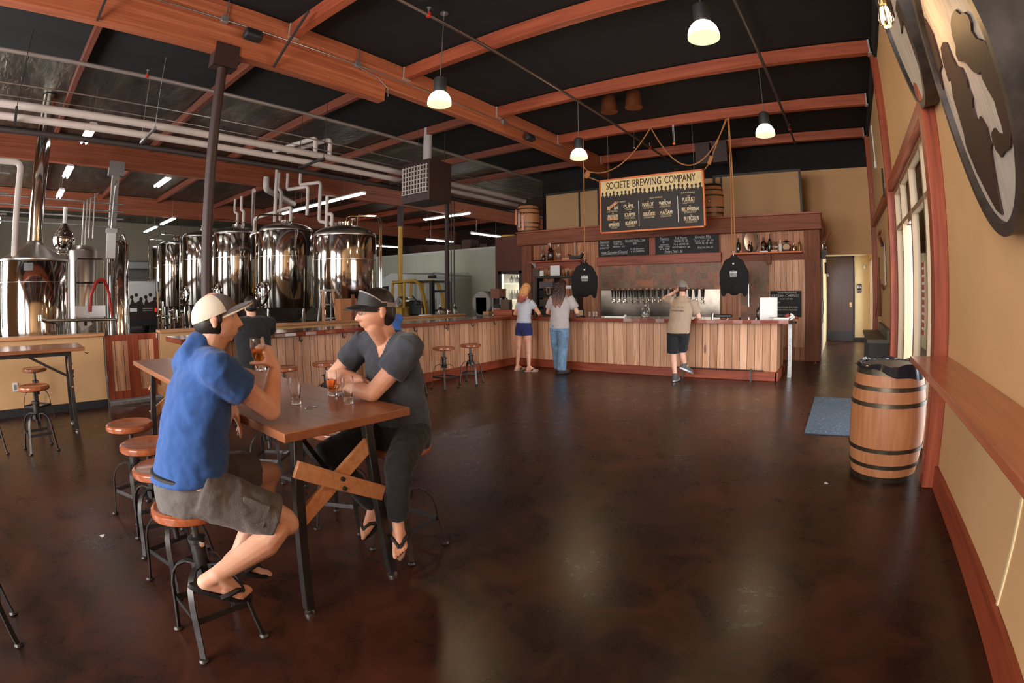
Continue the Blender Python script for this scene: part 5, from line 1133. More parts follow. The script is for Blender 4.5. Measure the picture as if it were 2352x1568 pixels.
# ------------------------------------------------------------------ pendant lamps
SH = emit('lamp_shade_glow', (1.0, .93, .72), 7.0); BULB = emit('lamp_bulb', (1.0, .90, .66), 40)
RIM = emit('lamp_rim_glow', (.92, .95, .38), 1.6)
def pendant(label, x, y):
    s = thing('pendant_lamp', label, 'pendant lamp', (x, y, 0), 0, 'dome pendant lamps')
    MB().lathe([(.075, 4.17), (.085, 4.20), (.085, 4.36), (.06, 4.38), (.02, 4.39)], n=24).build('socket_housing', M['black'], s)
    pr = [(.155 * math.sin(q), 4.02 + .17 * math.cos(q)) for q in [.35 + (PI / 2 - .35) * i / 10 for i in range(11)]]
    MB().lathe(pr + [(.156, 4.0)] + [(.151, 4.0)] + [(.150 * math.sin(q), 4.02 + .165 * math.cos(q)) for q in [PI / 2 - (PI / 2 - .3) * i / 8 for i in range(9)]], n=40).build('lamp_shade', SH, s)
    MB().lathe([(.157, 3.992), (.159, 4.004), (.150, 4.006), (.150, 3.992), (.157, 3.992)], n=40).build('shade_rim', RIM, s)
    MB().ball((0, 0, 4.07), (.05, .05, .07), 16).build('bulb', BULB, s)
    MB().tube([(0, 0, 4.38), (0, 0, 5.36)], .007, 8).build('rod', M['conduit'], s)
    MB().lathe([(.06, 5.36), (.05, 5.38)], n=16).build('canopy', M['galv'], s)
    l = point_light('pendant_bulb_light', (x, y, 3.93), 34, (1.0, .74, .42), .12); return s
pendant('dome pendant lamp in front of the long roof beam, nearest on the left', -4.54, 4.53)
pendant('dome pendant lamp at the top of the picture, right of centre', -1.10, 4.55)
pendant('dome pendant lamp left of the hanging menu sign', -4.43, 8.02)
pendant('dome pendant lamp right of the hanging menu sign', -1.07, 8.07)
s = thing('edison_bulb', 'clear Edison bulb glowing amber in front of the round wall sign', 'bulb', (.335, 2.40, 2.76))
MB().lathe([(.001, 0), (.022, .008), (.037, .03), (.038, .055), (.028, .09), (.018, .115), (.016, .13)], n=24).build('glass', M['glass'], s)
f = MB()
for i in range(6):
    a = 2 * PI * i / 6; f.tube([(.010 * math.cos(a), .010 * math.sin(a), .11), (.017 * math.cos(a), .017 * math.sin(a), .035)], .0022, 5)
f.build('filament', emit('filament', (1.0, .62, .16), 60), s)
MB().lathe([(.017, .125), (.019, .13), (.019, .19), (.006, .2)], n=16).build('socket', plain('brass_socket', (.4, .26, .1), .3, .9), s); MB().tube([(0, 0, .2), (0, 0, 2.62)], .003, 6).build('cord', M['black'], s)
point_light('edison_bulb_light', (.335, 2.40, 2.70), 5, (1.0, .6, .28), .04)

# copper cans, dark boxes and a pull cord under the roof
for x, l in ((-4.12, 'left copper coloured can light under the roof'), (-3.60, 'right copper coloured can light under the roof')):
    s = thing('can_light', l, 'can light', (x, 8.72, 5.06)); MB().lathe([(.17, 0), (.165, .02), (.135, .30), (.135, .32)], n=28).build('can', M['copper'], s); MB().lathe([(.001, .01), (.15, .004)], n=28).build('lens', M['black'], s)
for x, l in ((-3.15, 'left dark box mounted under the roof behind the ropes'), (-2.72, 'right dark box mounted under the roof behind the ropes')): tag(MB().bb(x - .18, x + .18, 11.9, 12.1, 4.62, 5.15).build('ceiling_box', M['col_brown']), l, 'box')
s = thing('pull_cord', 'white pull cord with a small orange ball under the roof joist', 'cord', (-3.34, 10.28, 0)); MB().tube([(-.015, 0, 5.14), (-.012, 0, 4.75)], .004, 5).tube([(.015, 0, 5.14), (.012, 0, 4.75)], .004, 5).build('cord', M['paper'], s); MB().ball((0, 0, 4.71), .033, 12).build('ball', M['sign_orange'], s)
s = thing('pull_cord', 'short hanging wire at the joist left of the pull cord', 'cord', (-4.27, 10.28, 0)); MB().tube([(0, 0, 5.14), (0, 0, 4.74)], .005, 5).build('cord', M['galv'], s); MB().ball((0, 0, 4.74), .02, 8).build('plug', M['galv'], s)

# ------------------------------------------------------------------ rope rigging
def sag(a, b, d, n=18):
    a, b = Vector(a), Vector(b); return [a.lerp(b, i / n) + Vector((0, 0, -d * 4 * (i / n) * (1 - i / n))) for i in range(n + 1)]
YR = 10.25
def rope(label, pts, r=.014): return tag(MB().tube(pts, r, 8).build('rope', M['rope']), label, 'rope')
rope('rope swagging from the joist down to the left pulley', sag((-3.86, YR, 5.13), (-5.42, YR, 4.33), .36))
rope('rope hanging in a deep loop between two points of the joist', sag((-3.84, YR, 5.13), (-2.14, YR, 5.10), .93))
rope('straight rope from the left pulley to the left hoodie', [(-5.54, YR, 5.12), (-5.54, YR, 3.6), (-5.50, 10.15, 2.30)])
rope('straight rope hanging from the joist to the right hoodie', [(-2.10, YR, 5.12), (-2.09, 10.2, 3.6), (-2.085, 10.12, 2.30)])
rope('second strand of rope hanging beside the right hoodie', [(-2.12, YR, 5.12), (-2.14, 10.22, 3.4), (-2.15, 10.14, 2.34)], .010)
rope('short rope holding the tackle block right of the loop', [(-2.16, YR, 5.10), (-2.5, YR, 4.35)], .012)
s = thing('pulley_block', 'wooden pulley block on the left rope', 'pulley', (-5.44, YR - .01, 4.26)); MB().ball((0, 0, 0), (.075, .045, .10), 16, 0, Matrix.Rotation(.5, 3, 'Y')).build('shell', M['rope'], s); MB().tube([(-.1, 0, .2), (0, 0, .08)], .01, 6).tube([(.04, 0, -.08), (.30, 0, -.20)], .014, 6).build('strap', M['rope'], s)
s = thing('pulley_block', 'wooden tackle block hanging right of the rope loop', 'pulley', (-2.55, YR, 4.25)); MB().box((0, 0, 0), (.08, .05, .2), 0, 0, Matrix.Rotation(.4, 3, 'Y')).build('shell', M['rope'], s, bevel=.02); MB().tube([(-.05, 0, -.09), (-.14, 0, -.2)], .01, 6).build('strap', M['rope'], s)

# ------------------------------------------------------------------ hoodies on hangers
def crowd(mb, x0, x1, y, h, m_, M4, n=12, seed=1):
    rr = random.Random(seed); out = [(x0, y)]; w = (x1 - x0) / n
    for i in range(n):
        c = x0 + (i + .5) * w + rr.uniform(-.08, .08) * w; k = rr.uniform(.72, 1.0); sy = y + h * k * .42; hr = min(w * .27, h * .20); cy = y + h * k - hr
        out += [(c - w * .47, y + h * .12), (c - w * .42, sy - h * .06), (c - w * .26, sy), (c - hr * .45, sy + h * .05)]
        out += [(c - hr * math.cos(a), cy + hr * 1.15 * math.sin(a)) for a in [-.6 + (PI + 1.2) * j / 9 for j in range(10)]]
        out += [(c + hr * .45, sy + h * .05), (c + w * .26, sy), (c + w * .42, sy - h * .06), (c + w * .47, y + h * .12)]
    out.append((x1, y)); mb.ext(out, .002, M4, m_)
def hoodie(label, loc, rz, lab2):
    s = thing('hoodie', label, 'hoodie', loc, rz)
    q = MB(); sq = .45
    body = MB(); body.limb((-.10, 0, -.16), (-.13, 0, -.58), .11, .12); body.limb((.10, 0, -.16), (.13, 0, -.58), .11, .12); body.limb((0, 0, -.12), (0, 0, -.60), .13, .15); body.limb((-.10, 0, -.12), (.10, 0, -.12), .08, .08)
    for k in (-1, 1): body.chain([(k * .12, 0, -.11), (k * .225, 0, -.30), (k * .235, 0, -.50), (k * .215, 0, -.72)], [.085, .075, .066, .052])
    body.ball((0, .08, -.06), (.11, .14, .12), 12)
    body.v = [(x, y * sq, z) for x, y, z in body.v]
    blob(body, 'body', M_HOOD, s, .014, 4, disp=(.012, .07))
    MB().tube([(-.10, -.02, -.02), (-.05, -.04, -.10), (0, -.05, -.13), (.05, -.04, -.10), (.10, -.02, -.02)], .016, 8).build('hood_edge', M_HOOD, s)
    MB().lathe([(.02, -.03), (.02, 0)], (0, -.055, -.11), 10).build('tag', M['paper'], s)
    MB().tube([(-.10, 0, -.06), (0, 0, .03), (.10, 0, -.06)], .007, 6).tube([(0, 0, .03), (0, 0, .07), (.02, 0, .10), (.0, 0, .125), (-.025, 0, .105)], .005, 6).build('hanger', M['white'], s)
    p = MB(); mm = frame_m((0, -.068, -.36), (1, 0, 0), (0, 0, 1)); put_text(p, 'SOCIETE', 0, 0, .062, mm, 'CENTER', .62, 0, 1.0, .001); p.box((0, -.068, -.372), (.14, .003, .006)); crowd(p, -.075, .075, .052, .055, 0, mm, 7, 4)
    put_text(p, 'BREWING COMPANY', 0, -.028, .018, mm, 'CENTER', .75); p.build('chest_print', M['paper'], s, smooth=0)
    return s
M_HOOD = plain('black_fleece', (.011, .010, .010), .95, bmp=.2, bscale=300)
hoodie('black hoodie with a white chest print hanging left of the taps, seen turned', (-5.50, 10.13, 2.18), .55, '')
hoodie('black hoodie with a white chest print hanging right of the taps, seen flat on', (-2.11, 10.10, 2.20), 0.0, '')

# ------------------------------------------------------------------ hanging menu sign
s = thing('menu_sign', 'big hanging menu sign with an orange frame, cream top and crowd silhouettes', 'sign', (-3.905, 10.2, 3.455))
w, h = 1.21, .61; fr = .035
MB().bb(-w + fr, w - fr, 0, .03, -h + fr, h - fr).build('black_board', plain('sign_black', (.016, .010, .009), .6), s, smooth=0)
MB().bb(-w, w, -.02, .05, h - fr, h).bb(-w, w, -.02, .05, -h, -h + fr).bb(-w, -w + fr, -.02, .05, -h, h).bb(w - fr, w, -.02, .05, -h, h).build('frame', M['sign_orange'], s, bevel=.004)
mm = frame_m((0, -.0015, 0), (1, 0, 0), (0, 0, 1)); MB().ext([(-w + fr, .20), (w - fr, .20), (w - fr, h - fr), (-w + fr, h - fr)], .001, mm).build('cream_band', M['sign_cream'], s, smooth=0)
m2 = frame_m((0, -.004, 0), (1, 0, 0), (0, 0, 1)); q = MB(); crowd(q, -w + fr, -.35, .18, .16, 0, m2, 9, 3); crowd(q, -.36, .42, .18, .17, 0, m2, 8, 8); crowd(q, .41, w - fr, .18, .17, 0, m2, 8, 5)
q.build('crowd_silhouette', plain('sign_black2', (.016, .010, .009), .6), s, smooth=0)
q = MB()
def title(tx, x, wid):
    vs, fs = text_mesh(tx, 1.0); xs = [v[0] for v in vs]; ys = [v[1] for v in vs]; kx = wid / (max(xs) - min(xs)); ky = .165 / (max(ys) - min(ys))
    for d in (0, .005): q.add([m2 @ Vector(((a - min(xs)) * kx + x + d, (b_ - min(ys)) * ky + .375, d * .1)) for a, b_, c in vs], fs)
title('SOCIETE', -1.04, .56); title('BREWING', -.40, .66); title('COMPANY', .34, .69)
q.build('title_lettering', M['ink'], s, smooth=0)
q = MB()
def fit_text(mb, tx, x, z, hgt, wid, bold=0.0):
    vs, fs = text_mesh(tx, 1.0)
    if not vs: return
    xs = [v[0] for v in vs]; ys = [v[1] for v in vs]; kx = wid / (max(xs) - min(xs)); ky = hgt / (max(ys) - min(ys)); cx = (max(xs) + min(xs)) / 2
    for d in (0, bold) if bold else (0,): mb.add([m2 @ Vector(((a - cx) * kx + x + d, (b_ - min(ys)) * ky + z, d * .1)) for a, b_, c in vs], fs)
def item(u, v, big, small, wid=.26, hgt=.085):
    x, z = u * 2 * w - w, h - v * 2 * h
    fit_text(q, 'THE', x, z + hgt + .012, .022, .05); fit_text(q, big, x, z, hgt, wid, .004); q.bb(x - wid * .42, x + wid * .42, -.0045, -.0035, z - .016, z - .012)
    if small: fit_text(q, small, x, z - .052, .024, min(.25, .019 * len(small)))
for u, v, tx in ((.205, .455, 'OUT WEST'), (.555, .435, 'OLD WORLD'), (.85, .40, 'STYGIAN')): fit_text(q, tx, u * 2 * w - w, h - v * 2 * h, .03, .29)
item(.127, .575, 'PU     AN', '6.4% PALE ALE', .25); item(.13, .715, 'BACHELOR', '', .24, .06); item(.14, .88, 'APPRENTICE', '7.5% IPA', .26, .075); item(.293, .565, 'PUPIL', '7.5% IPA', .25, .08); item(.30, .72, 'SCRAPPER', '5.7% RED AMBER ALE', .26, .075); item(.31, .87, 'ROUSTABOUT', '8.4% DIPA', .265, .075)
item(.478, .565, 'HARLOT', '5% BELGIAN EXTRA', .26, .08); item(.485, .735, 'DEBUTANTE', '5.5% BELGIAN AMBER', .275, .075); item(.637, .565, 'WIDOW', '9.5% BELGIAN DARK', .27, .075); item(.645, .735, 'MADAM', '6.4% BELGIAN BLOND', .275, .08)
item(.855, .535, 'PUGILIST', '5.2% DRY STOUT', .275, .08); item(.865, .70, 'BELLOWSMAN', '6.2% COFFEE STOUT', .36, .075); item(.875, .865, 'BUTCHER', '9.7% IMPERIAL STOUT', .32, .08)
q.build('beer_list_lettering', plain('cream_ink', srgb(225, 205, 170), .7), s, smooth=0)
MB().bb(-.275, -.265, -.005, -.003, -.50, .06).bb(.615, .625, -.005, -.003, -.47, .08).build('divider_line', M['paper'], s, smooth=0)
q = MB(); q.box((-.90, -.006, .00), (.26, .004, .06), 0, 0, Matrix.Rotation(-.55, 3, 'Y')); q.box((-.90, -.006, -.295), (.25, .004, .055)); q.build('tape_patch', plain('tan_tape', (.55, .25, .12), .7), s, smooth=0)
for x in (-1.0, 1.0): MB().tube([(x, .02, h), (x, .05, 1.68)], .004, 5).build('hanging_wire', M['galv'], s)

# ------------------------------------------------------------------ round wooden drum signs on the right wall
def drum(label, c, r, seed):
    """round drum sign; local z = outward normal, leaning forward at the top"""
    s = thing('round_sign', label, 'sign', c)
    n_ = Vector((-1, .1, -.2)).normalized(); e1 = Vector((0, -1, 0)); e1 = (e1 - n_ * e1.dot(n_)).normalized(); up = n_.cross(e1)
    R = Matrix((e1, up, n_)).transposed().to_4x4()
    MB().lathe([(r, -.20), (r, 0), (r - .052, 0), (r - .055, -.035), (r - .055, -.20)], n=96, M=R.to_3x3()).build('hoop_rim', RIMM, s)
    MB().lathe([(.001, -.055), (r - .05, -.055), (r - .05, -.032), (.001, -.032)], n=64, M=R.to_3x3()).build('white_panel', PANEL, s)
    q = MB(); a = r - .055; m4 = R @ Matrix.Translation((0, 0, -.030))
    # standing dark figures cut out of plywood on the white boards
    def fig(pts, dx=0.0, dy=0.0):
        P = []
        for x, y in pts:
            x, y = x + dx, y + dy; h_ = math.hypot(x, y); k = min(1, .985 / h_) if h_ else 1
            P.append((x * a * k, y * a * k))
        q.ext(P, .010, m4)
    if seed == 1:
        fig([(0.366, 0.348), (0.481, 0.355), (0.631, 0.323), (0.705, 0.249), (0.796, 0.216), (0.854, 0.165), (0.845, 0.119), (0.775, 0.096), (0.81, 0.029), (0.869, -0.005), (0.92, -0.039), (0.965, -0.054), (0.975, -0.168), (0.967, -0.297), (0.927, -0.421), (0.848, -0.535), (0.644, -0.613), (0.476, -0.599), (0.373, -0.609), (0.349, -0.586), (0.295, -0.546), (0.269, -0.487), (0.313, -0.43), (0.422, -0.426), (0.464, -0.47), (0.612, -0.519), (0.636, -0.459), (0.633, -0.4), (0.665, -0.324), (0.613, -0.23), (0.586, -0.153), (0.605, -0.103), (0.534, -0.098), (0.423, -0.031), (0.309, 0.09), (0.144, 0.159), (0.141, 0.214), (0.243, 0.235), (0.277, 0.312)], -.09, 0)
        fig([(-0.265, 0.451), (-0.103, 0.429), (-0.011, 0.382), (-0.029, 0.288), (0.005, 0.177), (0.138, 0.109), (0.15, 0.013), (0.104, -0.034), (0.117, -0.115), (0.021, -0.16), (-0.001, -0.23), (0.067, -0.276), (0.144, -0.262), (0.221, -0.369), (0.182, -0.442), (0.207, -0.484), (0.136, -0.502), (0.057, -0.604), (-0.019, -0.735), (-0.075, -0.933), (-0.23, -0.877), (-0.419, -0.708), (-0.591, -0.513), (-0.69, -0.275), (-0.612, -0.178), (-0.57, -0.014), (-0.529, 0.122), (-0.356, 0.221), (-0.47, 0.235), (-0.459, 0.277), (-0.389, 0.385)], -.09, 0)
        fig([(-.95, .30), (-.80, .42), (-.62, .40), (-.45, .62), (-.50, .80), (-.70, .72), (-.90, .45)])
    else:
        fig([(0.67, -0.165), (0.343, -0.112), (0.242, -0.239), (-0.007, -0.282), (0.502, -0.346), (0.201, -1.041), (0.054, -1.07), (0.091, -1.154), (0.565, -1.057), (0.902, -0.852), (1.204, -0.636), (1.264, -0.505)], .1, .12)
        fig([(-.20, .95), (-.30, .60), (-.10, .40), (.05, .10), (.30, .20), (.42, .50), (.30, .75), (.25, .95)])
    q.build('figure_cutout', [plain('dark_walnut', (.035, .011, .006), .6, var=.2), plain('dark_walnut_b', (.028, .011, .007), .6)], s, smooth=0)
    return s
RIMM = plain('dark_hoop_iron', (.055, .045, .04), .5, .5, var=.5, vscale=7)
PANEL = wood('whitewashed_panel', [(.3, (.36, .30, .25)), (.5, (.52, .44, .37)), (.7, (.60, .53, .45))], 'Z', 1.2, .6)
drum('big round iron hooped sign with dark figure cutouts nearest on the right wall', (.60, 2.27, 2.40), .655, 1)
drum('round iron hooped sign beyond the nearest one, over the entrance post', (.60, 3.92, 3.53), .655, 2)

# ------------------------------------------------------------------ right wall odds and ends
s = thing('cross_cut_saw', 'antique tools and a long pale blade hanging on the wall beyond the entrance', 'saw', (.80, 10.0, 0))
MB().ext([(-.06, 1.62), (.10, 1.60), (.30, 2.36), (.05, 2.40)], .02, frame_m((.02, 0, 0), (0, 1, 0), (0, 0, 1))).build('blade', M['steel_rough'], s)
MB().tube([(0, .2, 2.35), (-.05, .3, 2.55), (-.03, .1, 2.62)], .03, 8).tube([(0, .15, 2.38), (-.06, -.1, 2.5)], .025, 8).tube([(0, 0, 1.55), (-.03, .1, 1.62)], .03, 8).build('handle', M['brown_rough'], s)
s = thing('old_rifle', 'long dark wooden tool hung upright on the wall near the hallway', 'tool', (.80, 11.2, 0)); MB().tube([(0, 0, 2.2), (0, .05, 1.75)], .016, 8).tube([(0, .05, 1.75), (0, .1, 1.2), (-.02, .12, 1.0)], [.03, .045, .07], 8).build('stock', M['brown_rough'], s)
s = thing('wall_bench', 'dark grey bench against the wall beyond the entrance', 'bench', (0, 0, 0)); MB().bb(.45, .82, 9.0, 11.2, .66, .72).bb(.78, .82, 9.0, 11.2, .72, .88).build('seat', plain('bench_grey', (.10, .09, .07), .6), s)
for y in (9.15, 11.05):
    MB().bb(.48, .80, y - .04, y + .04, 0, .66).build('leg', M['black_frame'], s)
s = thing('poster_strip', 'red and white notice taped on the entrance glass', 'notice', (.86, 5.55, 1.45)); MB().bb(-.004, .0, -.09, .09, -.36, .36).build('sheet', plain('notice_red', (.35, .08, .06), .6), s)
q = MB()
for i in range(9): q.bb(-.0055, -.004, -.07, .07, -.31 + i * .075, -.285 + i * .075)
q.build('printed_lines', M['paper'], s, smooth=0)
tag(MB().bb(.855, .86, 4.85, 5.05, 1.1, 2.4).build('dark_poster', M['black_gloss']), 'dark poster on the entrance glass beside the red post', 'poster')
s = thing('restroom_sign', 'small dark accessible restroom sign on the hallway wall', 'sign', (.545, 16.385, 1.58)); MB().bb(-.075, .075, 0, .012, -.13, .13).build('plate', M['ink'], s)
q = MB(); mm = frame_m((0, -.002, 0), (1, 0, 0), (0, 0, 1))
for x in (-.045, -.012): q.ball((x, -.002, .09), (.009, .002, .009), 8); q.bb(x - .009, x + .009, -.003, 0, .0, .075)
q.ball((.03, -.002, .085), (.009, .002, .009), 8); q.bb(.022, .032, -.003, 0, .03, .072); q.tube([(.034 + .022 * math.cos(a), -.002, .022 + .022 * math.sin(a)) for a in [2 * PI * i / 14 for i in range(14)]], .004, 5, closed=True); q.bb(.03, .055, -.003, 0, .03, .038)
put_text(q, 'RESTROOM', 0, -.085, .03, mm, 'CENTER', .75); q.build('pictograms', M['paper'], s, smooth=0)
tag(MB().lathe([(.04, 0), (.05, .05), (.03, .10)], n=14).build('hall_sconce', M['white']), 'small white emitter on the hallway wall', 'sensor').location = (.72, 16.33, 2.16)
s = thing('candle_shelf', 'small dark bracket shelf with jars and reeds on the back bar end', 'shelf', (-.40, 11.75, 2.40)); MB().bb(-.06, .10, -.12, .12, -.06, 0).bb(-.06, .06, -.08, .08, -.18, -.06).build('bracket', M['black_frame'], s)
for i, (x, y, h) in enumerate(((.0, -.06, .22), (.05, .03, .26), (.02, .08, .2))):
    o = MB(); bottle(o, 0, 0, 0, h, .032, 0, .5); o = o.build('glass_jar', M['glass']); o.location = (-.40 + x, 11.75 + y, 2.40); tag(o, ['front glass jar on the bracket shelf at the end of the back bar', 'middle glass jar on the bracket shelf', 'rear glass jar on the bracket shelf'][i], 'jar')
q = MB(); rr = random.Random(4)
for i in range(14): a = rr.uniform(-.5, .5); b = rr.uniform(-.5, .5); q.tube([(-.37, 11.75, 2.42), (-.37 + a * .12, 11.75 + b * .12, 2.62), (-.34 + a * .35, 11.75 + b * .3, 2.80)], [.003, .004, .008], 5)
tag(q.build('dried_reeds', plain('reed_red', (.28, .08, .03), .8)), 'bunch of reddish dried reeds in the jars on the bracket shelf', 'dried reeds', None, 'stuff')
s = thing('hanging_lantern', 'small dark hanging ornament with a white cup on the end of the back bar', 'ornament', (-.36, 11.9, 1.95)); MB().tube([(0, 0, .2), (0, 0, -.05)], .02, 6).build('chain_hook', M['black'], s); MB().lathe([(.02, 0), (.045, -.07)], (.05, 0, -.05), 12).build('cup', M['paper'], s)
pipe('white_cord', 'thin white cord hanging down the dark end wall of the back bar', [(-.45, 12.4, 2.3), (-.45, 12.45, 1.4), (-.44, 12.6, 1.1), (-.45, 12.4, .9)], .008, M['paper'], 'cord')
s = thing('projector_arm', 'thin white conduit and box high on the wall near the hallway', 'conduit', (.835, 11.0, 0)); MB().tube([(0, 0, 4.9), (0, 0, 4.1)], .015, 6).build('tube', M['white'], s); MB().bb(-.03, .02, -.06, .06, 4.0, 4.12).build('box', M['white'], s)
tag(MB().bb(.74, .765, 8.55, 8.62, 3.0, 3.45).build('dark_bracket', M['black']), 'dark upright bracket on the rail past the entrance', 'bracket')
# ------------------------------------------------------------------ people: one continuous skin per body, clothes as closed shells over it
def skin_mat(name, c, c2):
    m, nt, b = new_mat(name); setp(b, rough=.5, sss=.12); b.inputs['Subsurface Radius'].default_value = (.012, .004, .002)
    v = objco(nt); f = noise(nt, v, 9, 4, .4); nt.links.new(ramp(nt, f, [(.35, c), (.68, c2)]), b.inputs['Base Color'])
    bump(nt, b, noise(nt, v, 320, 2), .12, .002); return m
SK_A = skin_mat('skin_light', srgb(232, 184, 156), srgb(220, 158, 132)); SK_B = skin_mat('skin_warm', srgb(232, 176, 144), srgb(216, 150, 120))
def cloth(name, c, var=.12, bs=260, st=.25, rough=.9): return plain(name, c, rough, 0, var, 14, st, bs, sheen=.15)
HAIR_D = plain('dark_brown_hair', (.016, .010, .008), .45, var=.4, vscale=60)

def loft(mb, secs, n=28):
    """secs: (x, y, z, rx, ry[, rotz]) rings from bottom to top"""
    vs = []; k = len(secs)
    for s in secs:
        x, y, z, rx, ry = s[:5]; r = s[5] if len(s) > 5 else 0
        for j in range(n):
            a = 2 * PI * j / n; px, py = rx * math.cos(a), ry * math.sin(a)
            vs.append((x + px * math.cos(r) - py * math.sin(r), y + px * math.sin(r) + py * math.cos(r), z))
    fs = [(i * n + j, i * n + (j + 1) % n, (i + 1) * n + (j + 1) % n, (i + 1) * n + j) for i in range(k - 1) for j in range(n)]
    fs += [tuple(range(n - 1, -1, -1)), tuple((k - 1) * n + j for j in range(n))]
    return mb.add(vs, fs)
def cone(mb, a, b, ra, rb, n=20, flat=1.0):
    """truncated cone with flat ends: sleeves and trouser legs"""
    a, b = Vector(a), Vector(b); d = b - a; R = d.normalized().to_track_quat('Z', 'Y').to_matrix()
    return mb.lathe([(ra, 0), (ra + (rb - ra) * .5, d.length * .5), (rb, d.length)], a, n, 0, R, flat)
def G(v, c, s): return math.exp(-((v - c) / s) ** 2)
def head(mb, T, stub=0.0, n=64, k=48):
    vs = []
    def pt(dx, dy, dz):
        t = max(-dz, 0.0); f = max(dy, 0.0)
        x, y, z = .077 * dx, .097 * dy, .117 * dz
        if dy < 0: y *= 1.0 - .30 * t
        x *= 1 - .36 * t ** 1.6; y += .014 * t * (1 if dy > 0 else .4)
        if dz > .2: x *= 1 - .06 * dz
        if f > .15:
            w = min(1, (f - .15) / .3)
            ax = abs(x); d = 0
            tip = 0
            if -.055 < z < .030:
                tip = max(0, min(1, (.026 - z) / .064)) if z > -.038 else max(0, (z + .054) / .016)
            d += .034 * tip * math.exp(-(x / (.009 + .009 * tip)) ** 2)
            d += .006 * G(z, .030, .011) * math.exp(-(x / .05) ** 2)
            d -= .011 * G(ax, .031, .017) * G(z, .008, .013)
            d += .012 * math.exp(-(x / .022) ** 2) * (G(z, -.063, .0055) + .9 * G(z, -.076, .006)) - .004 * math.exp(-(x / .026) ** 2) * G(z, -.0695, .003)
            d += .004 * math.exp(-(x / .022) ** 2) * G(z, -.066, .02)
            d += .012 * math.exp(-(x / .024) ** 2) * G(z, -.103, .013) - .004 * math.exp(-(x / .03) ** 2) * G(z, -.088, .006)
            d += .005 * G(ax, .046, .018) * G(z, -.022, .022)
            y += d * w
        return Vector((x, y, z))
    vs.append(pt(0, 0, -1))
    for i in range(1, k):
        q = -PI / 2 + PI * i / k
        for j in range(n):
            a = 2 * PI * j / n; vs.append(pt(math.cos(q) * math.cos(a), math.cos(q) * math.sin(a), math.sin(q)))
    vs.append(pt(0, 0, 1)); t = len(vs) - 1
    fs = [(0, 1 + (j + 1) % n, 1 + j) for j in range(n)]
    for i in range(k - 2):
        for j in range(n):
            a, b = 1 + i * n, 1 + (i + 1) * n; fs.append((a + j, a + (j + 1) % n, b + (j + 1) % n, b + j))
    a = 1 + (k - 2) * n; fs += [(a + j, a + (j + 1) % n, t) for j in range(n)]
    mb.add([T @ v for v in vs], fs)
    for s in (-1, 1):
        for (yy, zz, ry, rz, rx) in ((-.012, .002, .020, .026, .009), (-.008, -.022, .013, .018, .008)):
            R = T.to_3x3() @ Matrix.Rotation(s * -.35, 3, 'Z'); sc = T.to_scale()[0]; R = R.normalized()
            mb.ball(T @ Vector((s * .080, yy, zz)), (rx * sc, ry * sc, rz * sc), 12, 0, R)
    return mb
def headT(c, yaw=0, pitch=0, roll=0, s=1.0):
    return Matrix.Translation(c) @ Matrix.Rotation(yaw, 4, 'Z') @ Matrix.Rotation(pitch, 4, 'X') @ Matrix.Rotation(roll, 4, 'Y') @ Matrix.Scale(s, 4)
def hand(mb, wrist, fdir, back, side, curl, thumb=(.75, .2), s=1.0, spread=.05):
    """fdir: finger direction, back: back-of-hand normal, side: towards the thumb"""
    w = Vector(wrist); f = Vector(fdir).normalized(); b = Vector(back); b = (b - f * b.dot(f)).normalized(); t = b.cross(f)
    if t.dot(Vector(side)) < 0: t = -t
    offs = [.030, .010, -.010, -.028]; L = [.074, .082, .076, .060]; pal = [.088, .090, .085, .078]
    mb.limb(w, w + f * .045 * s, .026 * s, .026 * s)
    for i in range(4):
        kn = w + f * pal[i] * s + t * offs[i] * s
        mb.limb(w + f * .02 * s + t * offs[i] * .6 * s, kn, .017 * s, .0125 * s, 10)
        d = (f + t * spread * (1.5 - i)).normalized(); p = kn; c = curl[i] if hasattr(curl, '__len__') else curl; ang = 0
        for j, (fr, r0, r1) in enumerate(((.46, .0105, .0092), (.30, .0092, .0085), (.24, .0085, .0070))):
            ang += c * (1.0, 1.15, .7)[j]
            dd = d * math.cos(ang) - b * math.sin(ang); q = p + dd * L[i] * fr * s
            mb.limb(p, q, r0 * s, r1 * s, 10); p = q
    # thumb from the side of the palm, near its base
    p0 = w + f * .018 * s + t * .020 * s; p1 = w + f * .052 * s + t * .046 * s - b * .012 * s
    th = (f * (1 - thumb[0]) + t * thumb[0] * .5 - b * thumb[1]).normalized(); p2 = p1 + th * .034 * s; p3 = p2 + (th - b * .25).normalized() * .026 * s
    mb.limb(p0, p1, .017 * s, .0125 * s, 10); mb.limb(p1, p2, .0118 * s, .0105 * s, 10); mb.limb(p2, p3, .0105 * s, .0085 * s, 10)
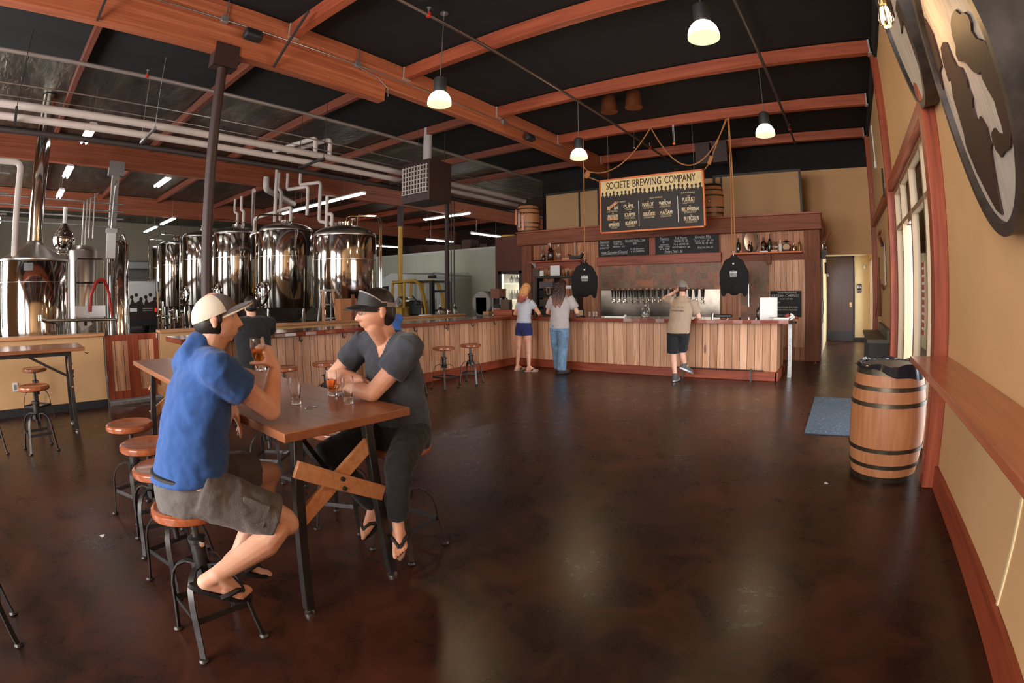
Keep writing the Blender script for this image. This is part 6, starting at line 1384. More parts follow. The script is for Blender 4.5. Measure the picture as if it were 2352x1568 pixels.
def foot(mb, ankle, fwd, up, s=1.0, toes=True, inner=(1, 0, 0)):
    a = Vector(ankle); f = Vector(fwd).normalized(); u = Vector(up); u = (u - f * u.dot(f)).normalized(); i_ = f.cross(u)
    if i_.dot(Vector(inner)) < 0: i_ = -i_
    heel = a - u * .055 * s - f * .035 * s
    mb.limb(a, heel, .036 * s, .034 * s); mb.limb(heel, a - u * .055 * s + f * .06 * s, .034 * s, .036 * s); mb.limb(a + f * .01 * s, a + f * .11 * s - u * .055 * s, .036 * s, .026 * s)
    for k in (-1, 0, 1): mb.limb(a - u * .055 * s + f * .05 * s + i_ * k * .012 * s, a - u * .068 * s + f * (.135 + .008 * k) * s + i_ * k * .027 * s, .028 * s, .017 * s)
    if toes:
        for j, (o, ln, r) in enumerate(((.031, .050, .0145), (.012, .046, .0105), (-.004, .041, .0098), (-.019, .036, .0092), (-.033, .029, .0090))):
            b = a - u * .070 * s + f * (.145 - .008 * j) * s + i_ * o * s; m_ = b + f * ln * .6 * s + u * .004 * s
            mb.limb(b, m_, r * s, r * s, 10); mb.limb(m_, b + f * ln * s - u * .004 * s, r * s, r * .9 * s, 10)
    return a - u * .085 * s, f, u, i_
def flip_flop(parent, base, info, s=1.0, mat=None, edge=None):
    a, f, u, i_ = info; m = Matrix((i_, f, u)).transposed().to_4x4(); m.translation = a - Vector(base) - u * .018 * s
    out = [(.042 * s * math.sin(q) * (1 if math.cos(q) > 0 else .80) + (.004 if math.cos(q) > 0 else 0), .055 * s + .150 * s * math.cos(q)) for q in [2 * PI * j / 36 for j in range(36)]]
    o = MB().ext(out, .020 * s, m).build('sandal_sole', mat or M['black'], parent, bevel=.004)
    P = lambda x, y, z: m @ Vector((x * s, y * s, z * s))
    st = MB()
    for k in (-1, 1):
        pts = [P(k * .043, .045, .015), P(k * .045, .07, .045), P(k * .030, .105, .066), P(k * .008, .14, .056), P(.010, .158, .022)]
        st.tube(pts, [.012 * s, .013 * s, .012 * s, .010 * s, .006 * s], 8)
    st.build('sandal_strap', M['black'], parent)
def rel(mb, base):
    b = Vector(base); mb.v = [(v[0] - b.x, v[1] - b.y, v[2] - b.z) for v in mb.v]; return mb
def eyes(parent, T, base):
    q = MB(); r = MB()
    for s in (-1, 1):
        q.ball(T @ Vector((s * .031, .0695, .006)) , .0118, 12); d = T.to_3x3() @ Vector((0, 1, 0)); r.ball(T @ Vector((s * .0315, .0765, .006)), .0062, 10)
    rel(q, base).build('eye', plain('eye_white', (.6, .57, .54), .2) if 'eye_white' not in bpy.data.materials else bpy.data.materials['eye_white'], parent); rel(r, base).build('iris', HAIR_D, parent)
    e = MB()
    for s in (-1, 1): e.tube([T @ Vector((s * x, y, z)) for x, y, z in ((.012, .0965, .026), (.022, .0955, .030), (.034, .0890, .031), (.048, .0755, .026))], [.003, .0045, .004, .002], 6)
    rel(e, base).build('eyebrow', HAIR_D, parent)
def bake_cut(o, keep):
    """turn the modifier stack into real mesh and drop the faces outside the garment's opening"""
    dg = bpy.context.evaluated_depsgraph_get(); me = bpy.data.meshes.new_from_object(o.evaluated_get(dg))
    bm = bmesh.new(); bm.from_mesh(me); bmesh.ops.delete(bm, geom=[f for f in bm.faces if not keep(f.calc_center_median())], context='FACES')
    bm.to_mesh(me); bm.free(); me.polygons.foreach_set('use_smooth', [True] * len(me.polygons)); o.modifiers.clear(); o.data = me
    return o
def cap_dome(T, r=(.086, .106, .096), z0=-.004, front=None, tilt=.33, cz=.024):
    """closed thin dome over the skull; material 1 where the front panel is"""
    n, k = 48, 14; vs = []; fs = []; ms = []
    A = Matrix.Translation((0, -.004, cz)) @ Matrix.Rotation(tilt, 4, 'X')
    for sh in (1.0, .955):
        for i in range(k + 1):
            q = PI / 2 * i / k
            for j in range(n):
                a = 2 * PI * j / n; vs.append(T @ (A @ Vector((r[0] * sh * math.cos(q) * math.cos(a), r[1] * sh * math.cos(q) * math.sin(a), r[2] * sh * math.sin(q) + z0))))
    o = (k + 1) * n
    for i in range(k):
        for j in range(n):
            j2 = (j + 1) % n; fs.append((i * n + j, i * n + j2, (i + 1) * n + j2, (i + 1) * n + j)); fs.append((o + i * n + j2, o + i * n + j, o + (i + 1) * n + j, o + (i + 1) * n + j2))
            az = 2 * PI * (j + .5) / n; m_ = 1 if (front is not None and abs(az - PI / 2) < front) else 0; ms += [m_, 0]
    for j in range(n): fs.append((j, o + j, o + (j + 1) % n, (j + 1) % n)); ms.append(0)
    mb = MB(); mb.v = [tuple(v) for v in vs]; mb.f = fs; mb.m = ms; return mb, A
def brim(T, A, L=.075, w=.080, droop=.012, z=-.004, y0=.100, bend=.022, th=.005):
    """curved peak: inner edge follows the band, outer edge is a squarish curve"""
    n, k = 28, 8; vs = []; fs = []
    for lay in (0, th):
        for i in range(k + 1):
            t = i / k
            for j in range(n + 1):
                u = -1 + 2 * j / n
                xi, yi = w * math.sin(u * 1.35), y0 * math.cos(u * 1.35) - .006
                xo, yo = w * (1.0 * u if abs(u) < 1 else u), (y0 + L) * (1 - abs(u) ** 3.2) ** .55 + y0 * math.cos(1.35) * abs(u) ** 3.2
                x, y = xi + (xo - xi) * t, yi + (yo - yi) * t
                vs.append(T @ (A @ Vector((x, y, z + lay - droop * t - bend * u * u * (.25 + .75 * t)))))
    o = (k + 1) * (n + 1); r = n + 1
    for i in range(k):
        for j in range(n): fs.append((i * r + j, i * r + j + 1, (i + 1) * r + j + 1, (i + 1) * r + j)); fs.append((o + i * r + j, o + (i + 1) * r + j, o + (i + 1) * r + j + 1, o + i * r + j + 1))
    for j in range(n): fs.append((k * r + j, k * r + j + 1, o + k * r + j + 1, o + k * r + j))
    for i in range(k): fs.append((i * r, (i + 1) * r, o + (i + 1) * r, o + i * r)); fs.append((i * r + n, o + i * r + n, o + (i + 1) * r + n, (i + 1) * r + n))
    mb = MB(); mb.v = [tuple(v) for v in vs]; mb.f = fs; mb.m = [0] * len(fs); return mb

# ---- man in the blue shirt ------------------------------------------------------------------------------------------
B = (-2.25, .66, .68)
p = thing('person', 'man in a blue t-shirt and cream back cap sitting on a stool, lifting a glass', 'person', B)
T = headT((-2.235, .842, 1.458), yaw=-.34, pitch=.05, s=.96)
q = MB(); head(q, T)
q.limb((-2.24, .775, 1.27), (-2.236, .825, 1.40), .066, .058); q.limb((-2.24, .80, 1.31), (-2.236, .865, 1.385), .055, .045)
loft(q, [(-2.24, .66, .74, .155, .12), (-2.24, .69, .9, .145, .105), (-2.24, .74, 1.1, .155, .105), (-2.24, .77, 1.25, .14, .075), (-2.24, .78, 1.31, .07, .05)])
rs, re, rw = (-2.045, .775, 1.265), (-2.14, 1.045, 1.045), (-2.125, 1.075, 1.245)
q.chain([rs, (-2.09, .91, 1.155), re], [.055, .052, .046]); q.chain([re, (-2.137, 1.055, 1.12), rw], [.044, .045, .028])
hand(q, rw, (.05, -.45, .80), (.75, .62, .1), (-.3, -.7, .3), [.95, .95, .9, .85], (.62, .85), 1.0, .03)
ls, le, lw = (-2.44, .77, 1.26), (-2.56, .83, 1.01), (-2.42, .96, 1.045)
q.chain([ls, le, lw], [.053, .046, .030]); hand(q, lw, (.42, .22, -.8), (.45, .8, .2), (.6, -.5, .2), [.12, .2, .3, .35], (.4, .4), 1.0, .06)
hr, kr, ar = (-2.13, .68, .775), (-2.025, .985, .575), (-2.03, .63, .425)
q.chain([hr, (-2.07, .84, .68), kr], [.095, .082, .060]); q.limb(kr, (-2.022, 1.0, .555), .058, .055); q.chain([kr, (-2.02, .875, .50), (-2.025, .73, .455), ar], [.058, .064, .047, .036])
fr_ = foot(q, ar, (.10, .86, -.48), (.38, .42, .82), 1.0, True, (-1, 0, 0))
hl, kl, al = (-2.36, .69, .775), (-2.40, 1.13, .665), (-2.40, .88, .30)
q.chain([hl, kl], [.09, .060]); q.chain([kl, (-2.41, 1.04, .49), al], [.055, .056, .036]); fl_ = foot(q, al, (.05, .85, -.45), (0, .45, .85), 1.0, True, (1, 0, 0))
blob(rel(q, B), 'body', SK_A, p, .0048, 3, .5)
eyes(p, T, B)
q = MB(); loft(q, [(-2.24, .650, .800, .202, .170), (-2.24, .672, .86, .192, .163), (-2.24, .695, .95, .180, .152), (-2.24, .725, 1.07, .186, .146), (-2.24, .75, 1.18, .190, .128), (-2.24, .77, 1.26, .165, .095), (-2.24, .775, 1.315, .095, .070)])
q.chain([(-2.24, .77, 1.27), (-2.06, .772, 1.262)], [.085, .078]); q.chain([(-2.24, .77, 1.27), (-2.42, .768, 1.258)], [.085, .075])
cone(q, (-2.055, .755, 1.278), (-2.085, .888, 1.168), .080, .078); cone(q, (-2.43, .765, 1.27), (-2.51, .81, 1.13), .078, .074); q.limb((-2.24, .735, 1.31), (-2.24, .755, 1.345), .072, .060)
BLUE = cloth('blue_cotton', srgb(44, 84, 148), .10)
blob(rel(q, B), 't_shirt', BLUE, p, .009, 5, .5, disp=(.022, .075))
GREY = cloth('grey_canvas', srgb(96, 90, 86), .16, 160, .35)
q = MB(); loft(q, [(-2.24, .65, .675, .185, .155), (-2.24, .655, .76, .192, .160), (-2.24, .66, .83, .180, .150)])
cone(q, (-2.13, .66, .765), (-2.035, .950, .598), .112, .098); cone(q, (-2.35, .68, .765), (-2.395, 1.03, .695), .108, .098); q.limb((-2.15, .64, .75), (-2.09, .78, .70), .105, .108)
q.limb((-2.33, .64, .75), (-2.37, .8, .74), .10, .10)
blob(rel(q, B), 'cargo_shorts', GREY, p, .007, 5, .5, disp=(.022, .085))
q = MB(); q.box((-1.978, .83, .672), (.016, .13, .105), 0, 0, Matrix.Rotation(-.31, 3, 'Z') @ Matrix.Rotation(-.50, 3, 'X') @ Matrix.Rotation(-.10, 3, 'Y')); rel(q, B).build('cargo_pocket', GREY, p, bevel=.008)
q = MB().tube([(-2.24 + .186 * math.cos(a), .655 + .156 * math.sin(a), .812 - .02 * math.sin(a)) for a in [2 * PI * i / 40 for i in range(40)]], .012, 6, closed=True); rel(q, B).build('belt', M['black'], p)
flip_flop(p, B, fr_); flip_flop(p, B, fl_)
CAPC = cloth('cap_cream_mesh', srgb(222, 212, 192), .05, 400, .3); CAPG = cloth('cap_grey', srgb(104, 98, 98), .06, 300)
mb, A = cap_dome(T, (.089, .112, .098), -.006, 1.02, .30, .020); rel(mb, B).build('cap', [CAPC, CAPG], p, smooth=60); rel(brim(T, A, .080, .078, .010, .000, .108, .012), B).build('cap_brim', CAPG, p, smooth=50)
rel(brim(T, A, .0805, .0785, .010, -.006, .108, .012, .005), B).build('brim_underside', CAPC, p, smooth=50)
q = MB(); q.ball(T @ Vector((0, -.018, -.012)), (.081 * .96, .088 * .96, .085 * .96), 28, 0, T.to_3x3().normalized()); 
for s in (-1, 1): q.limb(T @ Vector((s * .073, .018, .02)), T @ Vector((s * .076, .022, -.008)), .014, .008)
blob(rel(q, B), 'hair', HAIR_D, p, .006, 2)
q = MB().tube([T @ Vector((x, .113 - 9 * x * x, -.0555 - abs(x) * .18)) for x in (-.022, -.012, 0, .012, .022)], [.002, .004, .0035, .004, .002], 6); rel(q, B).build('moustache', HAIR_D, p)
q = MB().lathe([(.0105, -.003), (.0105, .003)], (-2.375, .985, .955), 14, 0, Vector((.42, .22, -.8)).to_track_quat('Z', 'Y').to_matrix()); rel(q, B).build('ring', M['chrome'], p)
g = tulip('small glass of dark amber beer held up in the blue shirted man\'s hand', -2.128, 1.005, 1.232, .098); g.rotation_euler = (.10, .03, 0)

# ---- man with the black visor ---------------------------------------------------------------------------------------
B = (-2.25, 1.92, .68)
p = thing('person', 'man in a charcoal v-neck t-shirt and black visor leaning folded arms on the table', 'person', B)
T = headT((-2.215, 1.742, 1.462), yaw=PI - .32, pitch=-.06, s=.985)
q = MB(); head(q, T)
q.limb((-2.24, 1.845, 1.27), (-2.225, 1.77, 1.40), .066, .060); q.limb((-2.235, 1.81, 1.29), (-2.215, 1.72, 1.38), .05, .045)
tor = [(-2.25, 1.92, .75, .15, .115), (-2.25, 1.91, .9, .14, .105), (-2.245, 1.88, 1.08, .165, .128), (-2.24, 1.855, 1.21, .165, .112), (-2.24, 1.848, 1.29, .12, .080), (-2.24, 1.84, 1.335, .07, .062)]
loft(q, tor)
ls, le, lw = (-2.045, 1.83, 1.27), (-2.165, 1.655, 1.035), (-2.375, 1.655, 1.035)
q.chain([ls, (-2.095, 1.745, 1.15), le], [.055, .053, .046]); q.chain([le, (-2.26, 1.645, 1.04), lw], [.046, .045, .030]); hand(q, lw, (-.9, .25, .1), (.1, -.2, .95), (.2, -.9, 0), [.35, .35, .4, .45], (.4, .3), .98)
rs, re, rw = (-2.44, 1.83, 1.27), (-2.60, 1.70, 1.075), (-2.345, 1.715, 1.075)
q.chain([rs, (-2.53, 1.765, 1.17), re], [.054, .052, .046]); q.chain([re, (-2.48, 1.70, 1.085), rw], [.046, .045, .031]); hand(q, rw, (.92, .12, -.28), (.25, .75, .55), (-.1, -.2, .9), [.45, .5, .55, .6], (.4, .3), .98)
hl, kl, al = (-2.15, 1.92, .775), (-1.985, 1.655, .67), (-2.045, 1.665, .34)
hr, kr, ar = (-2.36, 1.92, .775), (-2.365, 1.475, .70), (-2.36, 1.75, .30)
q.chain([hl, kl, al], [.085, .058, .034]); q.chain([hr, kr, ar], [.085, .058, .034])
fl_ = foot(q, al, (.62, -.55, -.50), (.35, -.3, .85), .95, True, (-1, -1, 0)); fr_ = foot(q, ar, (.1, -.85, -.35), (0, -.3, .9), .95, True, (1, 0, 0))
blob(rel(q, B), 'body', SK_B, p, .0048, 3, .5); eyes(p, T, B)
CHAR = cloth('charcoal_jersey', srgb(62, 66, 74), .16, 500, .2)
q = MB(); loft(q, [(-2.25, 1.925, .775, .185, .150), (-2.25, 1.92, .87, .180, .152), (-2.25, 1.905, .97, .176, .145), (-2.245, 1.885, 1.09, .186, .142), (-2.24, 1.86, 1.20, .184, .122), (-2.24, 1.85, 1.27, .155, .095), (-2.24, 1.845, 1.325, .095, .075)])
q.chain([(-2.24, 1.85, 1.275), (-2.06, 1.835, 1.265)], [.085, .078]); q.chain([(-2.24, 1.85, 1.275), (-2.42, 1.835, 1.265)], [.085, .078])
cone(q, (-2.05, 1.845, 1.285), (-2.11, 1.735, 1.135), .080, .080); cone(q, (-2.435, 1.84, 1.285), (-2.545, 1.765, 1.155), .078, .075); q.limb((-2.24, 1.85, 1.31), (-2.24, 1.835, 1.345), .075, .062)
o = blob(rel(q, B), 't_shirt', CHAR, p, .0065, 5, .5, disp=(.018, .075))
hc = Vector((-2.215 - B[0], 1.80 - B[1], 1.36 - B[2]))
def keep_v(c):
    # v-shaped neck opening on the chest side, turned with the head a little towards the camera
    d = Vector((math.sin(.25), -math.cos(.25), 0)); x = (c - Vector((-2.225 - B[0], 1.83 - B[1], 0))).dot(Vector((math.cos(.25), math.sin(.25), 0))); y = (c - Vector((-2.225 - B[0], 1.83 - B[1], 0))).dot(d)
    z = c.z + B[2]
    if y > .02 and z > 1.215 and abs(x) < .006 + (z - 1.215) * .60: return False
    if z > 1.350: return False
    return True
bake_cut(o, keep_v)
BLK = cloth('black_cotton', (.010, .010, .011), .3, 200, .25)
q = MB(); loft(q, [(-2.25, 1.925, .675, .175, .150), (-2.25, 1.925, .76, .182, .155), (-2.25, 1.92, .82, .178, .150)])
q.chain([hl, kl], [.10, .078]); q.chain([kl, (-2.02, 1.665, .50)], [.074, .064]); cone(q, (-2.02, 1.665, .52), (-2.045, 1.665, .355), .066, .055); q.chain([hr, kr], [.10, .076]); q.chain([kr, (-2.36, 1.62, .5)], [.072, .062]); cone(q, (-2.36, 1.62, .5), (-2.36, 1.735, .33), .062, .054)
blob(rel(q, B), 'trousers', BLK, p, .009, 4, .5, disp=(.014, .05)); flip_flop(p, B, fl_, .95, plain('tan_sole', (.30, .19, .12), .7)); flip_flop(p, B, fr_, .95)
q = MB(); sc = .985; R = T.to_3x3().normalized()
q.ball(T @ Vector((0, -.010, .048)), (.083 * sc, .099 * sc, .082 * sc), 32, 0, R); q.ball(T @ Vector((0, -.046, -.004)), (.080 * sc, .064 * sc, .088 * sc), 24, 0, R)
blob(rel(q, B), 'hair', HAIR_D, p, .006, 2, .5, disp=(.006, .03))
# visor: tall front band, pale edge stripe, grey strap, curved peak, patch
A = Matrix.Translation((0, -.004, .030)) @ Matrix.Rotation(.10, 4, 'X'); n = 64
VB = plain('visor_black', (.014, .012, .012), .6); VG = plain('visor_grey', srgb(150, 140, 138), .7)
top = lambda a: .016 + .058 * max(0.0, math.sin(a)) ** .8
def band(f0, f1, r, name, mt, a0, a1):
    vs, fs = [], []
    for sh in (r, r - .004):
        for f in (f0, f1):
            for j in range(n + 1):
                a = a0 + (a1 - a0) * j / n; z = f(a); k_ = 1 - 1.5 * max(0, z)
                vs.append(T @ (A @ Vector(((.080 + sh) * math.cos(a) * k_, (.103 + sh) * math.sin(a) * k_, z))))
    r_ = n + 1
    for j in range(n): fs += [(j, j + 1, r_ + j + 1, r_ + j), (2 * r_ + j + 1, 2 * r_ + j, 3 * r_ + j, 3 * r_ + j + 1), (r_ + j, r_ + j + 1, 3 * r_ + j + 1, 3 * r_ + j), (j + 1, j, 2 * r_ + j, 2 * r_ + j + 1)]
    m_ = MB(); m_.add(vs, fs); return rel(m_, B).build(name, mt, p, smooth=50)
band(lambda a: -.004, top, .010, 'visor_band', VB, -.08 * PI, 1.08 * PI); band(top, lambda a: top(a) + .007, .010, 'visor_edge', VG, -.10 * PI, 1.10 * PI); band(lambda a: -.006, lambda a: .018, .009, 'visor_strap', VG, 1.02 * PI, 1.98 * PI)
rel(brim(T, A, .074, .084, .024, .000, .112, .010), B).build('visor_peak', VB, p, smooth=50)
mp = T @ A; a = .34 * PI
m_ = MB(); R3 = mp.to_3x3().normalized(); nrm = Vector((math.cos(.17 * PI), math.sin(.17 * PI), 0)); tx = Vector((-nrm.y, nrm.x, 0)); Rp = R3 @ Matrix((tx, Vector((0, 0, 1)), nrm)).transposed()
cp = mp @ Vector((.0895 * math.cos(.17 * PI), .1125 * math.sin(.17 * PI), .020)); m_.box(cp, (.030, .020, .003), 0, 0, Rp); rel(m_, B).build('visor_patch', VG, p); m_ = MB(); m_.box(cp + Rp @ Vector((0, 0, .001)), (.026, .016, .003), 0, 0, Rp); rel(m_, B).build('patch_face', VB, p)
m_ = MB(); m_.box(cp + Rp @ Vector((0, 0, .002)), (.016, .005, .003), 0, 0, Rp); rel(m_, B).build('patch_lettering', M['paper'], p)
gl = MB(); P = lambda x, y, z: T @ Vector((x, y, z))
for s in (-1, 1):
    gl.tube([P(s * (.031 + .021 * math.cos(a)), .112 - abs(.031 + .021 * math.cos(a)) * .25, .004 + .015 * math.sin(a)) for a in [2 * PI * i / 20 for i in range(20)]], .0016, 5, closed=True); gl.tube([P(s * .053, .098, .010), P(s * .078, .03, .012), P(s * .084, -.012, .006)], .0018, 5)
gl.tube([P(-.010, .112, .008), P(.010, .112, .008)], .0016, 5); rel(gl, B).build('glasses', M['dark_steel'], p)

# ---- people standing at the bar, seen from behind --------------------------------------------------------------------
def stand(label, base, skin, headc, hyaw, hs, torso, arms, legs, feet, vox=.010, hpitch=0.0, toes=False):
    p = thing('person', label, 'person', base); T = headT(headc, hyaw, hpitch, 0, hs); q = MB(); head(q, T, n=40, k=30)
    top = torso[-1]; q.limb((top[0], top[1], top[2] - .04), (headc[0], headc[1] - .015, headc[2] - .06), .056, .050); loft(q, torso)
    for (s_, e, w, fd, bk, sd, cu) in arms: q.chain([s_, e], [.048, .040]); q.chain([e, w], [.040, .027]); hand(q, w, fd, bk, sd, cu, (.5, .4), .95)
    for lg in legs: q.chain(lg[0], lg[1])
    inf = [foot(q, a, f, u, .95, toes, i_) for a, f, u, i_ in feet]
    blob(rel(q, base), 'body', skin, p, vox, 3); return p, T, inf
def shoe(parent, base, info, mat, sole, s=1.0, high=.09):
    a, f, u, i_ = info; m = Matrix((i_, f, u)).transposed(); a = a - Vector(base); q = MB()
    q.limb(a + m @ Vector((0, -.03, .04)) * s, a + m @ Vector((0, .06, .04)) * s, .044 * s, .046 * s); q.limb(a + m @ Vector((0, .05, .04)) * s, a + m @ Vector((0, .17, .025)) * s, .048 * s, .034 * s); q.limb(a + m @ Vector((0, -.02, .05)) * s, a + m @ Vector((0, -.01, high)) * s, .042 * s, .046 * s)
    blob(q, 'shoe', mat, parent, .009, 3)
    mm = m.to_4x4(); mm.translation = a - u * .006
    MB().ext([(.046 * s * math.sin(t), .06 * s + .15 * s * math.cos(t)) for t in [2 * PI * j / 28 for j in range(28)]], .022, mm).build('shoe_sole', sole, parent, bevel=.004)
# woman
B = (-5.84, 8.28, 0)
p, T, inf = stand('woman with long blonde hair in a pale t-shirt and navy shorts standing at the bar', B, SK_B, (-5.86, 8.36, 1.625), .12, .93,
    [(-5.88, 8.28, .84, .140, .10), (-5.87, 8.29, 1.0, .120, .09), (-5.87, 8.30, 1.15, .130, .095), (-5.87, 8.32, 1.33, .140, .085), (-5.87, 8.33, 1.42, .07, .05)],
    [((-6.02, 8.33, 1.36), (-6.16, 8.38, 1.13), (-6.02, 8.56, 1.09), (.6, .6, 0), (0, 0, 1), (.5, .5, .2), .3), ((-5.72, 8.33, 1.36), (-5.60, 8.42, 1.14), (-5.70, 8.62, 1.09), (-.4, .8, 0), (0, 0, 1), (-.5, .5, .2), .3)],
    [([(-5.965, 8.27, .84), (-5.985, 8.26, .48), (-6.0, 8.24, .30), (-6.01, 8.22, .09)], [.088, .054, .050, .032]), ([(-5.785, 8.27, .84), (-5.75, 8.25, .48), (-5.73, 8.22, .30), (-5.71, 8.19, .09)], [.088, .054, .050, .032])],
    [((-6.01, 8.22, .095), (.25, 1, 0), (0, 0, 1), (1, 0, 0)), ((-5.71, 8.19, .095), (.85, .55, 0), (0, 0, 1), (-1, 0, 0))], .009, -.15, True)
q = MB(); loft(q, [(-5.88, 8.28, .955, .168, .118), (-5.875, 8.285, 1.03, .148, .110), (-5.87, 8.29, 1.10, .140, .108), (-5.87, 8.31, 1.22, .155, .118), (-5.87, 8.33, 1.33, .160, .105), (-5.87, 8.335, 1.40, .12, .08), (-5.87, 8.335, 1.435, .07, .06)])
cone(q, (-5.99, 8.33, 1.375), (-6.08, 8.35, 1.25), .062, .056); cone(q, (-5.75, 8.33, 1.375), (-5.655, 8.37, 1.25), .062, .056)
blob(rel(q, B), 't_shirt', cloth('pale_grey_cotton', srgb(186, 186, 194), .05), p, .010, 4, .5, disp=(.010, .06))
q = MB(); loft(q, [(-5.88, 8.28, .80, .165, .125), (-5.88, 8.275, .88, .172, .130), (-5.88, 8.28, .965, .155, .115)]); cone(q, (-5.96, 8.275, .86), (-5.975, 8.27, .70), .105, .098); cone(q, (-5.79, 8.275, .86), (-5.775, 8.27, .70), .105, .098)
blob(rel(q, B), 'shorts', cloth('navy_cotton', srgb(32, 38, 92), .1), p, .010, 4, .5)
q = MB(); q.ball(T @ Vector((0, -.012, .022)), (.084, .100, .100), 20); 
for i, (x, y, z, r) in enumerate(((-.055, -.07, -.06, .04), (-.02, -.085, -.06, .045), (.02, -.085, -.06, .045), (.05, -.07, -.05, .04))): q.chain([T @ Vector((x, y, z + .06)), T @ Vector((x * 1.3 - .01, y - .055, z - .10)), T @ Vector((x * 1.2 - .03, y - .09, z - .22 - .02 * i % .05))], [r, .040, .018])
for i in range(6): q.chain([T @ Vector((-.07 + i * .026, -.11, -.06)), T @ Vector((-.085 + i * .026, -.185, -.31 + .03 * (i % 3)))], [.024, .007])
m, nt, b = new_mat('blonde_to_red_hair'); t_ = nt.nodes.new('ShaderNodeTexCoord'); sp = nt.nodes.new('ShaderNodeSeparateXYZ'); nt.links.new(t_.outputs['Object'], sp.inputs[0]); f = noise(nt, objco(nt, (40, 40, 3)), 2, 4)
zz = math_n(nt, 'ADD', sp.outputs[2], math_n(nt, 'MULTIPLY', f, .12)); nt.links.new(ramp(nt, math_n(nt, 'MULTIPLY_ADD', zz, 2.2, -2.95), [(.15, srgb(128, 52, 44)), (.42, srgb(160, 78, 54)), (.6, srgb(206, 148, 92))]), b.inputs['Base Color']); setp(b, rough=.5)
blob(rel(q, B), 'hair', m, p, .008, 3, .5, disp=(.012, .025))
for i in inf: flip_flop(p, B, i, .9, plain('beige_sole', (.5, .36, .28), .7) if 'beige_sole' not in bpy.data.materials else bpy.data.materials['beige_sole'])
# long haired man
B = (-5.02, 8.30, 0)
p, T, inf = stand('long haired person in pale t-shirt and faded jeans standing at the bar', B, SK_A, (-5.09, 8.46, 1.685), .05, 1.0,
    [(-5.09, 8.33, .92, .15, .11), (-5.09, 8.36, 1.1, .145, .10), (-5.085, 8.39, 1.3, .16, .11), (-5.08, 8.41, 1.42, .15, .09), (-5.08, 8.42, 1.50, .07, .055)],
    [((-5.29, 8.41, 1.43), (-5.41, 8.44, 1.16), (-5.36, 8.64, 1.10), (.2, .9, 0), (0, 0, 1), (.6, 0, .2), .3), ((-4.87, 8.41, 1.43), (-4.76, 8.46, 1.17), (-4.86, 8.66, 1.10), (-.3, .9, 0), (0, 0, 1), (-.6, 0, .2), .3)],
    [([(-5.19, 8.33, .9), (-5.20, 8.40, .5), (-5.16, 8.42, .12)], [.09, .06, .04]), ([(-4.99, 8.33, .9), (-5.02, 8.33, .5), (-5.0, 8.24, .12)], [.09, .06, .04])],
    [((-5.16, 8.42, .10), (.05, 1, 0), (0, 0, 1), (1, 0, 0)), ((-5.0, 8.24, .10), (.45, .8, 0), (0, 0, 1), (-1, 0, 0))])
q = MB(); loft(q, [(-5.085, 8.335, .86, .205, .145), (-5.085, 8.345, .98, .196, .140), (-5.085, 8.37, 1.14, .192, .135), (-5.08, 8.395, 1.30, .205, .135), (-5.08, 8.41, 1.42, .185, .110), (-5.08, 8.42, 1.50, .10, .075)])
cone(q, (-5.25, 8.41, 1.45), (-5.37, 8.43, 1.245), .085, .082); cone(q, (-4.91, 8.41, 1.45), (-4.795, 8.445, 1.245), .085, .082)
blob(rel(q, B), 't_shirt', cloth('washed_grey_cotton', srgb(182, 170, 168), .06), p, .011, 4, .5, disp=(.022, .09))
q = MB(); loft(q, [(-5.09, 8.33, .82, .17, .13), (-5.09, 8.335, .92, .175, .135), (-5.09, 8.34, .98, .165, .125)])
cone(q, (-5.19, 8.34, .88), (-5.21, 8.40, .50), .105, .085); cone(q, (-5.21, 8.40, .52), (-5.165, 8.42, .075), .085, .082); cone(q, (-4.98, 8.33, .88), (-5.01, 8.34, .50), .105, .088); cone(q, (-5.01, 8.34, .52), (-5.0, 8.25, .07), .088, .088)
blob(rel(q, B), 'jeans', cloth('faded_denim', srgb(112, 140, 168), .28, 200, .3), p, .010, 4, .5, disp=(.022, .06))
q = MB(); q.ball(T @ Vector((0, -.012, .020)), (.088, .106, .105), 20)
for i in range(7): x = -.075 + i * .025; q.chain([T @ Vector((x * .8, -.075, .02)), T @ Vector((x * 1.3, -.135, -.17)), T @ Vector((x * 1.1, -.20, -.37 - .03 * (i % 3)))], [.048, .044, .012])
m, nt, b = new_mat('dark_hair_lighter_ends'); t_ = nt.nodes.new('ShaderNodeTexCoord'); sp = nt.nodes.new('ShaderNodeSeparateXYZ'); nt.links.new(t_.outputs['Object'], sp.inputs[0]); f = noise(nt, objco(nt, (40, 40, 3)), 2, 4)
nt.links.new(ramp(nt, math_n(nt, 'MULTIPLY_ADD', math_n(nt, 'ADD', sp.outputs[2], math_n(nt, 'MULTIPLY', f, .12)), 2.2, -2.9), [(.2, srgb(112, 66, 48)), (.55, srgb(52, 26, 20))]), b.inputs['Base Color']); setp(b, rough=.5)
blob(rel(q, B), 'hair', m, p, .009, 3, .5, disp=(.015, .03))
for i in inf: shoe(p, B, i, plain('brown_boot', (.05, .03, .025), .6) if 'brown_boot' not in bpy.data.materials else bpy.data.materials['brown_boot'], M['black'])
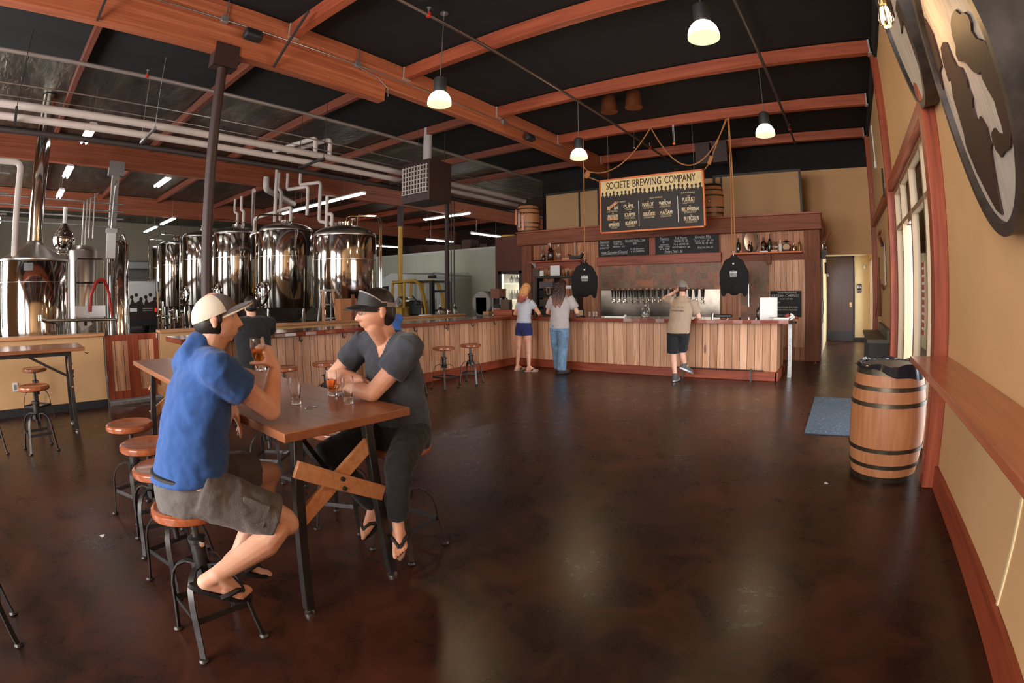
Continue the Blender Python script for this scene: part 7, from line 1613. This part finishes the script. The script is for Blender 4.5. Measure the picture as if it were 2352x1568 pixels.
# tan shirt man
B = (-2.70, 8.36, 0)
p, T, inf = stand('man in tan t-shirt, grey cap and black shorts standing at the bar', B, SK_A, (-2.685, 8.50, 1.615), .35, .98,
    [(-2.72, 8.36, .85, .155, .115), (-2.70, 8.38, 1.0, .150, .11), (-2.68, 8.41, 1.2, .165, .115), (-2.665, 8.43, 1.35, .155, .095), (-2.665, 8.44, 1.44, .07, .06)],
    [((-2.86, 8.43, 1.36), (-3.03, 8.52, 1.42), (-2.80, 8.60, 1.57), (.5, .2, .8), (-.3, .8, .2), (.6, -.2, .4), .5), ((-2.46, 8.43, 1.36), (-2.38, 8.44, 1.11), (-2.46, 8.60, 1.07), (-.3, .9, 0), (0, 0, 1), (-.6, 0, .2), .3)],
    [([(-2.80, 8.35, .86), (-2.82, 8.36, .50), (-2.80, 8.34, .32), (-2.76, 8.30, .11)], [.095, .058, .056, .035]), ([(-2.62, 8.36, .86), (-2.70, 8.50, .50), (-2.68, 8.48, .38), (-2.64, 8.50, .27)], [.095, .058, .054, .035])],
    [((-2.76, 8.30, .10), (.05, 1, 0), (0, 0, 1), (1, 0, 0)), ((-2.64, 8.50, .265), (.55, .55, -.35), (.2, .2, .9), (-1, 0, 0))], .009)
q = MB(); loft(q, [(-2.735, 8.36, .835, .205, .150), (-2.72, 8.37, .95, .198, .145), (-2.70, 8.39, 1.08, .196, .142), (-2.68, 8.415, 1.22, .208, .142), (-2.665, 8.43, 1.34, .195, .118), (-2.665, 8.44, 1.41, .13, .085), (-2.67, 8.44, 1.46, .075, .065)])
cone(q, (-2.82, 8.43, 1.375), (-2.975, 8.50, 1.40), .082, .074); cone(q, (-2.50, 8.43, 1.375), (-2.40, 8.44, 1.165), .084, .082)
TAN = cloth('tan_cotton', srgb(172, 146, 122), .06)
blob(rel(q, B), 't_shirt', TAN, p, .010, 4, .5, disp=(.016, .09))
q = MB(); mm = frame_m((-2.70, 8.245, 1.27), (1, .0, 0), (0, .16, 1)); put_text(q, 'Pure Beverages', 0, -.06, .038, mm, 'CENTER', .95, 0, 1, .005)
for k in range(3): q.tube([mm @ Vector((-.09 + k * .075, .03, -.004)), mm @ Vector((-.06 + k * .075, .0, -.006)), mm @ Vector((-.045 + k * .075, .012, -.004))], [.002, .005, .002], 6)
rel(q, B).build('back_print', plain('print_grey', (.16, .13, .12), .8), p, smooth=0)
q = MB(); loft(q, [(-2.72, 8.36, .80, .18, .135), (-2.725, 8.36, .90, .182, .138)]); cone(q, (-2.81, 8.355, .86), (-2.825, 8.36, .485), .115, .102); cone(q, (-2.625, 8.365, .86), (-2.70, 8.48, .53), .112, .100)
blob(rel(q, B), 'shorts', BLK, p, .010, 4, .5, disp=(.012, .06))
CG = cloth('cap_grey_b', srgb(128, 120, 110), .06); mb, A = cap_dome(T, (.090, .112, .098), -.004, None, .15, .022); rel(mb, B).build('cap', CG, p, smooth=60); rel(brim(T, A, .07, .08, .016, -.004, .108, .02), B).build('cap_brim', CG, p, smooth=50)
q = MB(); q.ball(T @ Vector((0, -.020, -.016)), (.078, .084, .072), 20); blob(rel(q, B), 'hair', plain('red_brown_hair', (.07, .025, .012), .6), p, .007, 2)
for i in inf: shoe(p, B, i, plain('grey_sneaker', (.10, .09, .085), .7) if 'grey_sneaker' not in bpy.data.materials else bpy.data.materials['grey_sneaker'], M['silver_paint'])

# ---- people seated at the bar and at the left edge --------------------------------------------------------------------
def seated(label, B, face, shirt, trousers, skin, hair, H=1.47, lean=.10, w=1.0, bare_arms=True, vox=.012, arms_up=True, shorts=False):
    """face: yaw of the facing direction measured from +Y"""
    p = thing('person', label, 'person', B); c, s = math.cos(face), math.sin(face)
    L = lambda x, y, z: Vector((B[0] + x * c - y * s, B[1] + x * s + y * c, z))
    q = MB(); T = headT(L(0, lean + .03, H), face, -.12, 0, .97); head(q, T, n=40, k=30)
    q.limb(L(0, lean * .8, H - .21), L(0, lean + .015, H - .07), .062, .055); loft(q, [(*L(0, 0, .75), .15 * w, .12, face), (*L(0, .03, .95), .15 * w, .12, face), (*L(0, lean * .7, 1.15), .17 * w, .12, face), (*L(0, lean * .8, H - .2), .14 * w, .08, face)])
    for k in (-1, 1):
        sh, e, wr = L(k * .20 * w, lean * .8, H - .21), L(k * .27 * w, lean + .16, 1.10), L(k * .10, lean + .36, 1.105)
        if not arms_up: e, wr = L(k * .25, -.06, 1.0), L(k * .14, .12, .86)
        q.chain([sh, e], [.052, .046]); q.chain([e, wr], [.045, .030]); hand(q, wr, L(-k * .05, 1, 0) - L(0, 0, 0), (0, 0, 1), L(-k, 0, 0) - L(0, 0, 0), .3)
        hp, kn, an = L(k * .10, 0, .77), L(k * .13, .44, .72), L(k * .12, .28, .30); q.chain([hp, kn], [.09, .06]); q.chain([kn, an], [.056, .036]); foot(q, an, L(0, 1, 0) - L(0, 0, 0), (0, 0, 1), .95, False)
    blob(rel(q, B), 'body', skin, p, vox, 3)
    q = MB(); loft(q, [(*L(0, -.01, .77), .19 * w, .15, face), (*L(0, .02, .92), .19 * w, .155, face), (*L(0, lean * .6, 1.10), .20 * w, .15, face), (*L(0, lean * .75, H - .24), .19 * w, .12, face), (*L(0, lean * .8, H - .14), .10, .08, face)])
    for k in (-1, 1): q.chain([L(0, lean * .8, H - .21), L(k * .19 * w, lean * .8, H - .22)], [.09, .082]); cone(q, L(k * .195 * w, lean * .8, H - .20), L(k * .25 * w, (lean + .09) if arms_up else -.0, 1.12), .085, .078)
    blob(rel(q, B), 't_shirt', shirt, p, .011, 4, .5, disp=(.018, .09))
    q = MB(); loft(q, [(*L(0, 0, .675), .18 * w, .15, face), (*L(0, 0, .83), .18 * w, .148, face)])
    for k in (-1, 1):
        hp, kn, an = L(k * .10, 0, .77), L(k * .13, .44, .72), L(k * .12, .28, .30)
        if shorts: cone(q, hp, L(k * .13, .49, .715), .105, .092)
        else: q.chain([hp, kn], [.105, .08]); cone(q, kn, an, .078, .062)
    blob(rel(q, B), 'shorts' if shorts else 'trousers', trousers, p, .011, 4, .5)
    q = MB(); R = T.to_3x3().normalized(); q.ball(T @ Vector((0, -.014, .024)), (.083, .098, .100), 20, 0, R); q.ball(T @ Vector((0, -.03, -.02)), (.076, .076, .07), 16, 0, R)
    blob(rel(q, B), 'hair', hair, p, .008, 2); return p
seated('man in black sitting with his back turned at the bar', (-6.00, 2.76, .68), PI / 2, BLK, BLK, SK_A, HAIR_D, 1.44, .06, 1.22)
seated('person in a blue shirt at the bar almost wholly hidden behind the visor man', (-5.97, 4.98, .68), PI / 2, cloth('bright_blue_cotton', srgb(58, 98, 170), .08), BLK, SK_A, HAIR_D, 1.40, .08, .95)
seated('seated man at the left edge of the picture, only his khaki shorts and shin showing', (-4.02, -.72, .68), 0.0, cloth('olive_cotton', (.10, .09, .06), .1), cloth('khaki_cotton', srgb(150, 124, 96), .1), SK_A, HAIR_D, 1.46, .02, 1.0, arms_up=False, shorts=True)
